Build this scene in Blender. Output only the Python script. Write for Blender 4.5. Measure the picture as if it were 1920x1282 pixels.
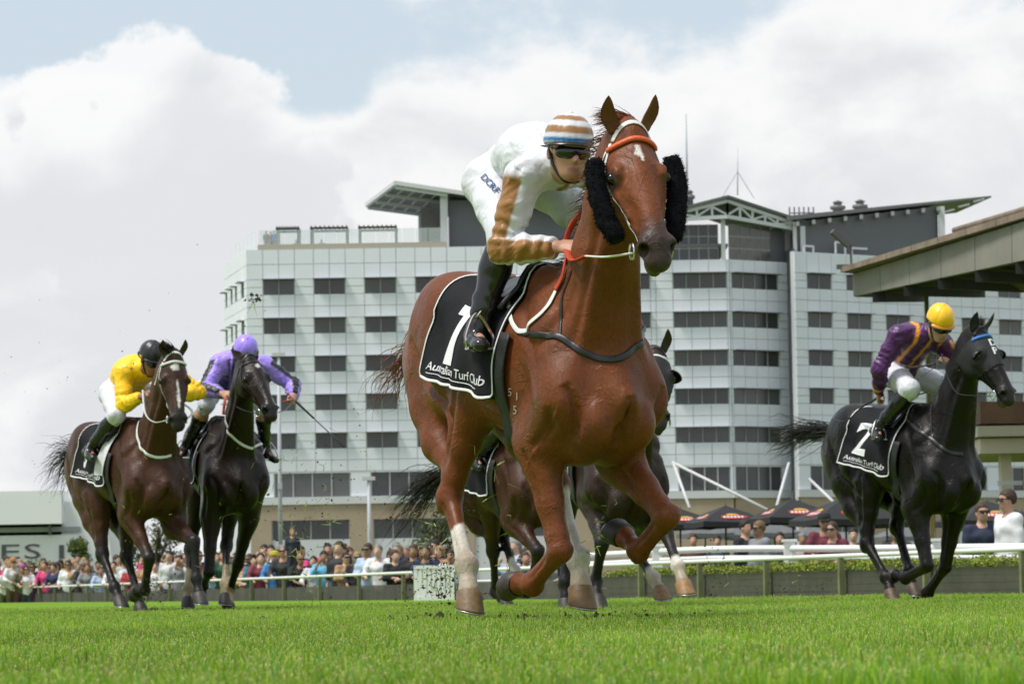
import bpy, bmesh, math, random
import numpy as np
from mathutils import Vector, Matrix
from mathutils.bvhtree import BVHTree

for o in list(bpy.data.objects):
    bpy.data.objects.remove(o)
SC = bpy.context.scene
COL = SC.collection
RNG = np.random.default_rng(7)
random.seed(7)
R_ = math.radians

# ------------------------------------------------------------------ camera
FPX = 6400.0                       # focal length in pixels of the 1920 wide frame
ROLL = R_(0.9)
PITCH = math.atan(465 * math.cos(ROLL) / FPX)
CAMPOS = np.array([0, 0, .14])
_cp, _sp = math.cos(PITCH), math.sin(PITCH)
_r0 = np.array([1., 0, 0]); _u0 = np.array([0, -_sp, _cp]); CFW = np.array([0, _cp, _sp])
CR = math.cos(ROLL) * _r0 - math.sin(ROLL) * _u0
CU = math.sin(ROLL) * _r0 + math.cos(ROLL) * _u0

def at(px, py, Y):
    """point at distance Y in front of the camera seen at photo pixel px,py"""
    d = CFW + CR * (px - 960) / FPX - CU * (py - 641) / FPX
    return CAMPOS + d * (Y / d[1])

def ray(px, py):
    d = CFW + CR * (px - 960) / FPX - CU * (py - 641) / FPX
    return d / np.linalg.norm(d)

def proj(P):
    d = np.asarray(P, float) - CAMPOS; z = d @ CFW
    return np.stack([960 + FPX * (d @ CR) / z, 641 - FPX * (d @ CU) / z], -1)

cam = bpy.data.cameras.new('camera'); camo = bpy.data.objects.new('camera', cam); COL.objects.link(camo)
cam.sensor_width = 36.0
cam.lens = FPX / 1920 * 36.0
cam.clip_end = 5000; cam.clip_start = .1
M = Matrix(((CR[0], CU[0], -CFW[0]), (CR[1], CU[1], -CFW[1]), (CR[2], CU[2], -CFW[2])))
camo.matrix_world = Matrix.Translation(Vector(CAMPOS)) @ M.to_4x4()
cam.dof.use_dof = True; cam.dof.focus_distance = 10.2; cam.dof.aperture_fstop = 19.0
SC.camera = camo
SC.render.resolution_x = 1024; SC.render.resolution_y = 683
SC.render.engine = 'CYCLES'

# ------------------------------------------------------------------ light
SUN_EL, SUN_AZ = R_(62), R_(-114)      # azimuth from +Y towards +X: to the left, a little behind the camera
sd = np.array([math.sin(SUN_AZ) * math.cos(SUN_EL), math.cos(SUN_AZ) * math.cos(SUN_EL), math.sin(SUN_EL)])
sun = bpy.data.lights.new('sun', 'SUN'); suno = bpy.data.objects.new('sun', sun); COL.objects.link(suno)
sun.energy = 4.2; sun.angle = R_(13); sun.color = (1, .96, .9)
suno.rotation_euler = Vector(sd).to_track_quat('Z', 'Y').to_euler()
SC.view_settings.view_transform = 'Standard'; SC.view_settings.look = 'None'
SC.view_settings.exposure = -0.2; SC.view_settings.gamma = 1

world = bpy.data.worlds.new('World'); SC.world = world; world.use_nodes = True
def build_world():
    nt = world.node_tree; nt.nodes.clear(); N = nt.nodes.new; L = nt.links.new
    out = N('ShaderNodeOutputWorld'); bg = N('ShaderNodeBackground'); L(bg.outputs[0], out.inputs[0])
    sky = N('ShaderNodeTexSky'); sky.sky_type = 'NISHITA'; sky.sun_disc = False
    sky.sun_elevation = SUN_EL; sky.sun_rotation = SUN_AZ; sky.air_density = 1.0; sky.dust_density = 1.5
    tc = N('ShaderNodeTexCoord')
    def math_(op, a, b=None, clamp=False):
        m = N('ShaderNodeMath'); m.operation = op; m.use_clamp = clamp
        for i, x in enumerate((a, b)):
            if x is None: continue
            if isinstance(x, (int, float)): m.inputs[i].default_value = x
            else: L(x, m.inputs[i])
        return m.outputs[0]
    # clouds: noise over the direction, piled into a cumulus bank on the left and a flat grey deck on the right
    def noise(scale, detail, rough, dist=0., loc=(0, 0, 0), st=(1, 1, 1.5)):
        mp = N('ShaderNodeMapping'); L(tc.outputs['Generated'], mp.inputs[0]); mp.inputs['Scale'].default_value = st; mp.inputs['Location'].default_value = loc
        n = N('ShaderNodeTexNoise'); n.inputs['Scale'].default_value = scale; n.inputs['Detail'].default_value = detail; n.inputs['Roughness'].default_value = rough; n.inputs['Distortion'].default_value = dist
        L(mp.outputs[0], n.inputs[0]); return n.outputs[0]
    def mrange(x, a, b, c=0., d=1.):
        m = N('ShaderNodeMapRange'); m.interpolation_type = 'SMOOTHSTEP'
        for i, v in enumerate((a, b, c, d)): m.inputs[i + 1].default_value = v
        L(x, m.inputs[0]); return m.outputs[0]
    def blob(px, py, r):
        d = ray(px, py); v = N('ShaderNodeVectorMath'); v.operation = 'DISTANCE'; L(tc.outputs['Generated'], v.inputs[0]); v.inputs[1].default_value = d
        return mrange(v.outputs['Value'], 0, r / FPX, 1, 0)
    sep = N('ShaderNodeSeparateXYZ'); L(tc.outputs['Generated'], sep.inputs[0])
    big = noise(6.0, 8, .55, .2, CLOUD_OFF); fine = noise(34.0, 9, .58, .0, (3, 1, 2)); mid = noise(14., 6, .5, .3, (5, 2, 7))
    f = math_('ADD', math_('MULTIPLY', big, .35), math_('MULTIPLY', fine, .30)); f = math_('ADD', f, math_('MULTIPLY', mid, .35))
    high = mrange(sep.outputs['Z'], .118, .168, .20, -.03); f = math_('ADD', f, high)
    for px, py, r, k in ((200, 270, 230, .20), (390, 210, 150, .17), (60, 350, 240, .15), (470, 360, 220, .14), (1100, 190, 330, .12), (1650, 120, 420, .12), (570, 170, 150, -.16), (330, 60, 150, -.06), (1400, 262, 130, -.10), (60, 60, 260, -.14), (330, 90, 260, -.12), (620, 120, 200, -.10), (1000, 40, 260, -.05), (760, 300, 200, -.03)):
        f = math_('ADD', f, math_('MULTIPLY', blob(px, py, r), k))
    cov = mrange(f, .44, .56)
    deep = mrange(math_('ADD', f, math_('MULTIPLY', math_('SUBTRACT', mid, .5), .55)), .56, .80)
    tone = N('ShaderNodeMixRGB'); L(deep, tone.inputs[0]); tone.inputs[1].default_value = (1.02, 1.02, 1.02, 1); tone.inputs[2].default_value = (.80, .82, .85, 1)
    light = N('ShaderNodeMixRGB'); L(math_('MULTIPLY', mrange(fine, .44, .70), .40), light.inputs[0]); L(tone.outputs[0], light.inputs[1]); light.inputs[2].default_value = (.90, .91, .93, 1)
    skys = N('ShaderNodeVectorMath'); skys.operation = 'SCALE'; skys.inputs['Scale'].default_value = .12; L(sky.outputs[0], skys.inputs[0])
    # thin high veil over the blue
    veil = N('ShaderNodeMixRGB'); veil.inputs[0].default_value = .72; veil.inputs[2].default_value = (.78, .89, .97, 1); L(skys.outputs[0], veil.inputs[1])
    mix0 = N('ShaderNodeMixRGB'); L(cov, mix0.inputs[0]); L(veil.outputs[0], mix0.inputs[1]); L(light.outputs[0], mix0.inputs[2])
    # heaped cumulus with billowing bright edges and a greyer body
    puff = noise(60., 8, .55, .0, (1, 4, 2), (1, 1, 1)); lump = noise(26., 4, .5, .2, (8, 3, 1), (1, 1, 1.2)); cu = None
    for px, py, r in ((285, 235, 230), (120, 310, 250), (430, 285, 200), (-40, 340, 290), (540, 370, 170), (300, 420, 320), (-330, 260, 260)):
        d = ray(px, py); v = N('ShaderNodeVectorMath'); v.operation = 'DISTANCE'; L(tc.outputs['Generated'], v.inputs[0]); v.inputs[1].default_value = d
        m = math_('SUBTRACT', 1.0, math_('DIVIDE', v.outputs['Value'], r / FPX)); cu = m if cu is None else math_('MAXIMUM', cu, m)
    cu = math_('ADD', cu, math_('ADD', math_('MULTIPLY', math_('SUBTRACT', lump, .5), 1.5), math_('MULTIPLY', math_('SUBTRACT', puff, .5), .9)))
    edge = mrange(cu, .21, .36); core = mrange(math_('ADD', sep.outputs['Z'], math_('MULTIPLY', math_('SUBTRACT', mid, .5), .16)), .148, .112)
    cc = N('ShaderNodeMixRGB'); L(core, cc.inputs[0]); cc.inputs[1].default_value = (1.04, 1.04, 1.04, 1); cc.inputs[2].default_value = (.82, .835, .865, 1)
    mix = N('ShaderNodeMixRGB'); L(math_('MULTIPLY', edge, .9), mix.inputs[0]); L(mix0.outputs[0], mix.inputs[1]); L(cc.outputs[0], mix.inputs[2])
    L(mix.outputs[0], bg.inputs[0]); bg.inputs[1].default_value = 1.08
CLOUD_OFF = (0.0, 0.0, 0.0)
build_world()

# ------------------------------------------------------------------ material helpers
MATS = {}
def rgb(h):
    """sRGB 0-255 triple -> linear"""
    return tuple((c / 255 / 12.92) if c / 255 <= .04045 else ((c / 255 + .055) / 1.055) ** 2.4 for c in h)

def mat(name, color=(.5, .5, .5), rough=.6, metal=0, spec=.5, noise=0, nscale=20, bump=0, bscale=60, attr=None, sheen=0, objcol=False, alpha=1, coat=0, trans=0, coords='Object', detail=4):
    if name in MATS: return MATS[name]
    m = bpy.data.materials.new(name); m.use_nodes = True; nt = m.node_tree; b = nt.nodes['Principled BSDF']
    N = nt.nodes.new; L = nt.links.new
    b.inputs['Roughness'].default_value = rough; b.inputs['Metallic'].default_value = metal
    b.inputs['Specular IOR Level'].default_value = spec
    if sheen: b.inputs['Sheen Weight'].default_value = sheen; b.inputs['Sheen Roughness'].default_value = .4
    if coat: b.inputs['Coat Weight'].default_value = coat; b.inputs['Coat Roughness'].default_value = .15
    if trans: b.inputs['Transmission Weight'].default_value = trans
    b.inputs['Alpha'].default_value = alpha
    src = None
    if attr:
        a = N('ShaderNodeAttribute'); a.attribute_name = attr; src = a.outputs['Color']
    elif objcol:
        a = N('ShaderNodeObjectInfo'); src = a.outputs['Color']
    tc = N('ShaderNodeTexCoord')
    if noise:
        nz = N('ShaderNodeTexNoise'); nz.inputs['Scale'].default_value = nscale; nz.inputs['Detail'].default_value = detail; nz.inputs['Roughness'].default_value = .6
        L(tc.outputs[coords], nz.inputs[0])
        mr = N('ShaderNodeMapRange'); mr.inputs[1].default_value = .25; mr.inputs[2].default_value = .75
        mr.inputs[3].default_value = 1 - noise; mr.inputs[4].default_value = 1 + noise
        L(nz.outputs[0], mr.inputs[0])
        mx = N('ShaderNodeVectorMath'); mx.operation = 'SCALE'
        if src: L(src, mx.inputs[0])
        else: mx.inputs[0].default_value = color[:3]
        L(mr.outputs[0], mx.inputs['Scale']); src = mx.outputs[0]
    if src: L(src, b.inputs['Base Color'])
    else: b.inputs['Base Color'].default_value = (*color[:3], 1)
    if bump:
        nb = N('ShaderNodeTexNoise'); nb.inputs['Scale'].default_value = bscale; nb.inputs['Detail'].default_value = 3; L(tc.outputs[coords], nb.inputs[0])
        bp = N('ShaderNodeBump'); bp.inputs['Strength'].default_value = bump; bp.inputs['Distance'].default_value = .01
        L(nb.outputs[0], bp.inputs['Height']); L(bp.outputs[0], b.inputs['Normal'])
    MATS[name] = m
    return m

# ------------------------------------------------------------------ object helpers
def tag(o, label=None, cat=None, group=None, kind=None):
    if label: o['label'] = label
    if cat: o['category'] = cat
    if group: o['group'] = group
    if kind: o['kind'] = kind
    return o

def empty(name, loc=(0, 0, 0), rotz=0, label=None, cat=None, group=None):
    o = bpy.data.objects.new(name, None); COL.objects.link(o); o.location = loc; o.rotation_euler = (0, 0, rotz); o.empty_display_size = .2
    return tag(o, label, cat, group)

def mesh_obj(name, verts, faces, m=None, parent=None, smooth=False, attrs=None, mats=None, fmat=None):
    me = bpy.data.meshes.new(name)
    if isinstance(faces, np.ndarray):
        nv = len(verts); nf = len(faces); k = faces.shape[1]
        me.vertices.add(nv); me.vertices.foreach_set('co', np.asarray(verts, np.float32).ravel())
        me.loops.add(nf * k); me.loops.foreach_set('vertex_index', faces.astype(np.int32).ravel())
        me.polygons.add(nf); me.polygons.foreach_set('loop_start', np.arange(0, nf * k, k, dtype=np.int32))
        try: me.polygons.foreach_set('loop_total', np.full(nf, k, dtype=np.int32))
        except Exception: pass
        me.update(calc_edges=True)
    else:
        me.from_pydata([tuple(v) for v in verts], [], [tuple(f) for f in faces]); me.update()
    if smooth: me.polygons.foreach_set('use_smooth', np.ones(len(me.polygons), bool))
    for an, av in (attrs or {}).items():
        av = np.asarray(av, np.float32)
        if av.ndim == 2:
            if av.shape[1] == 3: av = np.concatenate([av, np.ones((len(av), 1), np.float32)], 1)
            a = me.attributes.new(an, 'FLOAT_COLOR', 'POINT'); a.data.foreach_set('color', av.ravel())
        else:
            a = me.attributes.new(an, 'FLOAT', 'POINT'); a.data.foreach_set('value', av)
    for mm in (mats or ([m] if m else [])): me.materials.append(mm)
    if fmat is not None: me.polygons.foreach_set('material_index', np.asarray(fmat, np.int32))
    o = bpy.data.objects.new(name, me); COL.objects.link(o)
    if parent: o.parent = parent
    return o

class MB:
    """collects boxes, tubes and sheets into ONE mesh"""
    def __init__(s): s.v = []; s.f = []
    def add(s, v, f):
        n = len(s.v); s.v += [tuple(map(float, p)) for p in v]; s.f += [tuple(i + n for i in q) for q in f]; return s
    def box(s, lo, hi, M=None):
        x0, y0, z0 = lo; x1, y1, z1 = hi
        v = [(x0, y0, z0), (x1, y0, z0), (x1, y1, z0), (x0, y1, z0), (x0, y0, z1), (x1, y0, z1), (x1, y1, z1), (x0, y1, z1)]
        if M is not None: v = [M(p) for p in v]
        return s.add(v, [(3, 2, 1, 0), (4, 5, 6, 7), (0, 1, 5, 4), (1, 2, 6, 5), (2, 3, 7, 6), (3, 0, 4, 7)])
    def hexa(s, v):
        return s.add(v, [(3, 2, 1, 0), (4, 5, 6, 7), (0, 1, 5, 4), (1, 2, 6, 5), (2, 3, 7, 6), (3, 0, 4, 7)])
    def bar(s, a, b, w, h, up=(0, 0, 1)):
        a = np.array(a, float); b = np.array(b, float); d = b - a; d /= np.linalg.norm(d)
        up = np.array(up, float); x = np.cross(d, up)
        if np.linalg.norm(x) < 1e-6: x = np.cross(d, (1, 0, 0))
        x /= np.linalg.norm(x); y = np.cross(x, d)
        q = [a - x * w / 2 - y * h / 2, a + x * w / 2 - y * h / 2, a + x * w / 2 + y * h / 2, a - x * w / 2 + y * h / 2]
        return s.hexa(q + [p + (b - a) for p in q])
    def tube(s, pts, r, n=8, cap=True, closed=False, flat=1.0, up=None):
        v, f = tube_geo(pts, r, n, cap, closed, flat, up); return s.add(v, f)
    def lathe(s, prof, c, n=16):
        v = []; f = []
        for r, z in prof:
            for i in range(n):
                a = 2 * math.pi * i / n; v.append((c[0] + r * math.cos(a), c[1] + r * math.sin(a), c[2] + z))
        for j in range(len(prof) - 1):
            for i in range(n):
                k = (i + 1) % n; f.append((j * n + i, j * n + k, (j + 1) * n + k, (j + 1) * n + i))
        f.append(tuple(range(n - 1, -1, -1))); f.append(tuple((len(prof) - 1) * n + i for i in range(n)))
        return s.add(v, f)
    def build(s, name, m, parent=None, smooth=False):
        return mesh_obj(name, s.v, s.f, m, parent, smooth)

def tube_geo(pts, r, n=8, cap=True, closed=False, flat=1.0, up=None):
    P = np.array(pts, float); k = len(P); rr = np.full(k, r, float) if np.isscalar(r) else np.array(r, float)
    T = np.empty_like(P)
    if closed: T = np.roll(P, -1, 0) - np.roll(P, 1, 0)
    else:
        T[1:-1] = P[2:] - P[:-2]; T[0] = P[1] - P[0]; T[-1] = P[-1] - P[-2]
    T /= np.linalg.norm(T, axis=1)[:, None] + 1e-12
    if up is None:
        a = np.array([0, 0, 1.]) if abs(T[0][2]) < .9 else np.array([1., 0, 0])
    x = None; v = []
    for i in range(k):
        if up is not None:
            u = np.array(up[i] if np.ndim(up) == 2 else up, float); xx = np.cross(T[i], u)
        else:
            xx = np.cross(T[i], a) if x is None else x - T[i] * (x @ T[i])
        x = xx / (np.linalg.norm(xx) + 1e-12); y = np.cross(T[i], x)
        for j in range(n):
            t = 2 * math.pi * j / n
            v.append(P[i] + rr[i] * (math.cos(t) * x + flat * math.sin(t) * y))
    f = []
    for i in range(k if closed else k - 1):
        i2 = (i + 1) % k
        for j in range(n):
            j2 = (j + 1) % n; f.append((i * n + j, i * n + j2, i2 * n + j2, i2 * n + j))
    if cap and not closed:
        f.append(tuple(range(n - 1, -1, -1))); f.append(tuple((k - 1) * n + j for j in range(n)))
    return v, f

def spline(pts, n):
    """Catmull-Rom through pts, n samples"""
    P = np.array(pts, float); P = np.vstack([2 * P[0] - P[1], P, 2 * P[-1] - P[-2]])
    m = len(P) - 3; t = np.linspace(0, m - 1e-9, n); i = t.astype(int); u = (t - i)[:, None]
    a, b, c, d = P[i], P[i + 1], P[i + 2], P[i + 3]
    return .5 * (2 * b + (c - a) * u + (2 * a - 5 * b + 4 * c - d) * u ** 2 + (3 * b - a - 3 * c + d) * u ** 3)

TEXT_CACHE = {}
def text_geo(s, size=1.0, font_bold=0.0, space=1.0):
    key = (s, size, font_bold, space)
    if key not in TEXT_CACHE: TEXT_CACHE[key] = text_geo_(*key)
    return TEXT_CACHE[key][0].copy(), TEXT_CACHE[key][1]
def text_geo_(s, size=1.0, font_bold=0.0, space=1.0):
    """flat filled text as verts, faces (x right, y up)"""
    cu = bpy.data.curves.new('lettering', 'FONT'); cu.body = s; cu.size = size; cu.offset = font_bold; cu.space_character = space; cu.resolution_u = 3
    o = bpy.data.objects.new('lettering', cu); COL.objects.link(o)
    dg = bpy.context.evaluated_depsgraph_get(); me = o.evaluated_get(dg).to_mesh()
    bm = bmesh.new(); bm.from_mesh(me); bmesh.ops.triangulate(bm, faces=bm.faces)
    v = np.array([x.co[:] for x in bm.verts]); f = [tuple(q.index for q in p.verts) for p in bm.faces]; bm.free()
    o.evaluated_get(dg).to_mesh_clear(); bpy.data.objects.remove(o); bpy.data.curves.remove(cu)
    return v, f

for _k in range(1, 21):
    _t = 'Australian Turf Club'
    if _t[_k - 1] != ' ': text_geo(_t[:_k], .070, .0002, .92); text_geo(_t[_k - 1], .070, .0002, .92)
for _a in [(c, .085, .002) for c in 'DP'] + [(c, .50, .012, 1.0) for c in '52463'] + [(c, 17, .3) for c in 'DCRF'] + [(c, 1.0) for c in 'ESI']: text_geo(*_a)
# ------------------------------------------------------------------ implicit surfaces: bodies as ONE continuous mesh
def smin(a, b, k):
    h = np.maximum(k - np.abs(a - b), 0) / k
    return np.minimum(a, b) - h * h * k * .25
def smax(a, b, k): return -smin(-a, -b, k)

class Tube:
    """chain of elliptical sections: nodes (pos), ra = radius along lateral axis lat, rb = other radius"""
    def __init__(s, nodes, ra, rb=None, lat=(0, 1, 0), k=.0):
        s.P = np.array(nodes, float); s.a = np.array(ra, float); s.b = np.array(rb if rb is not None else ra, float)
        s.l = np.array(lat, float); s.l /= np.linalg.norm(s.l); s.k = k
        s.c = s.P.mean(0); s.R = np.max(np.linalg.norm(s.P - s.c, axis=1) + np.maximum(s.a, s.b))
    def __call__(s, X):
        best = None
        for i in range(len(s.P) - 1):
            p, q = s.P[i], s.P[i + 1]; d = q - p; L2 = d @ d
            w = X - p; t = np.clip(w @ d / L2, 0, 1)
            a = s.a[i] + t * (s.a[i + 1] - s.a[i]); b = s.b[i] + t * (s.b[i + 1] - s.b[i])
            e = w - t[:, None] * d
            el = e @ s.l; e2 = np.maximum((e * e).sum(1) - el * el, 0)
            k0 = np.sqrt((el / a) ** 2 + e2 / b ** 2); k1 = np.sqrt((el / a ** 2) ** 2 + e2 / b ** 4)
            r = np.where(k0 < 1e-4, -np.minimum(a, b), k0 * (k0 - 1) / np.maximum(k1, 1e-6))
            best = r if best is None else (smin(best, r, s.k) if s.k else np.minimum(best, r))
        return best

class Ell:
    def __init__(s, c, r, X=None):
        s.c = np.array(c, float); s.r = np.array(r, float) if not np.isscalar(r) else np.full(3, r, float); s.A = None if X is None else np.array(X, float); s.R = s.r.max()
    def __call__(s, X):
        q = X - s.c
        if s.A is not None: q = q @ s.A
        k0 = np.sqrt(((q / s.r) ** 2).sum(1)); k1 = np.sqrt(((q / s.r ** 2) ** 2).sum(1))
        return np.where(k0 < 1e-4, -s.r.min(), k0 * (k0 - 1) / np.maximum(k1, 1e-6))

class Fn:
    def __init__(s, f, c, R): s.f = f; s.c = np.array(c, float); s.R = R
    def __call__(s, X): return s.f(X)

class Group:
    """ordered list of (op, prim, k): op 'u' smooth union, 's' smooth subtract"""
    def __init__(s, items): s.items = items; s.bound()
    def bound(s):
        lo = np.min([p.c - p.R for o, p, k in s.items if o == 'u'], 0); hi = np.max([p.c + p.R for o, p, k in s.items if o == 'u'], 0)
        s.lo, s.hi = lo, hi; s.c = (lo + hi) / 2; s.R = np.linalg.norm(hi - lo) / 2
    def ev(s, X, c=None, hd=None):
        D = np.full(len(X), 9., np.float64)
        for op, p, k in s.items:
            if c is not None and np.linalg.norm(p.c - c) > p.R + hd + k + .01: continue
            d = p.ev(X, c, hd) if isinstance(p, Group) else p(X)
            D = smin(D, d, k) if op == 'u' else smax(D, -d, k)
        return D

def polygonise(ev, lo, hi, h, B=None):
    """sparse sampling on blocks, then surface nets; returns verts, quads"""
    B = B or 14; lo = np.array(lo) - 2 * h; n = np.ceil((np.array(hi) + 2 * h - lo) / h / B).astype(int)
    D = np.full(n * B + 1, 1.0, np.float32)
    hd = B * h * .5 * math.sqrt(3)
    g = np.stack(np.meshgrid(*[np.arange(B + 1)] * 3, indexing='ij'), -1).reshape(-1, 3) * h
    bc = np.stack(np.meshgrid(*[np.arange(k) for k in n], indexing='ij'), -1).reshape(-1, 3)
    C = lo + (bc + .5) * B * h
    D0 = ev(C)
    for b, c, d0 in zip(bc, C, D0):
        sl = tuple(slice(i * B, i * B + B + 1) for i in b)
        if abs(d0) > hd * 1.25 + .01: 
            if d0 < 0: D[sl] = np.minimum(D[sl], -1)
            continue
        D[sl] = ev(lo + b * B * h + g, c, hd).reshape((B + 1,) * 3)
    S = D < 0
    A = S[:-1, :-1, :-1]; mixed = np.zeros(A.shape, bool); nx, ny, nz = A.shape
    for dx in (0, 1):
        for dy in (0, 1):
            for dz in (0, 1): mixed |= S[dx:nx + dx, dy:ny + dy, dz:nz + dz] != A
    idx = np.argwhere(mixed); vid = np.full(A.shape, -1, np.int64); vid[mixed] = np.arange(len(idx))
    acc = np.zeros((len(idx), 3)); cnt = np.zeros(len(idx))
    cor = [(a, b, c) for a in (0, 1) for b in (0, 1) for c in (0, 1)]
    val = {c: D[idx[:, 0] + c[0], idx[:, 1] + c[1], idx[:, 2] + c[2]] for c in cor}
    for ax in range(3):
        for c in cor:
            if c[ax]: continue
            c2 = list(c); c2[ax] = 1; c2 = tuple(c2)
            d0, d1 = val[c], val[c2]; m = (d0 < 0) != (d1 < 0)
            t = np.where(m, d0 / np.where(m, d0 - d1, 1), 0)
            p = np.array(c, float)[None].repeat(len(idx), 0); p[:, ax] = t
            acc[m] += p[m]; cnt[m] += 1
    V = lo + (idx + acc / cnt[:, None]) * h
    F = []
    for ax in range(3):
        u, w = (ax + 1) % 3, (ax + 2) % 3
        sl0 = [slice(1, -1)] * 3; sl1 = [slice(1, -1)] * 3
        sl0[ax] = slice(0, -1); sl1[ax] = slice(1, None)
        a, b = S[tuple(sl0)], S[tuple(sl1)]
        e = np.argwhere(a != b); flip = a[tuple(e.T)]
        e = e + 1; e[:, ax] -= 1
        def vi(du, dw):
            q = e.copy(); q[:, u] += du; q[:, w] += dw; return vid[tuple(q.T)]
        q = np.stack([vi(-1, -1), vi(0, -1), vi(0, 0), vi(-1, 0)], 1)
        q[~flip] = q[~flip][:, ::-1]
        F.append(q)
    F = np.concatenate(F); F = F[(F >= 0).all(1)]
    return V, F

def relax(V, F, it=1, w=.5):
    n = len(V); E = np.concatenate([F[:, [0, 1]], F[:, [1, 2]], F[:, [2, 3]], F[:, [3, 0]]])
    E = np.concatenate([E, E[:, ::-1]]); deg = np.bincount(E[:, 0], minlength=n)[:, None]
    for _ in range(it):
        S = np.stack([np.bincount(E[:, 0], V[E[:, 1], k], n) for k in range(3)], 1)
        V = V * (1 - w) + w * S / np.maximum(deg, 1)
    return V

def vnoise(P, s, seed=0):
    """smooth value noise -1..1"""
    r = np.random.default_rng(seed); T = r.uniform(-1, 1, (32, 32, 32))
    Q = P * s + seed * 3.7; i = np.floor(Q).astype(int); f = Q - i; f = f * f * (3 - 2 * f); o = 0
    for a in (0, 1):
        for b in (0, 1):
            for c in (0, 1):
                w = (f[:, 0] if a else 1 - f[:, 0]) * (f[:, 1] if b else 1 - f[:, 1]) * (f[:, 2] if c else 1 - f[:, 2])
                o = o + w * T[(i[:, 0] + a) % 32, (i[:, 1] + b) % 32, (i[:, 2] + c) % 32]
    return o
def sstep(a, b, x): 
    t = np.clip((x - a) / (b - a), 0, 1); return t * t * (3 - 2 * t)
# ------------------------------------------------------------------ horses
def rotz(a): c, s = math.cos(a), math.sin(a); return np.array([[c, -s, 0], [s, c, 0], [0, 0, 1]])
def roty(a): c, s = math.cos(a), math.sin(a); return np.array([[c, 0, s], [0, 1, 0], [-s, 0, c]])
def rotx(a): c, s = math.cos(a), math.sin(a); return np.array([[1, 0, 0], [0, c, -s], [0, s, c]])
LEGF = (('elb', .29), ('knee', .43), ('ffet', .29), ('fcor', .12), ('ftoe', .10))
LEGH = (('stif', .38), ('hock', .45), ('hfet', .38), ('hcor', .12), ('htoe', .10))
def legdir(th, tau): return np.array([math.sin(th), math.cos(th) * math.sin(tau), -math.cos(th) * math.cos(tau)])

class Pose: pass
def horse_pose(p):
    J = {}; o = Pose(); T = roty(p['pitch']); piv = np.array([0, 0, 1.2]); dz = np.array([0, 0, p['dz']])
    o.T = T; o.off = piv + dz - T @ piv
    tr = lambda v: T @ (np.array(v, float) - piv) + piv + dz
    o.tr = tr; o.J = J
    J['neckbase'] = tr((.52, 0, 1.30))
    for s, n in ((-1, 'R'), (1, 'L')):
        a = p['f' + n]; q = tr((.66, s * .165, 1.06)); J['sh' + n] = q
        for k, (nm, L) in enumerate(LEGF): q = q + L * legdir(a[k], s * a[5]); J[nm + n] = q
        a = p['h' + n]; q = tr((-.48, s * .14, 1.24)); J['hj' + n] = q
        for k, (nm, L) in enumerate(LEGH): q = q + L * legdir(a[k], s * a[5]); J[nm + n] = q
    ny, npi = p['neck']; nd = np.array([math.cos(npi) * math.cos(ny), math.cos(npi) * math.sin(ny), math.sin(npi)])
    J['poll'] = J['neckbase'] + .92 * nd
    hy, hp, hr = p['head']; o.H = rotz(hy) @ roty(hp) @ rotx(hr)
    o.h = lambda v: J['poll'] + o.H @ np.array(v, float)
    return o

TX = [-.82, -.74, -.62, -.44, -.22, 0, .25, .45, .62, .76, .86]
TZ = [1.20, 1.205, 1.245, 1.300, 1.310, 1.250, 1.200, 1.215, 1.17, 1.10, 1.07]
TW = [.05, .13, .205, .245, .245, .275, .265, .225, .195, .15, .055]
TH = [.09, .185, .28, .285, .216, .267, .350, .385, .31, .21, .08]
HS = [-.06, .0, .06, .12, .18, .24, .31, .38, .45, .51, .56, .605]
HT = [.02, .055, .070, .074, .068, .058, .046, .036, .028, .022, .012, -.02]
HB = [-.10, -.145, -.185, -.205, -.205, -.185, -.15, -.125, -.11, -.105, -.100, -.075]
HU = [.055, .075, .096, .110, .112, .100, .082, .068, .059, .056, .054, .034]
HL = [.05, .060, .070, .075, .071, .062, .053, .047, .044, .044, .042, .027]

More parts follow.
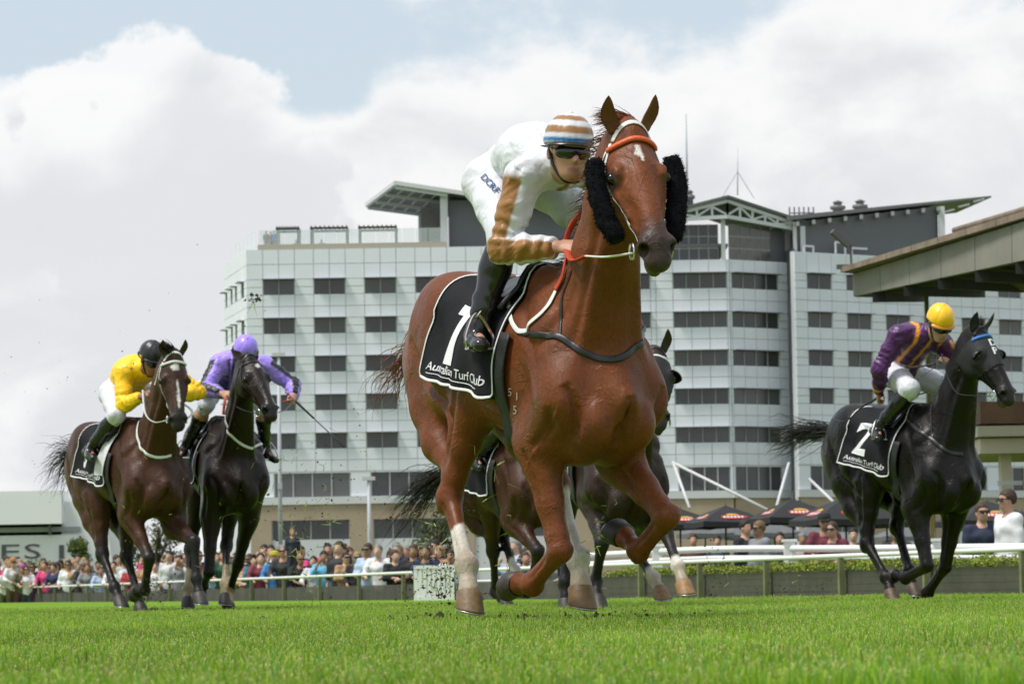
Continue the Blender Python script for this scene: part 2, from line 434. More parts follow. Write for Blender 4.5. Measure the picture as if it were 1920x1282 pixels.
def horse_sdf(o):
    J = o.J; tr = o.tr; Y = np.array([0, 1., 0])
    def trunk(X):
        q = (X - o.off) @ o.T
        x = np.clip(q[:, 0], TX[0], TX[-1]); zc = np.interp(x, TX, TZ); w = np.interp(x, TX, TW); h = np.interp(x, TX, TH)
        u = np.abs(q[:, 1]) / w; v = (q[:, 2] - zc) / h
        # slightly narrower above (withers and croup ridge) than below
        u = u * (1 + .22 * np.clip(v, 0, 1) ** 2)
        r = np.sqrt(u * u + v * v); d = (r - 1) * np.minimum(w, h) * .95
        dx = np.abs(q[:, 0] - x)
        return np.sqrt(np.maximum(d, 0) ** 2 + dx * dx) + np.minimum(d, 0)
    body = [('u', Fn(trunk, tr((-.02, 0, 1.2)), 1.0), .01)]
    E = lambda c, r, R=None: Ell(tr(c), r, o.T if R is None else o.T @ R)
    for s in (-1, 1):
        body += [('u', E((-.40, s * .11, 1.44), (.24, .14, .15), roty(R_(8))), .08),          # gluteal
                 ('u', E((-.64, s * .10, 1.20), (.14, .115, .25)), .07),                            # hamstring
                 ('u', E((.13, s * .145, 1.20), (.30, .125, .235)), .08),                             # rib cage
                 ('u', E((.735, s * .082, 1.0), (.115, .095, .125), roty(R_(-20))), .016),                # pectoral
                 ('u', E((.60, s * .07, .91), (.15, .08, .09)), .05)]
        n = 'L' if s > 0 else 'R'
        sh = J['sh' + n]; el = J['elb' + n]
        body += [('u', Tube([tr((.36, s * .10, 1.50)), tr((.50, s * .165, 1.30)), sh + [0, s * .012, .02]], [.07, .085, .085], [.11, .15, .11]), .05),  # scapula
                 ('u', Tube([tr((.30, s * .15, 1.30)), el + [-.05, s * .01, .05]], [.085, .07], [.15, .10]), .05)]                             # triceps
    # neck
    nb, pl = J['neckbase'], J['poll']; nd = pl - nb
    ax = lambda t: nb + nd * t
    back = np.cross(np.cross(nd, Y), nd); back = -np.cross(nd, np.cross(nd, Y)); 
    sag = np.cross(nd / np.linalg.norm(nd), Y); sag /= np.linalg.norm(sag)
    if sag[2] > 0: sag = -sag            # towards the throat / front-below
    nl = np.cross(sag, nd); nl /= np.linalg.norm(nl)
    cr = lambda t, a: ax(t) + sag * a
    neck = Tube([cr(-.10, .02), cr(.16, .01), cr(.42, .0), cr(.68, -.012), cr(.86, .0), cr(1.0, .02)], [.145, .122, .098, .084, .078, .07], [.265, .208, .160, .136, .122, .10], lat=nl, k=.06)
    body += [('u', neck, .09)]
    for s in (-1, 1):    # jugular groove edges / brachiocephalic muscle
        body += [('u', Tube([o.h((.10, s * .05, -.10)), cr(.55, .075) + nl * s * .055, cr(.1, .14) + nl * s * .10, J['sh' + ('L' if nl[1] * s > 0 else 'R')] + [.0, 0, .08]], [.033, .042, .056, .056], [.048, .056, .075, .072], lat=nl), .035)]
    body += [('u', Tube([cr(.0, .15), cr(.5, .10), o.h((.07, 0, -.14))], [.06, .045, .04], lat=nl), .05)]   # windpipe
    # head
    H = o.H
    def head(X):
        q = (X - J['poll']) @ H; s = np.clip(q[:, 0], HS[0], HS[-1])
        t = np.interp(s, HS, HT); b = np.interp(s, HS, HB); wu = np.interp(s, HS, HU); wl = np.interp(s, HS, HL)
        c = (t + b) / 2; hh = (t - b) / 2; v = (q[:, 2] - c) / hh
        W = wl + (wu - wl) * sstep(-.7, .35, v)
        n = 2.5; r = (np.abs(q[:, 1] / W) ** n + np.abs(v) ** n) ** (1 / n)
        d = (r - 1) * np.minimum(W, hh) * .9; dx = np.abs(q[:, 0] - s)
        return np.sqrt(np.maximum(d, 0) ** 2 + dx * dx) + np.minimum(d, 0)
    hd = [('u', Fn(head, o.h((.27, 0, -.06)), .42), .01)]
    e = lambda c, r, R=None: Ell(o.h(c), r, H if R is None else H @ R)
    hd += [('u', Tube([o.h((.12, 0, .052)), o.h((.36, 0, .022)), o.h((.52, 0, .002))], [.040, .030, .026], lat=H[:, 1]), .03)]
    for s in (-1, 1):
        hd += [('u', e((.207, s * .092, .012), (.038, .020, .026)), .018),       # orbit
               ('u', e((.185, s * .092, .046), (.05, .018, .012), rotz(R_(-6 * s))), .018),   # brow
               ('s', e((.155, s * .103, .058), (.028, .024, .020)), .02),       # hollow above the eye
               ('u', e((.165, s * .068, -.105), (.105, .030, .085)), .03),       # masseter
               ('u', Tube([o.h((.25, s * .096, -.022)), o.h((.37, s * .068, -.036))], [.012, .008]), .02),  # facial crest
               ('s', e((.33, s * .084, -.085), (.09, .022, .030)), .03),
               ('s', e((.40, s * .071, .004), (.07, .014, .022)), .025),
               ('u', e((.532, s * .050, -.022), (.046, .027, .042), rotz(R_(10 * s))), .016),     # nostril wing
               ('s', e((.560, s * .062, -.020), (.030, .023, .033), rotz(R_(28 * s))), .006),
               ('s', e((.537, s * .048, -.022), (.03, .012, .018), rotz(R_(10 * s))), .008)]
    hd += [('u', e((.580, 0, -.058), (.040, .050, .042)), .02), ('u', e((.545, 0, -.112), (.052, .034, .026), roty(R_(8))), .012),
           ('s', e((.555, 0, -.089), (.055, .08, .0045), roty(R_(6))), .006)]
    body += [('u', Group(hd), .035)]
    # grooves between the muscles (pressed into the finished skin), and raised veins
    GV = []
    for s in (-1, 1):
        n = 'L' if s > 0 else 'R'; sh = J['sh' + n]; el = J['elb' + n]; so = s * np.sign(nl[1])
        GV += [([cr(.78, .065) + nl * so * .10, cr(.42, .10) + nl * so * .14, cr(.08, .18) + nl * so * .17], .026, .012),
               ([tr((.36, s * .25, 1.48)), tr((.50, s * .29, 1.28)), sh + [-.04, s * .13, .04]], .026, .009),
               ([tr((.20, s * .32, 1.40)), tr((.24, s * .34, 1.18)), el + [-.13, s * .12, .03]], .032, .014),
               ([sh + [.16, s * .10, .10], sh + [.14, s * .03, -.02], sh + [.06, s * .0, -.15]], .022, .013),
               ([sh + [.05, s * .12, -.02], sh + [.0, s * .12, -.14], el + [.07, s * .10, -.02]], .022, .010),
               ([tr((-.30, s * .33, 1.44)), tr((-.24, s * .33, 1.26)), tr((-.20, s * .30, 1.04))], .045, .016),
               ([cr(.35, .04) + nl * so * .16, cr(.05, .05) + nl * so * .2, tr((.50, s * .26, 1.33))], .030, .008),
               ([o.h((.26, s * .12, -.06)), o.h((.34, s * .10, -.09)), o.h((.40, s * .08, -.06)), o.h((.46, s * .07, -.03))], .0075, -.004),
               ([sh + [.10, s * .10, -.04], sh + [.02, s * .12, -.12], el + [.05, s * .10, -.06]], .008, -.004),
               ([tr((.10, s * .34, 1.02)), tr((.22, s * .33, .98)), tr((.32, s * .30, .96))], .008, -.004)]
    GV += [([tr((.98, 0, 1.16)), tr((.98, 0, 1.0)), tr((.85, 0, .82))], .024, .022)]
    o.GV = GV
    trunkG = Group(body)
    limbs = []
    for n, s in (('R', -1), ('L', 1)):
        S, el, kn, ft, co = (J[k + n] for k in ('sh', 'elb', 'knee', 'ffet', 'fcor'))
        lat = np.cross(kn - el, ft - kn); lat = Y if np.linalg.norm(lat) < .01 else lat / np.linalg.norm(lat)
        if lat[1] < 0: lat = -lat
        fo = np.cross(lat, kn - el); fo /= np.linalg.norm(fo)
        if fo[0] < 0 : fo = -fo
        mix = lambda a, b, t: a + (b - a) * t
        g = [('u', Tube([S + [-.02, 0, .04], el], [.095, .08], [.13, .115], lat=Y), .02)]
        g += [('u', Tube([el, mix(el, kn, .22), mix(el, kn, .55), mix(el, kn, .85), mix(el, kn, .97)], [.068, .065, .052, .044, .043], [.098, .090, .066, .050, .048], lat=lat, k=.02), .04),
              ('u', Tube([mix(el, kn, .05) + fo * .045, mix(el, kn, .40) + fo * .022, mix(el, kn, .8) + fo * .006], [.045, .042, .026], [.045, .038, .026]), .02)]
        dn = (ft - kn) / np.linalg.norm(ft - kn); bk = np.cross(dn, lat); bk /= np.linalg.norm(bk)
        if bk @ (co - ft) > 0: pass
        g += [('u', Tube([kn - (kn - el) / np.linalg.norm(kn - el) * .045 + fo * .004, kn + fo * .008, kn + dn * .04 + fo * .002], [.039, .044, .038], [.038, .043, .038], lat=lat, k=.01), .012)]
        for q in (-1, 1): g += [('u', Ell(kn + lat * q * .030 + fo * .014 - dn * .006, (.020, .020, .026)), .010), ('u', Ell(kn + lat * q * .026 + dn * .042 + fo * .008, (.016, .016, .018)), .012), ('u', Ell(ft + lat * q * .026, (.020, .020, .022)), .012)]
        # tendon on the back of the cannon: opposite of the forward side
        fo2 = np.cross(lat, ft - kn); fo2 /= np.linalg.norm(fo2)
        if fo2 @ fo < 0 and (kn - el) @ (ft - kn) > 0: fo2 = -fo2
        g += [('u', Tube([kn, mix(kn, ft, .15), mix(kn, ft, .5), mix(kn, ft, .85), ft], [.043, .039, .034, .035, .041], [.046, .040, .033, .034, .043], lat=lat), .02),
              ('u', Tube([mix(kn, ft, .02) - fo2 * .030, mix(kn, ft, .5) - fo2 * .032, ft - fo2 * .026], [.019, .014, .024], [.020, .013, .026], lat=lat), .016),
              ('u', Tube([ft, mix(ft, co, .5), co], [.043, .033, .043], [.046, .036, .048], lat=lat), .02),
              ('u', Ell(ft - fo2 * .028, (.020, .022, .022)), .02)]
        out = lat * s
        GV += [([mix(el, kn, .02) + out * .11 + fo * .02, mix(el, kn, .45) + out * .09 + fo * .01, mix(el, kn, .88) + out * .07], .016, .008), ([mix(el, kn, .02) - out * .11 + fo * .03, mix(el, kn, .45) - out * .09 + fo * .015, mix(el, kn, .88) - out * .07], .016, .007),
               ([mix(kn, ft, .12) + out * .07 - fo2 * .010, mix(kn, ft, .85) + out * .06 - fo2 * .008], .010, .005), ([mix(kn, ft, .12) - out * .07 - fo2 * .010, mix(kn, ft, .85) - out * .06 - fo2 * .008], .010, .005)]
        limbs.append((Group(g), .05))
        S, st, hk, ft, co = (J[k + n] for k in ('hj', 'stif', 'hock', 'hfet', 'hcor'))
        butt = tr((-.70, s * .12, 1.22)); d = (hk - st) / np.linalg.norm(hk - st)
        lat = np.cross(hk - st, ft - hk); lat = Y if np.linalg.norm(lat) < .02 else lat / np.linalg.norm(lat)
        if lat[1] < 0: lat = -lat
        bk = np.cross(lat, d); bk /= np.linalg.norm(bk)
        if bk[0] > 0: bk = -bk
        g = [('u', Tube([S + [0, 0, .08], mix(S, st, .5), st], [.13, .128, .10], [.25, .21, .14], lat=Y, k=.03), .02),
             ('u', Tube([butt, mix(butt, hk + bk * .03, .34), mix(butt, hk + bk * .03, .62), mix(st, hk, .78) + bk * .042], [.105, .098, .072, .032], [.135, .122, .085, .036], lat=Y, k=.03), .07),
             ('u', Tube([st, mix(st, hk, .22), mix(st, hk, .5), mix(st, hk, .8), hk], [.098, .092, .066, .048, .049], [.125, .12, .084, .056, .060], lat=lat, k=.02), .05),
             ('u', Tube([mix(st, hk, .45) + bk * .055, mix(st, hk, .75) + bk * .056, hk + bk * .052 - d * .01], [.024, .015, .022], [.026, .018, .024], lat=lat), .02),
             ('u', Tube([hk + bk * .05 - d * .02, hk + d * .05 + bk * .018], [.024, .028], [.028, .034], lat=lat), .02),
             ('u', Ell(hk + d * .02, (.052, .050, .062)), .025)]
        b2 = np.cross(lat, ft - hk); b2 /= np.linalg.norm(b2)
        if b2[0] > 0: b2 = -b2
        g += [('u', Tube([hk, mix(hk, ft, .15), mix(hk, ft, .5), mix(hk, ft, .88), ft], [.049, .038, .030, .033, .047], [.054, .041, .031, .035, .050], lat=lat), .02),
              ('u', Tube([mix(hk, ft, .05) + b2 * .030, mix(hk, ft, .5) + b2 * .034, ft + b2 * .028], [.019, .015, .025], [.022, .014, .027], lat=lat), .016),
              ('u', Tube([ft, mix(ft, co, .5), co], [.046, .034, .044], [.049, .037, .049], lat=lat), .02),
              ('u', Ell(ft + b2 * .028, (.020, .022, .022)), .02)]
        out = lat * s
        GV += [([S + [-.13, s * .25, .10], mix(S, st, .7) + [-.18, s * .2, -.02], mix(st, hk, .35) + bk * .035 + out * .14, mix(st, hk, .8) + bk * .034 + out * .09], .026, .013),
               ([st + out * .16 + [.03, 0, .06], mix(st, hk, .45) + out * .14 - bk * .02], .022, .009), ([mix(st, hk, .2) + out * .14 + bk * .0, mix(st, hk, .7) + out * .1 + bk * .01], .016, .007),
               ([mix(hk, ft, .12) + out * .07 + b2 * .010, mix(hk, ft, .85) + out * .06 + b2 * .010], .010, .006), ([mix(hk, ft, .12) - out * .07 + b2 * .010, mix(hk, ft, .85) - out * .06 + b2 * .010], .010, .006)]
        limbs.append((Group(g), .06))
    allr = [trunkG] + [g for g, k in limbs]
    lo = np.min([g.lo for g in allr], 0); hi = np.max([g.hi for g in allr], 0)
    def ev(X, c=None, hd_=None):
        t = trunkG.ev(X, c, hd_); D = t
        for g, k in limbs:
            if c is not None and np.linalg.norm(g.c - c) > g.R + hd_ + .1: continue
            D = np.minimum(D, smin(t, g.ev(X, c, hd_), k))
        return D
    o.sag, o.nl, o.cr = sag, nl, cr
    return ev, lo, hi

def chain_coord(V, pts):
    """distance to a polyline and the coordinate (segment index + t) along it"""
    best = np.full(len(V), 9.); co = np.zeros(len(V))
    for i in range(len(pts) - 1):
        p, d = pts[i], pts[i + 1] - pts[i]; t = np.clip((V - p) @ d / (d @ d), 0, 1)
        e = np.linalg.norm(V - p - t[:, None] * d, axis=1); m = e < best; best[m] = e[m]; co[m] = i + t[m]
    return best, co

def horse_colors(o, V, c):
    """coat colour, dark points, white socks, muzzle and face markings: c = colour spec"""
    base = np.array(c['coat']); n = vnoise(V, 3.0, 3)[:, None] * .10 + vnoise(V, 11., 5)[:, None] * .05
    C = np.repeat(base[None], len(V), 0) * (1 + n)
    J = o.J; q = (V - o.off) @ o.T
    def blend(C, col, m): return C * (1 - m[:, None]) + np.array(col) * m[:, None]
    if 'flank' in c:  # lighter flanks and elbows
        m = sstep(.25, .75, vnoise(V, 2.0, 8) * .5 + .5) * c.get('flankw', .5); C = blend(C, c['flank'], m)
    for leg, sock in c['legs'].items():
        k = ('sh', 'elb', 'knee', 'ffet', 'fcor', 'ftoe') if leg[0] == 'f' else ('hj', 'stif', 'hock', 'hfet', 'hcor', 'htoe')
        P = [J[x + leg[1]] for x in k]; d, t = chain_coord(V, P)
        near = (d < .13).astype(float)
        jag = vnoise(V, 30, 4) * .05
        if 'points' in c: C = blend(C, c['points'], near * sstep(1.55, 2.05, t + jag) * (d < .1))
        if sock is not None:
            m = near * sstep(sock - .03, sock + .03, t + jag) * (d < .09)
            w = np.array(c.get('white', (.62, .58, .52))); C = blend(C, w, m)
            dirt = m * sstep(2.5, 3.7, t + vnoise(V, 14, 6) * .8) * .7
            C = blend(C, (.24, .17, .09), dirt)
    h = (V - J['poll']) @ o.H; onh = (np.abs(h[:, 1]) < .14) * (h[:, 2] > -.26) * (h[:, 2] < .14) * (h[:, 0] > -.02) * (h[:, 0] < .7)
    mz = onh * sstep(.40, .52, h[:, 0] + vnoise(V, 22, 2) * .02); C = blend(C, c.get('muzzle', (.03, .026, .026)), mz * .92)
    if 'lip' in c: C = blend(C, c['lip'], onh * sstep(.55, .575, h[:, 0]) * sstep(-.055, -.09, h[:, 2]) * .75)
    for s in (-1, 1):
        r = np.linalg.norm((h - np.array([.21, s * .105, .008])) * [1, 1, 1.2], axis=1); C = blend(C, np.array(c.get('muzzle', (.03, .026, .026))) * 1.3, onh * sstep(.055, .028, r) * .85)
    for (x, y, rx, ry) in c.get('star', []):
        r = np.hypot((h[:, 0] - x) / rx, (h[:, 1] - y) / ry) + vnoise(V, 60, 9) * .3
        C = blend(C, (.7, .66, .62), onh * (h[:, 2] > 0) * sstep(1.15, .8, r))
    return np.clip(C, .004, 1)

def hoof(o, n, kind, spec, parent):
    J = o.J; co, to = J[kind + 'cor' + n], J[kind + 'toe' + n]; ft = J[kind + 'fet' + n]
    d = to - co; L = np.linalg.norm(d); d /= L
    lat = np.array([0, 1., 0]); lat -= d * (lat @ d); lat /= np.linalg.norm(lat); fw = np.cross(lat, d)
    if fw @ np.array([1., 0, -.001]) < 0 and abs(d[2]) > .3 and d[2] < 0: fw = -fw
    if d[2] >= 0 or abs(d[2]) <= .3:        # flexed foot: toe side is away from the fetlock's fold
        if fw @ np.array([.2, 0, -1.]) < 0: fw = -fw
    sole = fw
    if to[2] < .14 and d[2] < -.45: sole = np.array([1., 0, 0]); sole -= lat * (sole @ lat); sole /= np.linalg.norm(sole)
    V = []; F = []; n_ = 22; rings = ((0, .046, .050, 0), (.12, .053, .057, 0), (.45, .054, .060, .007), (.85, .058, .067, .015), (.93, .057, .066, .017))
    for t, a, b, off in rings:
        for i in range(n_):
            g = 2 * math.pi * i / n_; cs, sn = math.cos(g), math.sin(g)
            bb = b if cs > 0 else b * .88
            sl = -.020 * (1 - cs) * .5 * t     # heel shorter than toe
            V.append(co + d * (L * t + sl) + lat * a * sn + (fw * (1 - t) + sole * t) * (bb * cs + off))
    k = len(rings)
    for j in range(k - 1):
        for i in range(n_): F.append((j * n_ + i, j * n_ + (i + 1) % n_, (j + 1) * n_ + (i + 1) % n_, (j + 1) * n_ + i))
    # hollow sole
    for i in range(n_): 
        p = np.array(V[(k - 1) * n_ + i]); c0 = co + d * (L * .9) + sole * .02; V.append(c0 + (p - c0) * .62 - d * .004)
    for i in range(n_): F.append(((k - 1) * n_ + i, (k - 1) * n_ + (i + 1) % n_, k * n_ + (i + 1) % n_, k * n_ + i))
    for i in range(n_):
        p = np.array(V[k * n_ + i]); V.append(p - d * .012)
    for i in range(n_): F.append((k * n_ + i, k * n_ + (i + 1) % n_, (k + 1) * n_ + (i + 1) % n_, (k + 1) * n_ + i))
    F.append(tuple((k + 1) * n_ + i for i in range(n_)))
    hf = mesh_obj('hoof', V, F, spec, parent, True)
    pts = []
    for i in range(17):
        g = math.pi * (-.78 + 1.56 * i / 16); pts.append(co + d * (L * .955 - .020 * (1 - math.cos(g)) * .5) + lat * .050 * math.sin(g) + sole * ((.057 if math.cos(g) > 0 else .048) * math.cos(g) + .017))
    MB().tube(pts, .0095, 6, flat=.5, up=np.cross(sole, lat)).build('horseshoe', mat('shoe_metal', (.45, .45, .46), .35, 1), hf, True)
    return hf

def ear(o, s, tilt, parent, m, m2, L=.140, splay=.25, w=.033, ez=0.):
    """leaf-shaped cupped ear; tilt: forward lean"""
    base = np.array([.005, s * .062, .062]); dirv = np.array([-.62 + tilt, s * splay, .80 + ez]); dirv /= np.linalg.norm(dirv)
    face = np.array([.75, s * .45, .35]); face -= dirv * (face @ dirv); face /= np.linalg.norm(face); side = np.cross(dirv, face)
    prof = [(-.10, .70), (.0, .78), (.15, .92), (.32, 1.0), (.5, .96), (.66, .8), (.8, .58), (.91, .33), (.98, .1), (1.0, .02)]
    V = []; F = []; n = 14
    for t, r in prof:
        c = base + dirv * L * t + face * (.012 * math.sin(t * 2.5)) + (-.018 * max(0, t - .6) / .4) * side * s
        for i in range(n):
            g = 2 * math.pi * i / n; x = math.cos(g); y = math.sin(g)
            depth = .72 if y < 0 else -.25 * min(1, max(0, t) * 4) + .6 * (1 - min(1, max(0, t) * 4))
            yy = abs(y) * (-depth if y < 0 else depth)
            V.append(o.h(c + side * w * r * x + face * w * r * yy))
    for j in range(len(prof) - 1):
        for i in range(n): F.append((j * n + i, j * n + (i + 1) % n, (j + 1) * n + (i + 1) % n, (j + 1) * n + i))
    F.append(tuple(range(n - 1, -1, -1))); F.append(tuple((len(prof) - 1) * n + i for i in range(n)))
    return mesh_obj('ear', V, F, m, parent, True)

def strands(name, roots, dirs, L, w, m, parent, grav=.3, wave=.03, seg=6, rng=None, drift=None):
    """hair: one flat tapering ribbon pair per strand"""
    rng = rng or np.random.default_rng(1); V = []; F = []
    for r, d in zip(roots, dirs):
        d = np.array(d, float); d /= np.linalg.norm(d); l = L * rng.uniform(.65, 1.15); ph = rng.uniform(0, 6.28); fr = rng.uniform(4, 9)
        side = np.cross(d, (0, 0, 1)); side = side / (np.linalg.norm(side) + 1e-6); up = np.cross(side, d); a0 = rng.uniform(0, 6.28)
        ws = side * math.cos(a0) + up * math.sin(a0); p = np.array(r, float); st = l / seg; b = len(V); ww = w * rng.uniform(.6, 1.3)
        for i in range(seg + 1):
            t = i / seg; k = ww * (1 - t) ** .6 * .5 + .0003
            wob = (side * math.sin(ph + fr * t) + up * math.cos(ph * 1.7 + fr * t)) * wave * t
            q = p + wob; V += [q - ws * k, q + ws * k, q + np.cross(ws, d) * k * .8]
            dd = d + np.array([0, 0, -grav]) * t + (np.array(drift) * t if drift is not None else 0); p = p + dd / np.linalg.norm(dd) * st
        for i in range(seg):
            for j in range(3): F.append((b + i * 3 + j, b + i * 3 + (j + 1) % 3, b + i * 3 + 3 + (j + 1) % 3, b + i * 3 + 3 + j))
    return mesh_obj(name, V, F, m, parent, True)

def press(V, F, GV):
    """press grooves (or raise veins) along lines snapped to the skin"""
    N = vert_normals(V, F); D = np.zeros(len(V))
    for pts, w, dep in GV:
        S = spline(pts, 14); lo, hi = S.min(0) - .12, S.max(0) + .12; m = np.where(((V > lo) & (V < hi)).all(1))[0]
        if len(m) < 10: continue
        Q = V[m]; near = np.array([Q[((Q - p) ** 2).sum(1).argmin()] for p in S]); near[1:-1] = (near[:-2] + near[1:-1] * 2 + near[2:]) / 4
        d, t = chain_coord(Q, near); f = np.sin(np.clip(t / (len(near) - 1), 0, 1) * math.pi) ** .5
        D[m] = D[m] + dep * 2.0 * np.exp(-(d / w) ** 2) * f
    return V - N * D[:, None]

class Horse: pass
def build_horse(name, label, pose, colors, h=.010, detail=True):
    H = Horse(); o = horse_pose(pose); H.o = o; H.yaw = pose['yaw']; H.loc = np.array([pose['X'], pose['Y'], 0.]); H.Rz = rotz(H.yaw)
    root = empty('racehorse', H.loc, H.yaw, label, 'horse', 'racehorses galloping on the turf track'); H.root = root
    ev, lo, hi = horse_sdf(o); V, F = polygonise(ev, lo, hi, h); V = relax(V, F, 1, .5)
    V = press(V, F, o.GV)
    C = horse_colors(o, V, colors)
    bm_ = horse_mat(colors['name'], colors.get('rough', .42))
    H.body = mesh_obj('body', V, F, bm_, root, True, {'Col': C}); H.V, H.F = V, F
    H.bvh = BVHTree.FromPolygons([Vector(v) for v in V], [tuple(int(i) for i in f) for f in F])
    for k in 'fh':
        for n in 'RL': hoof(o, n, k, mat('hoof_' + colors['name'] + k + n, colors.get('hoof', {}).get(k + n, (.035, .03, .027)), .55, noise=.35, nscale=30, bump=.3, bscale=40), root)
    em = mat('eye_black', (.008, .006, .005), .10, spec=.45)
    for s in (-1, 1):
        c = o.h((.212, s * .1050, .008))
        ball('eye', c, .0235, em, root)
    H.hairm = mat('hair_' + colors['name'], colors['hair'], .5, noise=.5, nscale=40)
    for s in (-1, 1): ear(o, s, colors.get('eartilt', .15), root, mat('ear_' + colors['name'], colors.get('ear', np.array(colors['coat']) * .8), .6, noise=.3, nscale=30), None, splay=colors.get('splay', .25), ez=colors.get('earz', 0.))
    H.name = name
    return H

def ball(name, c, r, m, parent=None, seg=16, sc=(1, 1, 1), R=None):
    V = []; F = []; n = seg; k = seg // 2
    for j in range(k + 1):
        a = math.pi * j / k
        for i in range(n):
            b = 2 * math.pi * i / n; p = np.array([math.sin(a) * math.cos(b) * sc[0], math.sin(a) * math.sin(b) * sc[1], math.cos(a) * sc[2]]) * r
            if R is not None: p = R @ p
            V.append(np.array(c) + p)
    for j in range(k):
        for i in range(n): F.append((j * n + i, (j + 1) * n + i, (j + 1) * n + (i + 1) % n, j * n + (i + 1) % n))
    o = mesh_obj(name, V, F, m, parent, True)
    bm = bmesh.new(); bm.from_mesh(o.data); bmesh.ops.remove_doubles(bm, verts=bm.verts, dist=1e-5); bmesh.ops.recalc_face_normals(bm, faces=bm.faces); bm.to_mesh(o.data); bm.free()
    return o

def horse_mat(name, rough):
    m = mat('coat_' + name, (.2, .1, .05), rough + .06, spec=.26, attr='Col', noise=.24, nscale=9, bump=.0, detail=10)
    nt = m.node_tree; b = nt.nodes['Principled BSDF']; N = nt.nodes.new; L = nt.links.new
    if not b.inputs['Normal'].is_linked:
        tc = N('ShaderNodeTexCoord')
        mp = N('ShaderNodeMapping'); mp.inputs['Scale'].default_value = (45, 200, 70); L(tc.outputs['Object'], mp.inputs[0])
        nz = N('ShaderNodeTexNoise'); nz.inputs['Scale'].default_value = 1.0; nz.inputs['Detail'].default_value = 3; L(mp.outputs[0], nz.inputs[0])
        src = b.inputs['Base Color'].links[0].from_socket; hm = N('ShaderNodeMapRange'); hm.inputs[1].default_value = .3; hm.inputs[2].default_value = .7; hm.inputs[3].default_value = .82; hm.inputs[4].default_value = 1.16; L(nz.outputs[0], hm.inputs[0])
        hs = N('ShaderNodeVectorMath'); hs.operation = 'SCALE'; L(src, hs.inputs[0]); L(hm.outputs[0], hs.inputs['Scale']); L(hs.outputs[0], b.inputs['Base Color'])
        rr = N('ShaderNodeTexNoise'); rr.inputs['Scale'].default_value = 5; rr.inputs['Detail'].default_value = 6; L(tc.outputs['Object'], rr.inputs[0]); rm = N('ShaderNodeMapRange'); rm.inputs[1].default_value = .35; rm.inputs[2].default_value = .65; rm.inputs[3].default_value = rough - .06; rm.inputs[4].default_value = rough + .16; L(rr.outputs[0], rm.inputs[0]); L(rm.outputs[0], b.inputs['Roughness'])
        vn = N('ShaderNodeTexNoise'); vn.inputs['Scale'].default_value = 9; vn.inputs['Detail'].default_value = 5; vn.inputs['Roughness'].default_value = .55; vn.inputs['Distortion'].default_value = .6; L(tc.outputs['Object'], vn.inputs[0])
        b1 = N('ShaderNodeBump'); b1.inputs['Strength'].default_value = .22; b1.inputs['Distance'].default_value = .004; L(nz.outputs[0], b1.inputs['Height'])
        b2 = N('ShaderNodeBump'); b2.inputs['Strength'].default_value = .42; b2.inputs['Distance'].default_value = .020; L(vn.outputs[0], b2.inputs['Height']); L(b1.outputs[0], b2.inputs['Normal'])
        # raised veins and skin creases: thin ridges where a noise field crosses its middle value
        v1 = N('ShaderNodeTexNoise'); v1.inputs['Scale'].default_value = 6.5; v1.inputs['Detail'].default_value = 2.5; v1.inputs['Distortion'].default_value = 1.1; L(tc.outputs['Object'], v1.inputs[0])
        sb = N('ShaderNodeMath'); sb.operation = 'SUBTRACT'; sb.inputs[1].default_value = .5; L(v1.outputs[0], sb.inputs[0]); ab = N('ShaderNodeMath'); ab.operation = 'ABSOLUTE'; L(sb.outputs[0], ab.inputs[0])
        vr = N('ShaderNodeMapRange'); vr.interpolation_type = 'SMOOTHSTEP'; vr.inputs[1].default_value = 0; vr.inputs[2].default_value = .022; vr.inputs[3].default_value = 1; vr.inputs[4].default_value = 0; L(ab.outputs[0], vr.inputs[0])
        b3 = N('ShaderNodeBump'); b3.inputs['Strength'].default_value = .30; b3.inputs['Distance'].default_value = .005; L(vr.outputs[0], b3.inputs['Height']); L(b2.outputs[0], b3.inputs['Normal'])
        L(b3.outputs[0], b.inputs['Normal'])
        b.inputs['Sheen Weight'].default_value = 0
    return m

def pix(H, px, py):
    """surface point (horse frame) and normal met by the line of sight through a photo pixel"""
    o = H.Rz.T @ (CAMPOS - H.loc); d = H.Rz.T @ ray(px, py)
    hit, nrm, i, dist = H.bvh.ray_cast(Vector(o), Vector(d))
    return (None, None) if hit is None else (np.array(hit), np.array(nrm))
# ------------------------------------------------------------------ jockeys
def hand_items(w, d, palm, side, s=1.0):
    """fist closed on a rein: w wrist, d direction of the forearm, palm = direction the palm faces, side = thumb side"""
    d = d / np.linalg.norm(d); palm = palm - d * (palm @ d); palm /= np.linalg.norm(palm); th = side - d * (side @ d) - palm * (side @ palm); th /= np.linalg.norm(th)
    c = w + d * .050 * s
    it = [('u', Tube([w - d * .02, w + d * .02, c, c + d * .025], [.026, .029, .036, .036], [.019, .017, .016, .014], lat=th), .012)]
    for i, (off, l) in enumerate(((.030, .92), (.010, 1.0), (-.011, .95), (-.030, .78))):
        k0 = c + d * .030 + th * off; k1 = k0 + d * .026 * l + palm * .014; k2 = k1 + palm * .026 * l - d * .006; k3 = k2 - d * .024 * l + palm * .002
        it.append(('u', Tube([k0 - d * .02, k0, k1, k2, k3], [.0095, .0100, .0092, .0085, .0075]), .004))
    t0 = w + d * .025 + th * .026; t1 = t0 + d * .022 + th * .016 + palm * .014; t2 = t1 + d * .026 + palm * .020 - th * .004
    it.append(('u', Tube([t0, t1, t2], [.013, .0115, .009]), .008))
    return it

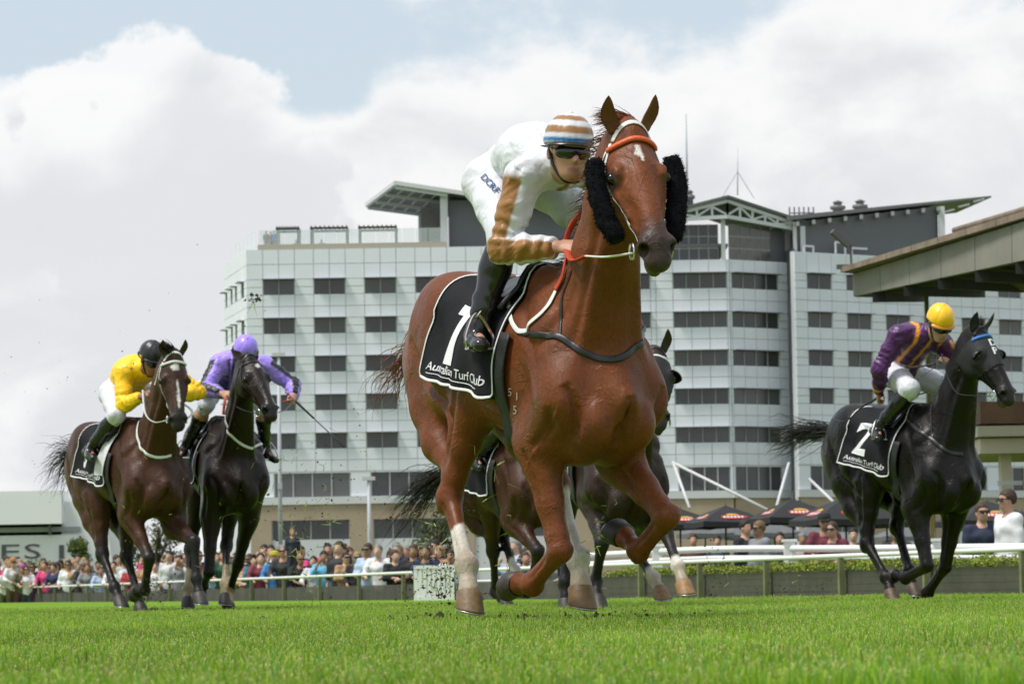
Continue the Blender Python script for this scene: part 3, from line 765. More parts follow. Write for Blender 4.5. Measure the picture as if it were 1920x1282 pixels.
def build_jockey(name, label, H, J, spec, h=.0085, hb=.011):
    J = {k: np.array(v, float) for k, v in J.items()}
    root = empty('person', H.loc, H.yaw, label, 'jockey', 'jockeys riding in the race'); 
    hy, hp, hr = spec.get('look', (0, 20, 0)); Hd = rotz(R_(hy)) @ roty(R_(hp)) @ rotx(R_(hr))
    hc = J['head']; hl = lambda v: hc + Hd @ np.array(v, float)
    lat = J['shL'] - J['shR']; lat /= np.linalg.norm(lat)
    mid = (J['pel'] + J['neck']) / 2 + np.array([-.02, 0, .055]); up1 = (J['pel'] * .3 + J['neck'] * .7) + np.array([0, 0, .045])
    torso = [J['pel'], mid, up1, J['neck'] - np.array([.0, 0, .0])]
    e = lambda c, r, R=None: Ell(hl(c), r, Hd if R is None else Hd @ R)
    headit = [('u', e((-.008, 0, .02), (.098, .077, .105)), .01), ('u', e((.040, 0, -.045), (.056, .060, .078)), .03), ('u', e((.052, 0, -.103), (.040, .040, .026)), .03),
              ('u', Tube([hl((.09, 0, -.005)), hl((.108, 0, -.047))], [.009, .014]), .012), ('u', e((.088, 0, .012), (.018, .05, .012)), .015),
              ('u', e((.089, 0, -.076), (.012, .024, .008)), .008), ('u', e((.087, 0, -.092), (.012, .021, .007)), .006),
              ('u', e((-.004, .078, -.02), (.021, .009, .031)), .006), ('u', e((-.004, -.078, -.02), (.021, .009, .031)), .006),
              ('u', Tube([J['neck'] + [-.02, 0, -.03], hl((-.012, 0, -.07))], [.062, .055]), .03)]
    def limb(a, b, c, n, off=0, upto=None):
        A, B, C = J[a + n], J[b + n], J[c + n]; return A, B, C
    body = list(headit) + [('u', Tube(torso, [.125, .135, .15, .10], [.095, .10, .10, .075], lat=lat, k=.04), .04)]
    for n, sg in (('R', -1), ('L', 1)):
        S, E, W = limb('sh', 'elb', 'han', n); fd = (W - E) / np.linalg.norm(W - E); Wr = W - fd * .06
        body += [('u', Tube([S, (S + E) / 2, E, E + (Wr - E) * .35, Wr], [.055, .047, .04, .042, .028]), .04)]
        pd, sd_ = spec.get('palm', {}).get(n, (np.array([0, -sg * .8, -.6]), np.array([.2, 0, 1.])))
        body += [('u', Group(hand_items(Wr, fd, np.array(pd, float), np.array(sd_, float))), .01)]
        A, K, N_, T = J['hip' + n], J['kne' + n], J['ank' + n], J['toe' + n]
        body += [('u', Tube([A, (A + K) / 2, K, K + (N_ - K) * .35, N_], [.085, .075, .055, .055, .036]), .04), ('u', Tube([N_ + [-.01, 0, -.02], N_ * .3 + T * .7], [.028, .02]), .02)]
    G = Group(body); V, F = polygonise(G.ev, G.lo, G.hi, h); V = relax(V, F, 1, .4)
    skin = np.array(spec.get('skin', (.50, .27, .185))); C = np.repeat(skin[None], len(V), 0) * (1 + vnoise(V, 25, 3)[:, None] * .08)
    q = (V - hc) @ Hd; onh = np.linalg.norm(q, axis=1) < .2
    lip = onh * (q[:, 0] > .08) * sstep(.014, .006, np.abs(q[:, 2] + .084)) * (np.abs(q[:, 1]) < .026); C = C * (1 - lip[:, None] * .5) + np.array([.30, .10, .08]) * lip[:, None] * .5
    hair = onh * (q[:, 0] < .02) * (q[:, 2] > -.06) * (np.abs(q[:, 1]) < .074); C[hair > 0] = spec.get('hair', (.05, .03, .02))
    mesh_obj('body', V, F, mat('skin', (.5, .27, .18), .5, spec=.35, attr='Col', bump=.1, bscale=150), root, True, {'Col': C})
    # silk jacket
    jk = [('u', Tube([J['pel'] + [.02, 0, .01], mid, up1, J['neck'] + [0, 0, -.01]], [.135, .152, .168, .105], [.108, .118, .114, .088], lat=lat, k=.05), .04),
          ('u', Tube([J['neck'] + [-.03, 0, -.02], J['neck'] * .55 + hl((-.005, 0, -.07)) * .45], [.082, .068]), .025)]
    for n, sg in (('R', -1), ('L', 1)):
        S, E, W = limb('sh', 'elb', 'han', n); fd = (W - E) / np.linalg.norm(W - E); Wr = W - fd * .085
        jk += [('u', Tube([S * .75 + J['neck'] * .25, S, (S + E) / 2, E, E + (Wr - E) * .5, Wr - fd * .02, Wr], [.080, .074, .064, .058, .052, .042, .035], k=.03), .05)]
    def jev(X, c=None, hd=None): 
        d = GJ.ev(X, c, hd)
        return d
    GJ = Group(jk); V, F = polygonise(GJ.ev, GJ.lo, GJ.hi, spec.get('hj', .0075)); V = relax(V, F, 1, .5)
    # folds of loose silk: ridges running round the limbs
    nrm = vert_normals(V, F)
    dd, tt = chain_coord(V, [J['shR'], J['elbR'], J['hanR']]); d2, t2 = chain_coord(V, [J['shL'], J['elbL'], J['hanL']])
    arm = np.where(dd < d2, tt, t2); onarm = np.minimum(dd, d2) < .11
    k = spec.get('fold', 1.0)
    w = np.where(onarm, np.sin(arm * 34 + vnoise(V, 9, 2) * 5) * .0045 * sstep(.25, .9, arm), 0) * k
    w += (.35 - np.abs(vnoise(V * [1, .6, 1] + vnoise(V, 6, 4)[:, None] * .05, 13, 11))) * .015 * k * sstep(-.05, .05, .3 - np.abs(vnoise(V, 5, 9)) + .1) + (.3 - np.abs(vnoise(V, 26, 12))) * .003 * k
    V = V + nrm * w[:, None]
    mesh_obj('jacket', V, F, wrinkle(mat('silk_' + name, (.8, .8, .8), .40, spec=.45, attr='Col', sheen=.1)), root, True, {'Col': spec['silk'](V, J, Hd, lat)})
    # breeches
    br = []
    for n, sg in (('R', -1), ('L', 1)):
        A, K, N_ = J['hip' + n], J['kne' + n], J['ank' + n]
        br += [('u', Tube([J['pel'] * .5 + A * .5 + [.02, 0, 0], A, (A + K) / 2, K, K + (N_ - K) * spec.get('brlen', .12)], [.100, .100, .084, .068, .062], k=.03), .05)]
    br += [('u', Tube([J['pel'] + [-.02, 0, .0], J['pel'] + (mid - J['pel']) * .7], [.12, .135], [.095, .105], lat=lat), .05)]
    GB = Group(br); V, F = polygonise(GB.ev, GB.lo, GB.hi, .0095); V = relax(V, F, 1, .5); nrm = vert_normals(V, F)
    V = V + nrm * ((np.abs(vnoise(V, 13, 21)) - .3) * .010)[:, None]
    H_b = mesh_obj('breeches', V, F, wrinkle(mat('breeches_white', (.64, .64, .70), .55, noise=.04, nscale=12), .22), root, True)
    bvb = BVHTree.FromPolygons([Vector(v) for v in V], [tuple(int(i) for i in f) for f in F])
    # boots
    for n, sg in (('R', -1), ('L', 1)):
        K, N_, T = J['kne' + n], J['ank' + n], J['toe' + n]; sh = N_ - K; fd = (T - N_) / np.linalg.norm(T - N_); dn = sh / np.linalg.norm(sh)
        heel = N_ - fd * .045 + dn * .055
        it = [('u', Tube([K + sh * spec.get('boot', .10), K + sh * .35, K + sh * .7, N_], [.062, .064, .050, .043], k=.02), .02),
              ('u', Tube([N_ + dn * .01, N_ + dn * .03 + fd * .06, T + dn * .01], [.042, .040, .034], [.045, .036, .026], lat=np.array([0, 1., 0]), k=.02), .02),
              ('u', Tube([N_, heel], [.040, .034]), .02)]
        GB = Group(it); V, F = polygonise(GB.ev, GB.lo, GB.hi, .0075); V = relax(V, F, 1, .5); nrm = vert_normals(V, F)
        t = np.clip((V - K) @ dn / np.linalg.norm(sh), 0, 1.2); wr = np.sin(t * 42 + vnoise(V, 14, 5) * 4) * .0028 * sstep(.45, .8, t) * sstep(1.15, 1.0, t)
        V = V + nrm * (wr + vnoise(V, 22, 6) * .002)[:, None]
        Cb = np.repeat(np.array(spec.get('bootcol', (.012, .012, .013)))[None], len(V), 0)
        if 'boottop' in spec: Cb[t < spec['boottop'][0]] = spec['boottop'][1]
        mesh_obj('boot', V, F, mat('boot_leather_' + name, (.012, .012, .013), .22, spec=.6, attr='Col', bump=.1, bscale=30), root, True, {'Col': Cb})
    # helmet under a silk cap
    he = [('u', e((-.010, 0, .034), (.117, .098, .110)), .01)]
    def plane(X):
        q = (X - hc) @ Hd; return -(q[:, 2] - (.012 + .05 * np.clip(-q[:, 0], -.1, .1) * -.6))
    GH = Group(he)
    hev = lambda X, c=None, hd=None: smax(GH.ev(X, c, hd), plane(X), .012)
    V, F = polygonise(hev, GH.lo, GH.hi, .0065); V = relax(V, F, 1, .5); q = (V - hc) @ Hd; nrm = vert_normals(V, F)
    a = np.arctan2(q[:, 1], q[:, 0]); V = V + nrm * ((np.abs(np.sin(a * 4)) ** .35 - .9) * .004 + np.sin(a * 31 + vnoise(V, 12, 3) * 3) * .0018 * sstep(.06, .01, q[:, 2]))[:, None]
    cap = mesh_obj('helmet_cap', V, F, mat('silkcap_' + name, (.8, .8, .8), .35, spec=.5, attr='Col', sheen=.2), root, True, {'Col': spec['cap'](q)})
    ball('button', hl((-.010, 0, .144)), .010, mat('capbutton_' + name, spec['cap'](np.array([[0, 0, .15]]))[0], .5), cap, 10, (1, 1, .6), Hd)
    # peak
    P = []; Fp = []
    for j, (r, z) in enumerate(((.090, .030), (.108, .025), (.128, .014), (.128, .009), (.104, .017), (.090, .022))):
        for i in range(13):
            g = R_(-62 + 124 * i / 12); P.append(hl((r * math.cos(g) - .004, r * .88 * math.sin(g), z - .012 * (1 - math.cos(g)))))
    for j in range(5):
        for i in range(12): Fp.append((j * 13 + i, j * 13 + i + 1, (j + 1) * 13 + i + 1, (j + 1) * 13 + i))
    mesh_obj('helmet_peak', P, Fp, mat('peak_' + name, spec.get('peak', (.012, .012, .014)), .3), root, True)
    # goggles
    if spec.get('goggles', True):
        gg = [('u', e((.058, 0, -.016), (.056, .074, .038)), .01), ('s', e((.118, 0, -.058), (.03, .018, .022)), .01), ('s', e((.0, 0, -.02), (.075, .066, .06)), .004)]
        GG = Group(gg); V, F = polygonise(GG.ev, GG.lo, GG.hi, .006); V = relax(V, F, 1, .5)
        gl = mesh_obj('goggles', V, F, mat('goggle_lens', (.008, .008, .012), .08, spec=.7), root, True)
        pts = [hl((.118 * math.cos(g) * .88 - .012, .101 * math.sin(g), -.008 + .02 * (1 - math.cos(g)) * .5)) for g in np.linspace(R_(40), R_(320), 22)]
        MB().tube(pts, .009, 6, flat=.25, up=Hd[:, 2]).build('strap', mat('black_web', (.015, .015, .016), .7), gl, True)
    pts = [hl((.0, .083, .01)), hl((.03, .068, -.07)), hl((.055, .03, -.125)), hl((.058, 0, -.132)), hl((.055, -.03, -.125)), hl((.03, -.068, -.07)), hl((.0, -.083, .01))]
    MB().tube(spline(pts, 20), .006, 6).build('chin_strap', mat('black_web', (.015, .015, .016), .7), root, True)
    X = Horse(); X.root = root; X.J = J; X.hl = hl; X.bvb = bvb; X.Hd = Hd; X.lat = lat
    return X

def wrinkle(m, strength=.30):
    nt = m.node_tree; b = nt.nodes['Principled BSDF']; N = nt.nodes.new; L = nt.links.new
    if b.inputs['Normal'].is_linked: return m
    tc = N('ShaderNodeTexCoord'); n0 = N('ShaderNodeTexNoise'); n0.inputs['Scale'].default_value = 7; n0.inputs['Detail'].default_value = 1; n0.inputs['Distortion'].default_value = 2.2; L(tc.outputs['Object'], n0.inputs[0])
    n1 = N('ShaderNodeTexNoise'); n1.inputs['Scale'].default_value = 22; n1.inputs['Detail'].default_value = 2; n1.inputs['Distortion'].default_value = 1.2; L(tc.outputs['Object'], n1.inputs[0])
    b0 = N('ShaderNodeBump'); b0.inputs['Strength'].default_value = strength; b0.inputs['Distance'].default_value = .06; L(n0.outputs[0], b0.inputs['Height'])
    b1 = N('ShaderNodeBump'); b1.inputs['Strength'].default_value = strength; b1.inputs['Distance'].default_value = .014; L(n1.outputs[0], b1.inputs['Height']); L(b0.outputs[0], b1.inputs['Normal'])
    L(b1.outputs[0], b.inputs['Normal']); return m

def vert_normals(V, F):
    a, b, c, d = (V[F[:, i]] for i in range(4)); n = np.cross(c - a, d - b); N = np.zeros_like(V)
    for i in range(4):
        for k in range(3): N[:, k] += np.bincount(F[:, i], n[:, k], len(V))
    return N / (np.linalg.norm(N, axis=1)[:, None] + 1e-9)

def arm_angle(V, J, n):
    """position along the arm and angle round it (0 = outside)"""
    S, E, W = J['sh' + n], J['elb' + n], J['han' + n]; d, t = chain_coord(V, [S, E, W])
    sg = -1 if n == 'R' else 1; a = np.where((t < 1)[:, None], (E - S) / np.linalg.norm(E - S), (W - E) / np.linalg.norm(W - E))
    p = np.where((t < 1)[:, None], S + np.minimum(t, 1)[:, None] * (E - S), E + np.maximum(t - 1, 0)[:, None] * (W - E)); r = V - p
    hinge = np.cross(E - S, W - E); hinge /= np.linalg.norm(hinge); hinge = hinge * np.sign(hinge[1] * sg + 1e-9)
    fr = np.cross(a, hinge[None].repeat(len(V), 0)); fr *= np.sign((fr @ (W - S)))[:, None] if False else 1
    return d, t, np.arctan2((r * fr).sum(1), r @ hinge)
# ------------------------------------------------------------------ tack
def cloth_fn(H, side, rear, front, phim, lift=.012):
    """maps u (rear..front), v (spine..hem) to the draped cloth surface in the horse frame"""
    o = H.o
    def f(u, v, l=0):
        x = (rear[0] + (rear[1] - rear[0]) * v) * (1 - u) + (front[0] + (front[1] - front[0]) * v) * u
        ph = v * phim * (.88 + .14 * u); dr = np.array([0, side * math.sin(ph), math.cos(ph)]); c = np.array([x, 0, 1.2])
        O = o.tr(c + dr * 1.2); hit, n, i, dist = H.bvh.ray_cast(Vector(O), Vector(o.T @ -dr))
        if hit is None: p = o.tr(c + dr * .33); 
        else: p = np.array(hit)
        fold = .010 * math.sin(u * 9 + v * 5) * v * v + .007 * math.sin(u * 21 - v * 4) * v ** 3
        return p + (o.T @ dr) * (lift + fold + .022 * v ** 4 + l)
    return f

def clothgrid(f, nu, nv, u0=0, u1=1, v0=0, v1=1, l=0): 
    V = [f(u0 + (u1 - u0) * i / nu, v0 + (v1 - v0) * j / nv, l) for j in range(nv + 1) for i in range(nu + 1)]
    F = [(j * (nu + 1) + i, j * (nu + 1) + i + 1, (j + 1) * (nu + 1) + i + 1, (j + 1) * (nu + 1) + i) for j in range(nv) for i in range(nu)]
    return V, F

def saddle_cloth(H, num, sides=(-1, 1), rear=(-.27, -.40), front=(.34, .26), phim=R_(112), text=True, lift=.012):
    cm = mat('cloth_black', (.012, .012, .015), .75, noise=.15, nscale=14, bump=.25, bscale=25, spec=.2); wm = mat('cloth_white', (.74, .74, .76), .7, bump=.1, bscale=50)
    V = []; F = []; fs = {}
    for s in (-1, 1):
        f = cloth_fn(H, s, rear, front, phim, lift); fs[s] = f; v, q = clothgrid(f, 26, 26)
        if s > 0: q = [t[::-1] for t in q]
        n = len(V); V += v; F += [tuple(i + n for i in t) for t in q]
    cl = mesh_obj('saddle_cloth', V, F, cm, H.root, True)
    md = cl.modifiers.new('thick', 'SOLIDIFY'); md.thickness = .004; md.offset = 0
    for s in sides:
        f = fs[s]
        edge = [f(.012, v, .005) for v in np.linspace(.12, .985, 26)] + [f(u, .985, .005) for u in np.linspace(.03, .97, 24)] + [f(.985, v, .005) for v in np.linspace(.97, .0, 26)]
        nn = [H.o.T @ np.array([0, s, .2])] * len(edge)
        MB().tube(edge, .0062, 6, flat=.3, up=np.array(nn)).build('binding', wm, cl, True)
        W, Hh = .64, .80
        def put(txt, name, u0, v0, size, bold=0, sp=1.0, m=wm, wide=1.0, tilt=0):
            if len(txt) > 1:
                for k, ch in enumerate(txt):
                    if ch == ' ': continue
                    x1 = text_geo(txt[:k + 1], size, bold, sp)[0][:, 0].max(); g1 = text_geo(ch, size, bold, sp)[0][:, 0]; put(ch, 'letter', u0 + (x1 - g1.max()) / W, v0, size, bold, sp, m)
                return
            g, q = text_geo(txt, size, bold, sp)
            # on the right side the horse's head is to the right, on the left side to the left
            P = []
            for x, y, z in g:
                x *= wide; x, y = x + tilt * y, y
                u = u0 + x / W if s < 0 else 1 - (1 - u0) + x / W
                if s > 0: u = (u0 + .0) + (-x) / W + (.8 - u0) * 0 + .62 * 0
                P.append(f(u, v0 - y / Hh, .006))
            o_ = mesh_obj(name, P, q, m, cl, False); return o_
        if s < 0:
            if num == '1':
                # tapering white figure one
                bm = [(.27, .36), (.27, .44), (.335, .41), (.335, .80), (.435, .80), (.435, .36)]
                v, q = clothgrid(f, 5, 24, .31, .455, .36, .845, .006); mesh_obj('number', v, q, wm, cl, True)
                v, q = clothgrid(f, 4, 5, .24, .32, .38, .46, .0065); mesh_obj('number_flag', v, q, wm, cl, True)
            else: put(num, 'number', .16, .80, .50, .012, 1.0)
            if text:
                put('Australian Turf Club', 'lettering', .10, .915, .070, .0002, .92)
                MB().tube([f(u, .94, .006) for u in np.linspace(.12, .85, 20)], .0016, 4).build('rule', wm, cl)
    H.cloth = cl; H.cf = fs
    return cl

def strap(H, pts, w, m, name, parent, lift=.004, n=40, thick=.16):
    """band lying on the body: pts are photo pixels or horse-frame points"""
    P = []; 
    for p in pts:
        q = pix(H, *p)[0] if len(p) == 2 else np.array(p, float)
        if q is not None: P.append(q)
    S = spline(P, n); out = []; N = []
    for p in S:
        loc, nr, i, d = H.bvh.find_nearest(Vector(p)); out.append(np.array(loc) + np.array(nr) * lift); N.append(np.array(nr))
    return MB().tube(out, w / 2, 8, flat=thick, up=np.array(N)).build(name, m, parent, True)

def band_head(H, s0, pts, w, m, name, parent, lift=.003, n=24, thick=.18, surf=True):
    """strap on the head given in head coordinates"""
    S = spline([H.o.h(p) for p in pts], n); out = []; N = []
    for p in S:
        loc, nr, i, d = H.bvh.find_nearest(Vector(p))
        out.append(np.array(loc) + np.array(nr) * lift if surf else p); N.append(np.array(nr))
    return MB().tube(out, w / 2, 8, flat=thick, up=np.array(N)).build(name, m, parent, True)

def bridle(H, leather, brow, noseband=None, browr=.012):
    o = H.o; root = H.root
    hs = band_head(H, 0, [(.05, -.10, .06), (.02, -.06, .10), (.01, 0, .11), (.02, .06, .10), (.05, .10, .06)], .022, leather, 'headpiece', root)
    for s in (-1, 1):
        band_head(H, 0, [(.05, s * .11, .05), (.16, s * .13, -.03), (.30, s * .10, -.06), (.44, s * .07, -.075), (.485, s * .06, -.085)], .018, leather, 'cheek_piece', root, n=30)
        # bit ring
        c = o.h((.495, s * .068, -.088)); pts = [c + o.H @ np.array([.030 * math.cos(a), s * .006, .030 * math.sin(a)]) for a in np.linspace(0, 2 * math.pi, 20, endpoint=False)]
        MB().tube(pts, .0045, 8, closed=True).build('bit_ring', mat('bit_metal', (.6, .6, .6), .22, 1), root, True)
    band_head(H, 0, [(.075, -.115, .03), (.085, -.09, .07), (.090, -.04, .085), (.090, 0, .088), (.090, .04, .085), (.085, .09, .07), (.075, .115, .03)], browr * 2, brow, 'browband', root, lift=browr * .7, thick=.9 if browr > .009 else .35)
    if noseband: band_head(H, 0, [(.36, -.09, -.09), (.37, -.07, .0), (.375, 0, .05), (.37, .07, .0), (.36, .09, -.09)], .022, noseband, 'noseband', root)
    band_head(H, 0, [(.06, -.11, .02), (.10, -.09, -.14), (.10, 0, -.24), (.10, .09, -.14), (.06, .11, .02)], .014, leather, 'throat_lash', root)

def rein(H, pts, r, m, name='rein', parent=None, n=40, flat=.35):
    return MB().tube(spline(pts, n), r, 8, flat=flat).build(name, m, parent or H.root, True)

def saddle(H, J):
    o = H.o; sm = mat('saddle_leather', (.015, .014, .014), .35, spec=.5, noise=.2, nscale=20); f = H.cf
    V = []; F = []; nu, nv = 12, 20
    def surf(u, w):     # u along, w -1..1 across
        s = 1 if w >= 0 else -1; return f[s](.50 + .42 * u, abs(w) * .42, .012 + .03 * (1 - abs(w)) * (abs(u - .5) * 1.4) ** 2 + .006)
    for j in range(nv + 1):
        for i in range(nu + 1): V.append(surf(i / nu, -1 + 2 * j / nv))
    for j in range(nv):
        for i in range(nu): F.append((j * (nu + 1) + i, j * (nu + 1) + i + 1, (j + 1) * (nu + 1) + i + 1, (j + 1) * (nu + 1) + i))
    sd_ = mesh_obj('saddle', V, F, sm, H.root, True); md = sd_.modifiers.new('thick', 'SOLIDIFY'); md.thickness = .02; md.offset = 1
    # girth round the belly
    pts = []
    for ph in np.linspace(R_(62), R_(298), 40):
        dr = np.array([0, math.sin(ph), math.cos(ph)]); c = np.array([.30 + .03 * math.cos(ph), 0, 1.2]); hit, n, i, d = H.bvh.ray_cast(Vector(o.tr(c + dr * .42)), Vector(o.T @ -dr))
        if hit is not None: pts.append(np.array(hit) + (o.T @ dr) * .012)
    N = [p - o.tr((.3, 0, 1.2)) for p in pts]
    MB().tube(pts, .055, 8, flat=.10, up=np.array(N)).build('girth', mat('girth_black', (.013, .013, .014), .6, bump=.2, bscale=80), H.root, True)
    for n, s in (('R', -1), ('L', 1)):
        a, t = J['ank' + n], J['toe' + n]; fd = (t - a) / np.linalg.norm(t - a); sole = a + fd * .085 + np.array([0, 0, -.045]); top = sole + np.array([-.02, 0, .13])
        lt = np.array([0, 1., 0]); pts = [sole - lt * .055, sole - lt * .058 + [0, 0, .05], top - lt * .015, top + lt * .015, sole + lt * .058 + [0, 0, .05], sole + lt * .055]
        b = MB(); b.tube(spline(pts, 24), .006, 6); b.bar(sole - lt * .057, sole + lt * .057, .034, .010); b.build('stirrup', mat('bit_metal', (.6, .6, .6), .22, 1), H.root)
        rt = f[s](.72, .25, .03)
        MB().tube(spline([rt, (rt + top) / 2 + lt * s * .02, top], 12), .012, 6, flat=.25, up=lt).build('stirrup_leather', mat('cloth_white', (.74, .74, .76), .7), H.root, True)

def head_tube_cheek(H, s, m):
    """fluffy sheepskin cheek roll"""
    pts = spline([(.115, s * .150, .015), (.22, s * .158, -.035), (.34, s * .134, -.085), (.42, s * .108, -.105)], 26); V = []; F = []
    P = np.array([H.o.h(p) for p in pts]); r = np.array([.033 + .006 * math.sin(math.pi * i / 25) for i in range(26)]); r[0] *= .75; r[-1] *= .8
    v, f = tube_geo(P, r, 28, flat=.95); v = np.array(v); q = np.array([x for x in f if len(x) == 4])
    c = np.repeat(P, 28, 0); n = (v - c); n /= np.linalg.norm(n, axis=1)[:, None]
    v = v + n * (vnoise(v, 60, 3) * .005 + vnoise(v, 150, 4) * .004)[:, None]
    o_ = mesh_obj('cheek_roll', v, f, m, H.root, True)
    # wool fibres
    rng = np.random.default_rng(3 + s); k = rng.integers(0, len(v), 1500)
    strands('wool', v[k] - n[k] * .002, n[k] + rng.normal(0, .5, (1500, 3)), .013, .0028, m, o_, grav=.1, wave=.003, seg=2, rng=rng)
    return o_

def mane(H, n, L, drift=None, seed=1, t0=.15, t1=1.0, side=-1):
    o = H.o; rng = np.random.default_rng(seed); roots = []; dirs = []
    for i in range(n):
        t = rng.uniform(t0, t1); p = o.cr(t, -.5) + o.nl * rng.uniform(-.02, .02); d = o.cr(t, 0) - p; hit, nr, j, dd = H.bvh.ray_cast(Vector(p), Vector(d / np.linalg.norm(d)))
        if hit is None: continue
        roots.append(np.array(hit) - np.array(nr) * .004); bk = -(o.J['poll'] - o.J['neckbase']); bk = bk / np.linalg.norm(bk)
        dirs.append(np.array(nr) * .7 + bk * .8 + np.array([-.5, 0, .1]) + o.nl * side * rng.uniform(-.1, .9) + rng.normal(0, .12, 3))
    return strands('mane', roots, dirs, L, .006, H.hairm, H.root, grav=.6, wave=.010, seg=6, rng=rng, drift=drift)

def forelock(H, n, L, d, seed=2, spread=.03):
    rng = np.random.default_rng(seed); o = H.o; roots = [o.h((rng.uniform(-.04, .035), rng.uniform(-spread, spread), .085 - .01)) for _ in range(n)]; dirs = [o.H @ (np.array(d) + rng.normal(0, .11, 3)) for _ in range(n)]
    return strands('forelock', roots, dirs, L, .006, H.hairm, H.root, grav=.9, wave=.006, seg=6, rng=rng)

def tail(H, n, L, d, grav=.5, seed=3, spread=.3, w=.008):
    rng = np.random.default_rng(seed); o = H.o; base = o.tr((-.80, 0, 1.40)); d = np.array(d, float); d /= np.linalg.norm(d)
    dock = spline([o.tr((-.70, 0, 1.46)), base, base + d * .14, base + d * .26 + [0, 0, -.02]], 12)
    tb = MB().tube(dock, np.linspace(.05, .018, 12), 10).build('tail', H.hairm, H.root, True)
    roots = []; dirs = []
    for i in range(n):
        k = rng.integers(3, 12); roots.append(dock[k] + rng.normal(0, .012, 3)); dirs.append(d + rng.normal(0, spread, 3) * [1, .6, 1])
    st = strands('tail_hair', roots, dirs, L, w, H.hairm, tb, grav=grav, wave=.035, seg=8, rng=rng)
    return tb
POSES = {
  'lead': {'X': 0.0627, 'Y': 13.8908, 'yaw': -1.109, 'pitch': 0.072, 'dz': -0.1589, 'fR': [-1.028, 0.2416, -1.1117, -1.6218, -1.6973, -0.0686], 'fL': [-0.8315, 0.9644, -1.1259, -2.0473, -2.1241, 0.0824], 'hR': [1.1338, -0.2847, 0.6978, 0.476, 0.2257, 0.1628], 'hL': [1.1501, 0.4722, 0.6568, 0.3755, 0.1218, -0.0993], 'neck': [-0.1943, 0.9265], 'head': [-0.1342, 0.9191, 0.074]},
  'bay5': {'X': -3.0982, 'Y': 27.168, 'yaw': -1.0641, 'pitch': 0.0324, 'dz': -0.0663, 'fR': [-0.7203, 0.7017, -0.5771, -1.5445, -1.4792, -0.1031], 'fL': [-0.2224, 1.243, 0.1747, 0.3592, 0.399, -0.0171], 'hR': [0.7951, 0.2234, 0.773, 0.7491, 0.7401, 0.0184], 'hL': [0.7815, -0.0654, 0.6837, 0.5275, 0.4726, -0.042], 'neck': [-0.0805, 0.9377], 'head': [-0.2215, 1.0743, 0.0341]},
  'purple': {'X': -2.3846, 'Y': 28.0065, 'yaw': -1.3277, 'pitch': 0.029, 'dz': -0.0266, 'fR': [-0.3493, 0.1999, -1.1871, -1.2217, -1.2217, 0.0871], 'fL': [-0.4974, -0.4776, -0.7953, 0.4157, 0.0149, -0.1642], 'hR': [0.824, -0.0535, 0.4717, 0.7416, 0.734, 0.1473], 'hL': [0.9031, 0.0624, 0.5534, 0.6299, 0.6086, -0.1395], 'neck': [0.0371, 0.8797], 'head': [0.3518, 0.79, 0.0279]},
  'black2': {'X': 2.8744, 'Y': 25.329, 'yaw': -1.0848, 'pitch': 0.0778, 'dz': -0.1349, 'fR': [-0.8143, 0.3323, -1.2805, -1.7218, -1.6646, 0.042], 'fL': [-0.8067, -0.2796, -0.8584, -1.1639, -1.2972, -0.0296], 'hR': [0.8827, 0.0239, 0.8156, 0.6001, 0.4324, 0.0975], 'hL': [1.2238, -0.2769, 0.4821, 0.3731, 0.418, -0.0517], 'neck': [-0.0523, 1.0269], 'head': [0.18, 0.9112, 0.0063]},
  'brownA': {'X': -0.1978, 'Y': 25.6366, 'yaw': -1.1478, 'pitch': -0.0222, 'dz': -0.2437, 'fR': [-0.8605, 1.0227, -0.6647, -1.0472, -1.0472, -0.087], 'fL': [-1.2364, 0.7048, 0.6001, 0.4822, 0.4499, -0.1539], 'hR': [1.1098, -0.5003, -0.5014, 0.9236, 0.5631, -0.3007], 'hL': [1.3937, -0.6705, 0.7116, 0.8228, 0.6718, -0.0401], 'neck': [0.0, 0.6109], 'head': [0.0, 0.8727, 0.0]},
  'darkB': {'X': 0.5793, 'Y': 22.1574, 'yaw': -1.3621, 'pitch': 0.107, 'dz': -0.2436, 'fR': [-1.4566, 0.8351, -0.5927, 0.6093, 0.577, 0.0373], 'fL': [-0.7705, 1.4318, 0.7564, 0.6371, 0.5403, 0.0933], 'hR': [1.2208, -0.7052, 0.0, 0.2042, 0.1986, 0.0391], 'hL': [0.9343, 0.0578, 1.0926, 0.8853, 0.6717, 0.1557], 'neck': [0.0332, 0.6386], 'head': [-0.1813, 0.7499, -0.0051]},
}
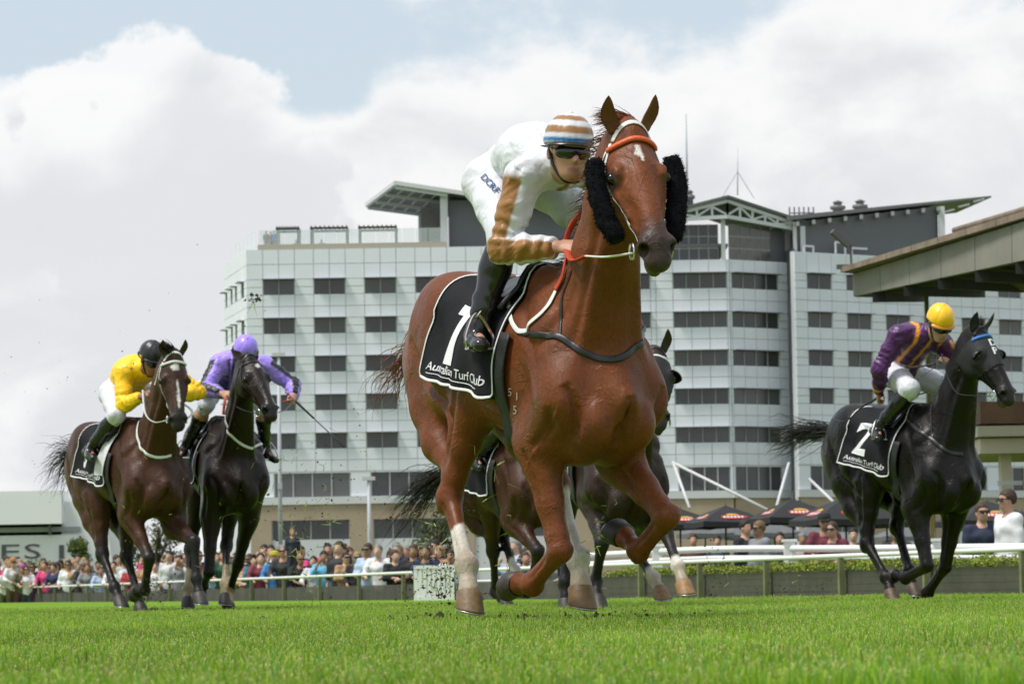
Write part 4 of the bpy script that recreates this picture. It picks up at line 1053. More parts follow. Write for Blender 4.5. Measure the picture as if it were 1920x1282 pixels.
JPOSES = {
  'lead': {'pel': [-0.116, -0.013, 1.867], 'neck': [0.381, -0.033, 1.833], 'head': [0.568, -0.09, 1.866], 'shR': [0.391, -0.202, 1.77], 'shL': [0.34, 0.142, 1.816], 'elbR': [0.35, -0.277, 1.485], 'elbL': [0.414, 0.316, 1.609], 'hanR': [0.582, -0.101, 1.478], 'hanL': [0.623, 0.116, 1.583], 'hipR': [-0.086, -0.125, 1.81], 'hipL': [-0.101, 0.11, 1.827], 'kneR': [0.241, -0.213, 1.559], 'kneL': [0.203, 0.271, 1.584], 'ankR': [0.187, -0.319, 1.169], 'ankL': [0.012, 0.338, 1.216], 'toeR': [0.338, -0.369, 1.115], 'toeL': [0.168, 0.372, 1.158]},
  'bay5': {'pel': [-0.074, -0.008, 1.768], 'neck': [0.395, 0.022, 1.932], 'head': [0.582, -0.009, 1.994], 'shR': [0.325, -0.142, 1.896], 'shL': [0.426, 0.199, 1.899], 'elbR': [0.402, -0.172, 1.627], 'elbL': [0.504, 0.423, 1.741], 'hanR': [0.672, -0.103, 1.704], 'hanL': [0.615, 0.16, 1.686], 'hipR': [0.002, -0.109, 1.749], 'hipL': [-0.077, 0.11, 1.812], 'kneR': [0.364, -0.219, 1.557], 'kneL': [0.257, 0.297, 1.64], 'ankR': [0.058, -0.316, 1.3], 'ankL': [0.01, 0.339, 1.303], 'toeR': [0.211, -0.343, 1.23], 'toeL': [0.168, 0.372, 1.251]},
  'purple': {'pel': [-0.083, -0.018, 1.852], 'neck': [0.374, 0.101, 2.013], 'head': [0.558, 0.1, 2.09], 'shR': [0.321, -0.074, 2.017], 'shL': [0.372, 0.283, 1.995], 'elbR': [0.431, -0.211, 1.8], 'elbL': [0.371, 0.521, 1.837], 'hanR': [0.681, -0.08, 1.736], 'hanL': [0.623, 0.478, 1.703], 'hipR': [0.002, -0.109, 1.826], 'hipL': [-0.089, 0.109, 1.86], 'kneR': [0.39, -0.193, 1.678], 'kneL': [0.247, 0.291, 1.686], 'ankR': [0.134, -0.315, 1.369], 'ankL': [0.027, 0.345, 1.332], 'toeR': [0.179, -0.411, 1.238], 'toeL': [0.155, 0.406, 1.238]},
  'black2': {'pel': [-0.0, 0.001, 1.726], 'neck': [0.426, -0.068, 1.965], 'head': [0.612, -0.05, 2.03], 'shR': [0.342, -0.233, 1.957], 'shL': [0.406, 0.103, 1.899], 'elbR': [0.259, -0.348, 1.717], 'elbL': [0.419, 0.274, 1.677], 'hanR': [0.082, -0.245, 1.513], 'hanL': [0.563, 0.038, 1.765], 'hipR': [0.062, -0.106, 1.693], 'hipL': [-0.054, 0.109, 1.714], 'kneR': [0.452, -0.212, 1.553], 'kneL': [0.279, 0.311, 1.558], 'ankR': [0.169, -0.313, 1.282], 'ankL': [0.011, 0.338, 1.236], 'toeR': [0.297, -0.388, 1.203], 'toeL': [0.168, 0.372, 1.182]},
  'brownA': {'pel': [0.046, -0.022, 1.498], 'neck': [0.415, 0.005, 1.828], 'head': [0.588, -0.003, 1.925], 'shR': [0.381, -0.169, 1.781], 'shL': [0.378, 0.179, 1.781], 'elbR': [0.412, -0.309, 1.54], 'elbL': [0.413, 0.312, 1.537], 'hanR': [0.624, -0.115, 1.499], 'hanL': [0.624, 0.115, 1.499], 'hipR': [0.147, -0.106, 1.476], 'hipL': [0.03, 0.103, 1.529], 'kneR': [0.539, -0.202, 1.317], 'kneL': [0.332, 0.371, 1.418], 'ankR': [0.224, -0.307, 1.083], 'ankL': [0.019, 0.339, 1.14], 'toeR': [0.105, -0.426, 1.071], 'toeL': [0.171, 0.372, 1.072]},
}
# ------------------------------------------------------------------ ground
def fenceX(Y): return 14.28 - .273 * Y
FD = np.array([-.273, 1.0, 0]); FD /= np.linalg.norm(FD); FN = np.array([FD[1], -FD[0], 0])     # along the fence (away), and towards the crowd (right/far side)
def fpt(px):
    """point on the rail line for a photo column"""
    Y = 14.28 / ((px - 960) / FPX + .273); return np.array([fenceX(Y), Y, 0.])
def grass_mat(name, a, b, c):
    m = bpy.data.materials.new(name); m.use_nodes = True; nt = m.node_tree; bs = nt.nodes['Principled BSDF']; N = nt.nodes.new; L = nt.links.new
    tc = N('ShaderNodeTexCoord'); n1 = N('ShaderNodeTexNoise'); n1.inputs['Scale'].default_value = .55; n1.inputs['Detail'].default_value = 8; n1.inputs['Roughness'].default_value = .7
    n2 = N('ShaderNodeTexNoise'); n2.inputs['Scale'].default_value = 14; n2.inputs['Detail'].default_value = 4; L(tc.outputs['Object'], n1.inputs[0]); L(tc.outputs['Object'], n2.inputs[0])
    r = N('ShaderNodeValToRGB'); r.color_ramp.elements[0].color = (*a, 1); r.color_ramp.elements[1].color = (*b, 1); r.color_ramp.elements[0].position = .3; r.color_ramp.elements[1].position = .7; L(n1.outputs[0], r.inputs[0])
    mx = N('ShaderNodeMixRGB'); mx.inputs[2].default_value = (*c, 1); L(r.outputs[0], mx.inputs[1]); mr = N('ShaderNodeMapRange'); mr.inputs[1].default_value = .45; mr.inputs[2].default_value = .75; mr.inputs[4].default_value = .6; L(n2.outputs[0], mr.inputs[0]); L(mr.outputs[0], mx.inputs[0])
    L(mx.outputs[0], bs.inputs['Base Color']); bs.inputs['Roughness'].default_value = .9; bs.inputs['Specular IOR Level'].default_value = .05
    return m
GM = grass_mat('turf', (.11, .215, .014), (.155, .27, .020), (.19, .27, .035))
e0, e1 = np.array([fenceX(8), 8., 0]) + FN * .5, np.array([fenceX(400), 400., 0]) + FN * .5
tag(mesh_obj('turf_track', [(-400, -30, 0), (e0[0] + 10.4, -30, 0), tuple(e0), tuple(e1), (-400, 400, 0)], [(0, 1, 2, 3, 4)], GM), kind='structure')
LAWN = grass_mat('lawn', (.06, .10, .014), (.09, .13, .02), (.10, .11, .04))
tag(mesh_obj('lawn', [(-2500, -60, -.68), (2500, -60, -.68), (2500, 4000, -.68), (-2500, 4000, -.68)], [(0, 1, 2, 3)], LAWN), kind='structure')

# ------------------------------------------------------------------ grass blades (too many to count)
def grass_blades():
    rng = np.random.default_rng(11); P = []
    for y0, y1, dens in ((4.0, 6, 9500), (6, 8.5, 7000), (8.5, 12, 4500), (12, 17, 2400), (17, 24, 1200), (24, 36, 500)):
        n = int(dens * (y1 - y0) * (.36 * (y0 + y1) / 2)); Y = rng.uniform(y0, y1, n); X = (rng.uniform(-.5, .5, n)) * .36 * Y; P.append(np.stack([X, Y], 1))
    P = np.concatenate(P); P = P[P[:, 0] < fenceX(P[:, 1]) - .1]; n = len(P)
    nz = vnoise(np.c_[P[:, :1] * 1.2, P[:, 1:] * .45, np.zeros(n)], 1.1, 2) * .7 + vnoise(np.c_[P, np.zeros(n)], 5, 3) * .5
    h = (.032 + .015 * nz + rng.normal(0, .008, n)).clip(.014, .09); far = (P[:, 1] / 12).clip(1, 2.6); w = rng.uniform(.0018, .0036, n) * far
    az = rng.uniform(0, 6.283, n); lean = np.abs(rng.normal(0, .34, n)); la = rng.uniform(0, 6.283, n)
    tx, ty = np.cos(az) * w / 2, np.sin(az) * w / 2; lx, ly = np.cos(la) * lean * h, np.sin(la) * lean * h
    K = 8; V = np.zeros((n, K, 3), np.float32)
    for k, (t, ww) in enumerate(((0, 1), (.5, 1.0), (.90, .85), (1., .62))):
        cx = P[:, 0] + lx * t ** 1.6; cy = P[:, 1] + ly * t ** 1.6; z = h * t * (1 - .25 * lean * t)
        V[:, 2 * k, 0] = cx - tx * ww; V[:, 2 * k, 1] = cy - ty * ww; V[:, 2 * k + 1, 0] = cx + tx * ww; V[:, 2 * k + 1, 1] = cy + ty * ww; V[:, 2 * k, 2] = z; V[:, 2 * k + 1, 2] = z
    b = (np.arange(n) * K)[:, None]; F = np.concatenate([b + [0, 1, 3, 2], b + [2, 3, 5, 4], b + [4, 5, 7, 6]], 0)
    g = rng.uniform(0, 1, (n, 1)); base = np.array([.155, .315, .020]) * (1 - g) + np.array([.315, .445, .036]) * g
    blue = rng.uniform(0, 1, n) < .16; base[blue] = (.17, .36, .07); dry = rng.uniform(0, 1, n) < .04; base[dry] = (.32, .30, .10); base *= (1 + .42 * nz + rng.normal(0, .12, n))[:, None].clip(.4, 1.6)
    C = np.repeat(base[:, None], K, 1); tip = (rng.uniform(0, 1, n) < .42)
    C[tip, 6:] = np.array([.76, .68, .32]); C[tip, 4:6] = C[tip, 4:6] * .8 + np.array([.60, .54, .24]) * .2
    m = mat('grass_blade', (.1, .2, .02), .55, spec=.25, attr='Col'); nt = m.node_tree; bs = nt.nodes['Principled BSDF']
    if not any(x.type == 'BSDF_TRANSLUCENT' for x in nt.nodes):
        tr = nt.nodes.new('ShaderNodeBsdfTranslucent'); mx = nt.nodes.new('ShaderNodeMixShader'); mx.inputs[0].default_value = .48; a = [x for x in nt.nodes if x.type == 'ATTRIBUTE'][0]
        nt.links.new(a.outputs['Color'], tr.inputs[0]); nt.links.new(bs.outputs[0], mx.inputs[1]); nt.links.new(tr.outputs[0], mx.inputs[2]); nt.links.new(mx.outputs[0], [x for x in nt.nodes if x.type == 'OUTPUT_MATERIAL'][0].inputs[0])
    o = mesh_obj('grass', V.reshape(-1, 3), F, m, None, False, {'Col': C.reshape(-1, 3)})
    tag(o, 'short mown green turf with pale cut tips in the foreground', 'grass', kind='stuff')
grass_blades()

# ------------------------------------------------------------------ foliage
def leaf_cloud(centres, radii, n, size, cols, seed=1):
    """many small leaf faces through ellipsoidal clumps: verts, quads, colours"""
    rng = np.random.default_rng(seed); k = len(centres); idx = rng.integers(0, k, n); d = rng.normal(0, 1, (n, 3)); d /= np.linalg.norm(d, axis=1)[:, None]
    r = rng.uniform(.35, 1.08, n) ** .6; c = np.array(centres)[idx] + d * r[:, None] * np.array(radii)[idx]
    a = rng.normal(0, 1, (n, 3)); a /= np.linalg.norm(a, axis=1)[:, None]; b = np.cross(a, rng.normal(0, 1, (n, 3))); b /= np.linalg.norm(b, axis=1)[:, None]
    s = (size * rng.uniform(.6, 1.4, n))[:, None]; V = np.stack([c - a * s, c - b * s * .45, c + a * s, c + b * s * .45], 1)
    F = np.arange(4 * n).reshape(n, 4); t = rng.uniform(0, 1, (n, 1)); C = np.array(cols[0]) * (1 - t) + np.array(cols[1]) * t; C *= rng.uniform(.75, 1.2, (k, 1))[idx]
    return V.reshape(-1, 3), F, np.repeat(C, 4, 0)
def leaf_mat(): 
    m = mat('leaf', (.06, .1, .02), .6, spec=.25, attr='Col'); return m
def tree(name, label, base, h, w, cols, n=2600, leaf=.12, seed=1, cat='tree', cone=False, group=None):
    rng = np.random.default_rng(seed); root = empty(name, base, 0, label, cat, group)
    tk = MB(); tk.tube(spline([(0, 0, -.1), (.03 * h * rng.normal(), .02 * h, h * .3), (.02 * h * rng.normal(), 0, h * .62), (0, 0, h * .9)], 9), np.linspace(.035 * h, .008 * h, 9), 8)
    cs, rs = [], []
    for i in range(16):
        t = rng.uniform(.28, 1); a = rng.uniform(0, 6.28); rad = w * .5 * (1.05 - t if cone else math.sin(math.pi * min(.95, t)) ** .7) * rng.uniform(.3, 1)
        c = np.array([math.cos(a) * rad, math.sin(a) * rad, h * t]); cs.append(c); q = w * rng.uniform(.14, .26); rs.append((q, q, q * .8))
        tk.tube([(0, 0, h * max(.15, t - .25)), tuple(c * [.5, .5, 1] - [0, 0, .05 * h]), tuple(c)], [.012 * h, .008 * h, .003 * h], 5)
    tk.build('trunk', mat('bark', (.10, .075, .05), .9, noise=.3, nscale=8), root, True)
    V, F, C = leaf_cloud(cs, rs, n, leaf, cols, seed); mesh_obj('crown', V, F, leaf_mat(), root, False, {'Col': C})
    return root

# ------------------------------------------------------------------ running rail, boards and hedge
def wpost(b, p, w, z0, z1): b.box((p[0] - w / 2, p[1] - w / 2, z0), (p[0] + w / 2, p[1] + w / 2, z1))
def fence():
    root = empty('track_fence', fpt(1909), 0, 'track fence with white top rail on weathered posts along the turf', 'fence'); o = fpt(1909)
    wr = mat('rail_white', (.74, .74, .72), .4, noise=.06, nscale=3); pm = mat('post_olive', (.16, .165, .085), .8, noise=.25, nscale=6, bump=.2, bscale=30); bm = mat('board_grey', (.062, .060, .042), .85, noise=.35, nscale=2.5, bump=.3, bscale=18, detail=8)
    s0, s1 = -14.0, 150.0; ps = []
    L = lambda s: FD * s
    MB().tube([tuple(L(s) + [0, 0, .47]) for s in np.linspace(s0, s1, 40)], .026, 8).build('top_rail', wr, root, True)
    S = list(np.arange(-12.7, 17, 2.54)) + list(np.arange(19.5, 125, 3.5))
    for s in S:
        b = MB(); p = L(s); b.hexa([p - FD * .032 - FN * .03 + [0, 0, -.7], p + FD * .032 - FN * .03 + [0, 0, -.7], p + FD * .032 + FN * .03 + [0, 0, -.7], p - FD * .032 + FN * .03 + [0, 0, -.7], p - FD * .03 - FN * .03 + [0, 0, .445], p + FD * .03 - FN * .03 + [0, 0, .445], p + FD * .03 + FN * .03 + [0, 0, .445], p - FD * .03 + FN * .03 + [0, 0, .445]])
        b.build('post', pm, root)
    # boards behind the posts on the near stretch
    rng = np.random.default_rng(5); me = {}
    for a, b_ in zip(S[:-1], S[1:]):
        if a > 13: break
        for j in range(4):
            z = -.01 + j * .079; b = MB(); q = FN * (.07 + rng.uniform(0, .008)); p0, p1 = L(a + .005), L(b_ - .005); t = rng.uniform(-.004, .004)
            b.hexa([p0 + q + [0, 0, z], p1 + q + [0, 0, z + t], p1 + q + FN * .025 + [0, 0, z + t], p0 + q + FN * .025 + [0, 0, z], p0 + q + [0, 0, z + .075], p1 + q + [0, 0, z + .075 + t], p1 + q + FN * .025 + [0, 0, z + .075 + t], p0 + q + FN * .025 + [0, 0, z + .075]])
            b.build('board', bm, root)
    # shade screen and wires on the far stretch
    sc = mat('shade_screen', (.085, .08, .065), .9, alpha=.72, noise=.3, nscale=1.5)
    for a, b_ in zip(S[:-1], S[1:]):
        if a < 15: continue
        b = MB(); q = FN * .05; p0, p1 = L(a + .04), L(b_ - .04); b.hexa([p0 + q + [0, 0, -.02], p1 + q + [0, 0, -.02], p1 + q + FN * .01 + [0, 0, -.02], p0 + q + FN * .01 + [0, 0, -.02], p0 + q + [0, 0, .27], p1 + q + [0, 0, .27], p1 + q + FN * .01 + [0, 0, .27], p0 + q + FN * .01 + [0, 0, .27]]); b.build('screen', sc, root)
    # clipped hedge behind the boards
    hg = empty('hedge', o + FN * .36, 0, 'clipped bright green hedge running behind the right stretch of the fence', 'hedge'); n = 26
    cs = [L(s) + FN * random.uniform(-.12, .12) + [0, 0, random.uniform(.31, .37)] for s in np.arange(-13, 15, .12)]; rs = [(.17, .17, .075)] * len(cs)
    V, F, C = leaf_cloud(cs, rs, 42000, .017, ((.13, .19, .015), (.30, .34, .045)), 4); mesh_obj('leaves', V, F, leaf_mat(), hg, False, {'Col': C})
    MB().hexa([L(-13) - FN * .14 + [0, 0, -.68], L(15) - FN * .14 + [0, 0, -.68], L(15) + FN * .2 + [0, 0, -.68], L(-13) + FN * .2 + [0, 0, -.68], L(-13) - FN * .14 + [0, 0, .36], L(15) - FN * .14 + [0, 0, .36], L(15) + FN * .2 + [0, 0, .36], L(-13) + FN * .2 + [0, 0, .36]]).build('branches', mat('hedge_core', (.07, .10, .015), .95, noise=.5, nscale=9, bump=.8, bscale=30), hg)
    # thick white plastic rail behind the hedge
    rl = empty('plastic_rail', o + FN * 2.0, 0, 'thick white plastic running rail behind the hedge', 'rail'); b = MB()
    rp = mat('plastic_white', (.80, .80, .79), .35)
    W_ = lambda px, py, Y: at(px, py, Y) - (o + FN * 2.0)
    top = [W_(1100, 1041, 53), W_(1140, 1039, 52.3), W_(1340, 1029, 49.), W_(1580, 1028, 45.5), W_(1700, 1027, 44), W_(1990, 1024, 40)]
    MB().tube(spline(top, 24), .048, 10).build('rail_tube', rp, rl, True); MB().tube(spline([p - [0, 0, .125] for p in top], 24), .034, 10).build('lower_tube', rp, rl, True)
    for px, py, Y in ((1232, 1034, 50.7), (1480, 1026, 46.9), (1760, 1026, 43)):
        q = W_(px, py, Y); b = MB(); b.box((q[0] - .075, q[1] - .10, -.68), (q[0] + .075, q[1] + .06, q[2] + .075)); b.build('post_cap', rp, rl); b = MB(); b.box((q[0] - .10, q[1] - .13, q[2] + .078), (q[0] + .10, q[1] + .09, q[2] + .115)); b.build('post_lid', rp, rl)
    # second thin white rail in front of the far crowd
    r2 = empty('crowd_rail', o + FN * .9, 0, 'thin white crowd rail just behind the far stretch of the track fence', 'rail')
    MB().tube([tuple(L(s) + [0, 0, .30]) for s in np.linspace(18, 140, 20)], .022, 8).build('rail_tube', rp, r2, True)
    for s in np.arange(20.8, 120, 3.5): MB().tube([tuple(L(s) + [0, 0, -.68]), tuple(L(s) + [0, 0, .30])], .02, 6).build('post', rp, r2)
    # white slatted barrier boxes in the gap behind the leader
    for px0, px1, lb in ((776, 852, 'white slatted barrier box at the left end of the gap behind the chestnut'), (938, 985, 'white slatted barrier box behind the chestnut horse front legs'), (1003, 1050, 'white slatted barrier gate right of the chestnut foreleg')):
        p0, p1 = at(px0, 1118, 55.), at(px1, 1118, 55.); r = empty('barrier', (p0[0], 55, 0), 0, lb, 'barrier'); w = p1[0] - p0[0]; zt = .56 if px0 < 800 else .46
        b = MB(); b.box((0, 0, zt - .05), (w, .30, zt)); b.build('cap', rp, r); b = MB(); b.box((0, 0, .0), (w, .3, .05)); b.build('base', rp, r)
        for x in np.linspace(.03, w - .03, 9): b = MB(); b.box((x - w / 18 + .008, .01, .052), (x + w / 18 - .008, .04, zt - .052)); b.build('slat', rp, r)
        b = MB(); b.box((.01, .26, .052), (w - .01, .28, zt - .052)); b.build('back', rp, r)
fence()
# ------------------------------------------------------------------ the hotel behind
def hz(px, py, Y): return at(px, py, Y)[2]
def hotel():
    YB = 280.; root = empty('hotel_building', (0, YB, -.68), 0, 'large white panel-clad hotel with rows of dark windows behind the track', 'building')
    O = np.array([0, YB, -.68])
    pm = mat('cladding', (.745, .775, .82), .45, noise=.035, nscale=.35); nt = pm.node_tree
    gap = mat('cladding_joint', (.60, .62, .65), .8); gl = mat('window_glass', (.045, .05, .052), .12, spec=.6, noise=.35, nscale=.25); 
    def vary(m, lo, hi, pale):
        nt = m.node_tree; b = nt.nodes['Principled BSDF']; N = nt.nodes.new; L = nt.links.new; oi = N('ShaderNodeObjectInfo'); r = N('ShaderNodeValToRGB'); r.color_ramp.interpolation = 'CONSTANT'; e = r.color_ramp.elements
        e[0].color = (*lo, 1); e[1].position = .55; e[1].color = (*hi, 1); q = e.new(.9); q.color = (*pale, 1); L(oi.outputs['Random'], r.inputs[0])
        src = b.inputs['Base Color'].links[0].from_socket; mx = N('ShaderNodeMixRGB'); mx.blend_type = 'ADD'; mx.inputs[0].default_value = 1; L(src, mx.inputs[1]); L(r.outputs[0], mx.inputs[2]); L(mx.outputs[0], b.inputs['Base Color'])
    vary(gl, (0, 0, 0), (.016, .018, .018), (.05, .05, .048)); fr = mat('window_frame', (.42, .43, .44), .5); shm = mat('sunshade', (.30, .31, .32), .5)
    beige = mat('sandstone', (.40, .315, .225), .85, noise=.12, nscale=.5); white = mat('building_white', (.62, .63, .64), .5, noise=.04, nscale=.3); grey = mat('corrugated_grey', (.125, .13, .14), .6, noise=.06, nscale=.4); dgrey = mat('recess_grey', (.16, .175, .185), .6)
    cnt = [0]; shared = {}
    def boxobj(name, m, par, p, e, nrm, w, h, t):
        """thin box on a facade: p lower left corner, e along, nrm outward; shares mesh data between alike pieces"""
        key = (name, m.name, round(w, 3), round(h, 3), round(t, 3), round(e[0], 4))
        if key not in shared:
            a = np.zeros(3); E = e * w; U = np.array([0, 0, h]); T = nrm * t
            me_o = MB().hexa([a, a + E, a + E + -T * 0 + T * 0, a] if False else [a + T, a + E + T, a + E, a, a + U + T, a + E + U + T, a + E + U, a + U]).build(name, m, par)
            shared[key] = me_o.data
        else:
            me_o = bpy.data.objects.new(name, shared[key]); COL.objects.link(me_o); me_o.parent = par
        me_o.location = p; return me_o
    zr = [hz(520, y, YB) + .68 for y in (553, 626, 698, 770, 842)]       # sill heights of the five storeys (building coordinates)
    WH = 1.27; stor = 3.137
    ztop = hz(520, 468, YB) + .68; zl = hz(520, 885, YB) + .68; zl0 = hz(520, 932, YB) + .68; zpod = hz(520, 946, YB) + .68
    stuffP = MB()
    def facade(p0, e, L, cols, top, rich, nwin_panes=2, skipvis=None):
        """p0 foot point, e unit direction, cols: list of (start,width,panes) of the windows along it"""
        nrm = np.array([e[1], -e[0], 0.]); T = .16
        W = MB(); W.hexa([p0 + [0, 0, 0], p0 + e * L, p0 + e * L - nrm * .4, p0 - nrm * .4, p0 + [0, 0, top], p0 + e * L + [0, 0, top], p0 + e * L - nrm * .4 + [0, 0, top], p0 - nrm * .4 + [0, 0, top]]); W.build('wall', gap, root)
        def panel(u0, u1, z0, z1, vis):
            if u1 - u0 < .1: return
            g = .02; p = p0 + e * (u0 + g) + [0, 0, z0 + g]
            if vis and cnt[0] < 300: boxobj('cladding_panel', pm, root, p, e, nrm, u1 - u0 - 2 * g, z1 - z0 - 2 * g, T); cnt[0] += 1
            else:
                a = p; E = e * (u1 - u0 - 2 * g); U = np.array([0, 0, z1 - z0 - 2 * g]); Tn = nrm * T
                stuffP.hexa([a + Tn, a + E + Tn, a + E, a, a + U + Tn, a + E + U + Tn, a + E + U, a + U])
        def vis(u): return skipvis is None or not (skipvis[0] < u < skipvis[1])
        # vertical divisions
        cuts = [0.]; 
        for (u, w, n) in cols: cuts += [u, u + w]
        cuts.append(L)
        segs = []
        for i in range(len(cuts) - 1):
            a, b = cuts[i], cuts[i + 1]; iswin = i % 2 == 1
            k = max(1, round((b - a) / 1.35)); segs += [(a + (b - a) * j / k, a + (b - a) * (j + 1) / k, iswin) for j in range(k)]
        for a, b, isw in segs:
            v = rich and vis((a + b) / 2)
            zt = zr[0] + WH; k = max(1, round((top - zt) / 1.25))
            for j in range(k): panel(a, b, zt + (top - zt) * j / k, zt + (top - zt) * (j + 1) / k, v)
            for r in range(5):
                if not isw: panel(a, b, zr[r], zr[r] + WH / 2, v); panel(a, b, zr[r] + WH / 2, zr[r] + WH, v)
                z1 = zr[r]; z0 = zr[r + 1] + WH if r < 4 else zl
                panel(a, b, z0, (z0 + z1) / 2, v); panel(a, b, (z0 + z1) / 2, z1, v)
        for (u, w, n) in cols:
            for r in range(5):
                p = p0 + e * u + [0, 0, zr[r]]
                wn = boxobj('window', gl, root, p + nrm * .005, e, nrm, w, WH, .02)
                for k in range(n + 1):
                    t = .05 if 0 < k < n else .07
                    f = boxobj('mullion', fr, wn, nrm * .022 + e * min(max(0, k * w / n - t / 2), w - t), e, nrm, t, WH, .06)
                s = boxobj('sunshade', shm, wn, nrm * .12 + e * -.05 + np.array([0, 0, WH - .02]), e, nrm, w + .1, .06, .55)
    c35, s35 = math.cos(R_(35)), math.sin(R_(35)); c34, s34 = math.cos(R_(34)), math.sin(R_(34))
    X = lambda px: (px - 960) / FPX * YB
    # A: left block
    A0 = np.array([X(466), 0, 0]); LA = X(1232) - X(466); colsA = [(X(493) + 4.18 * k - X(466), 2.62, 2) for k in range(8)]
    facade(A0, np.array([1., 0, 0]), LA, colsA, ztop, True, skipvis=(X(860) - X(466), 99))
    # left end wall going back
    eS = np.array([X(421) * 293 / 280 - X(466), 13.5, 0]); LS = np.linalg.norm(eS); eS /= LS
    facade(A0 + eS * LS, -eS, LS, [(1.2, 1.1, 1), (4.4, 1.1, 1), (7.0, 1.1, 1), (10.6, 1.6, 1)], ztop, False)
    # B, C: centre bay
    B0 = np.array([X(1232), 0, 0]); topB = hz(1320, 487, YB) + .68
    facade(B0, np.array([1., 0, 0]), X(1370) - X(1232), [(X(1264) - X(1232), 4.46, 4)], topB, True)
    C0 = np.array([X(1370), 0, 0]); eC = np.array([c35, s35, 0]); facade(C0, eC, 6.1, [(.15, 4.98, 4)], topB, True)
    # D recess
    D0 = C0 + eC * 6.1; E0 = np.array([.0831 * 281, 1., 0]); MB().hexa([D0 + [0, .6, 0], E0 + [.2, .6, 0], E0 + [.2, 1.4, 0], D0 + [0, 1.4, 0], D0 + [0, .6, topB + 1], E0 + [.2, .6, topB + 1], E0 + [.2, 1.4, topB + 1], D0 + [0, 1.4, topB + 1]]).build('recess_wall', dgrey, root)
    # E: right wing
    eE = np.array([c34, s34, 0]); topE = hz(1500, 471, 281) + .68; facade(E0, eE, 30., [(1.29 + 4.22 * k, 2.62, 2) for k in range(7)], topE, True)
    stp = stuffP.build('cladding_field', pm, root); stp['kind'] = 'stuff'
    # tall glazing of the lobby floor: window bands, piers and ledge
    def lobby(p0, e, L, cols):
        nrm = np.array([e[1], -e[0], 0.]); cuts = [0]
        for (u, w, n) in cols:
            wn = boxobj('lobby_window', gl, root, p0 + e * u + [0, 0, zl0] + nrm * .005, e, nrm, w, zl - zl0 - .12, .02)
            for k in range(n + 1): boxobj('mullion', fr, wn, nrm * .022 + e * min(max(0, k * w / n - .05), w - .1), e, nrm, .10, zl - zl0 - .12, .08)
            cuts += [u, u + w]
        cuts.append(L)
        for a, b in zip(cuts[::2], cuts[1::2]):
            if b - a > .1: boxobj('pier', pm, root, p0 + e * (a + .01) + [0, 0, zl0], e, nrm, b - a - .02, zl - zl0 - .02, .16)
        boxobj('lintel', white, root, p0 + [0, 0, zl - .12] , e, nrm, L, .10, .17)
        boxobj('ledge', white, root, p0 - e * .3 + [0, 0, zpod - .02], e, nrm, L + .6, zl0 - zpod - .02, .5)
    lobby(A0, np.array([1., 0, 0]), LA, [(X(510) - X(466), 6.3, 4), (X(691) - X(466), 6.3, 4), (X(872) - X(466), 6.3, 4), (X(1053) - X(466), 6.3, 4)])
    lobby(B0, np.array([1., 0, 0]), X(1370) - X(1232), [(X(1268) - X(1232), 4.3, 4)]); lobby(C0, eC, 6.1, [(.15, 5.0, 4)]); lobby(E0, eE, 30., [(1.2 + 7 * k, 5.4, 4) for k in range(4)])
    # sandstone podium with dark openings
    zb0, zb1 = hz(520, 1012, YB) + .68, hz(520, 976, YB) + .68
    def podium(p0, e, L, cols):
        nrm = np.array([e[1], -e[0], 0.]); cuts = [0]
        for (u, w) in cols: cuts += [u, u + w]
        cuts.append(L)
        for a, b in zip(cuts[::2], cuts[1::2]): boxobj('podium_pier', beige, root, p0 + e * a + [0, 0, 0], e, nrm, b - a, zb1, .35)
        boxobj('podium_band', beige, root, p0 + [0, 0, zb1 + .004], e, nrm, L, zpod - zb1 - .03, .35)
        for (u, w) in cols:
            wn = boxobj('podium_window', gl, root, p0 + e * u + [0, 0, zb0] + nrm * .02, e, nrm, w, zb1 - zb0, .02); boxobj('podium_sill', white, root, p0 + e * (u + .01) + [0, 0, 0], e, nrm, w - .02, zb0 - .01, .2)
            for k in range(5): boxobj('mullion', fr, wn, nrm * .022 + e * (k * (w - .08) / 4), e, nrm, .08, zb1 - zb0, .05)
    podium(A0, np.array([1., 0, 0]), LA, [(X(505) - X(466), 6.4), (X(695) - X(466), 6.4), (X(885) - X(466), 6.4)]); podium(B0, np.array([1., 0, 0]), X(1370) - X(1232), []); podium(C0, eC, 6.1, []); podium(E0, eE, 30., [(2 + 7.5 * k, 5) for k in range(3)])
    # roof slab so the block is closed
    bk = 26.; MB().hexa([A0 + [0, .3, ztop - .3], np.array([X(1370), .3, ztop - .3]), np.array([X(1370), bk, ztop - .3]), A0 + eS * LS + [0, bk - 13, ztop - .3], A0 + [0, .3, ztop - .05], np.array([X(1370), .3, ztop - .05]), np.array([X(1370), bk, ztop - .05]), A0 + eS * LS + [0, bk - 13, ztop - .05]]).build('roof_slab', dgrey, root)
    q = lambda px, py, Y: at(px, py, Y) - O
    # ---- roof terrace: upstand, glass balustrade, pergolas
    glass = mat('balustrade_glass', (.72, .80, .80), .05, alpha=.28, spec=.5); dark = mat('pergola_dark', (.06, .055, .05), .6)
    boxobj('terrace_upstand', mat('upstand_beige', (.47, .42, .35), .8), root, np.array([X(484), -.0, ztop]) , np.array([1., 0, 0]), np.array([0, -1., 0]), X(840) - X(484), .42, .12)
    ze = hz(600, 430, YB) + .68
    for k in range(14):
        u = X(486) + k * (X(830) - X(486)) / 14; g_ = boxobj('balustrade_pane', glass, root, np.array([u, .1, ztop + .43]), np.array([1., 0, 0]), np.array([0, -1., 0]), (X(830) - X(486)) / 14 - .04, ze - ztop - .43, .02)
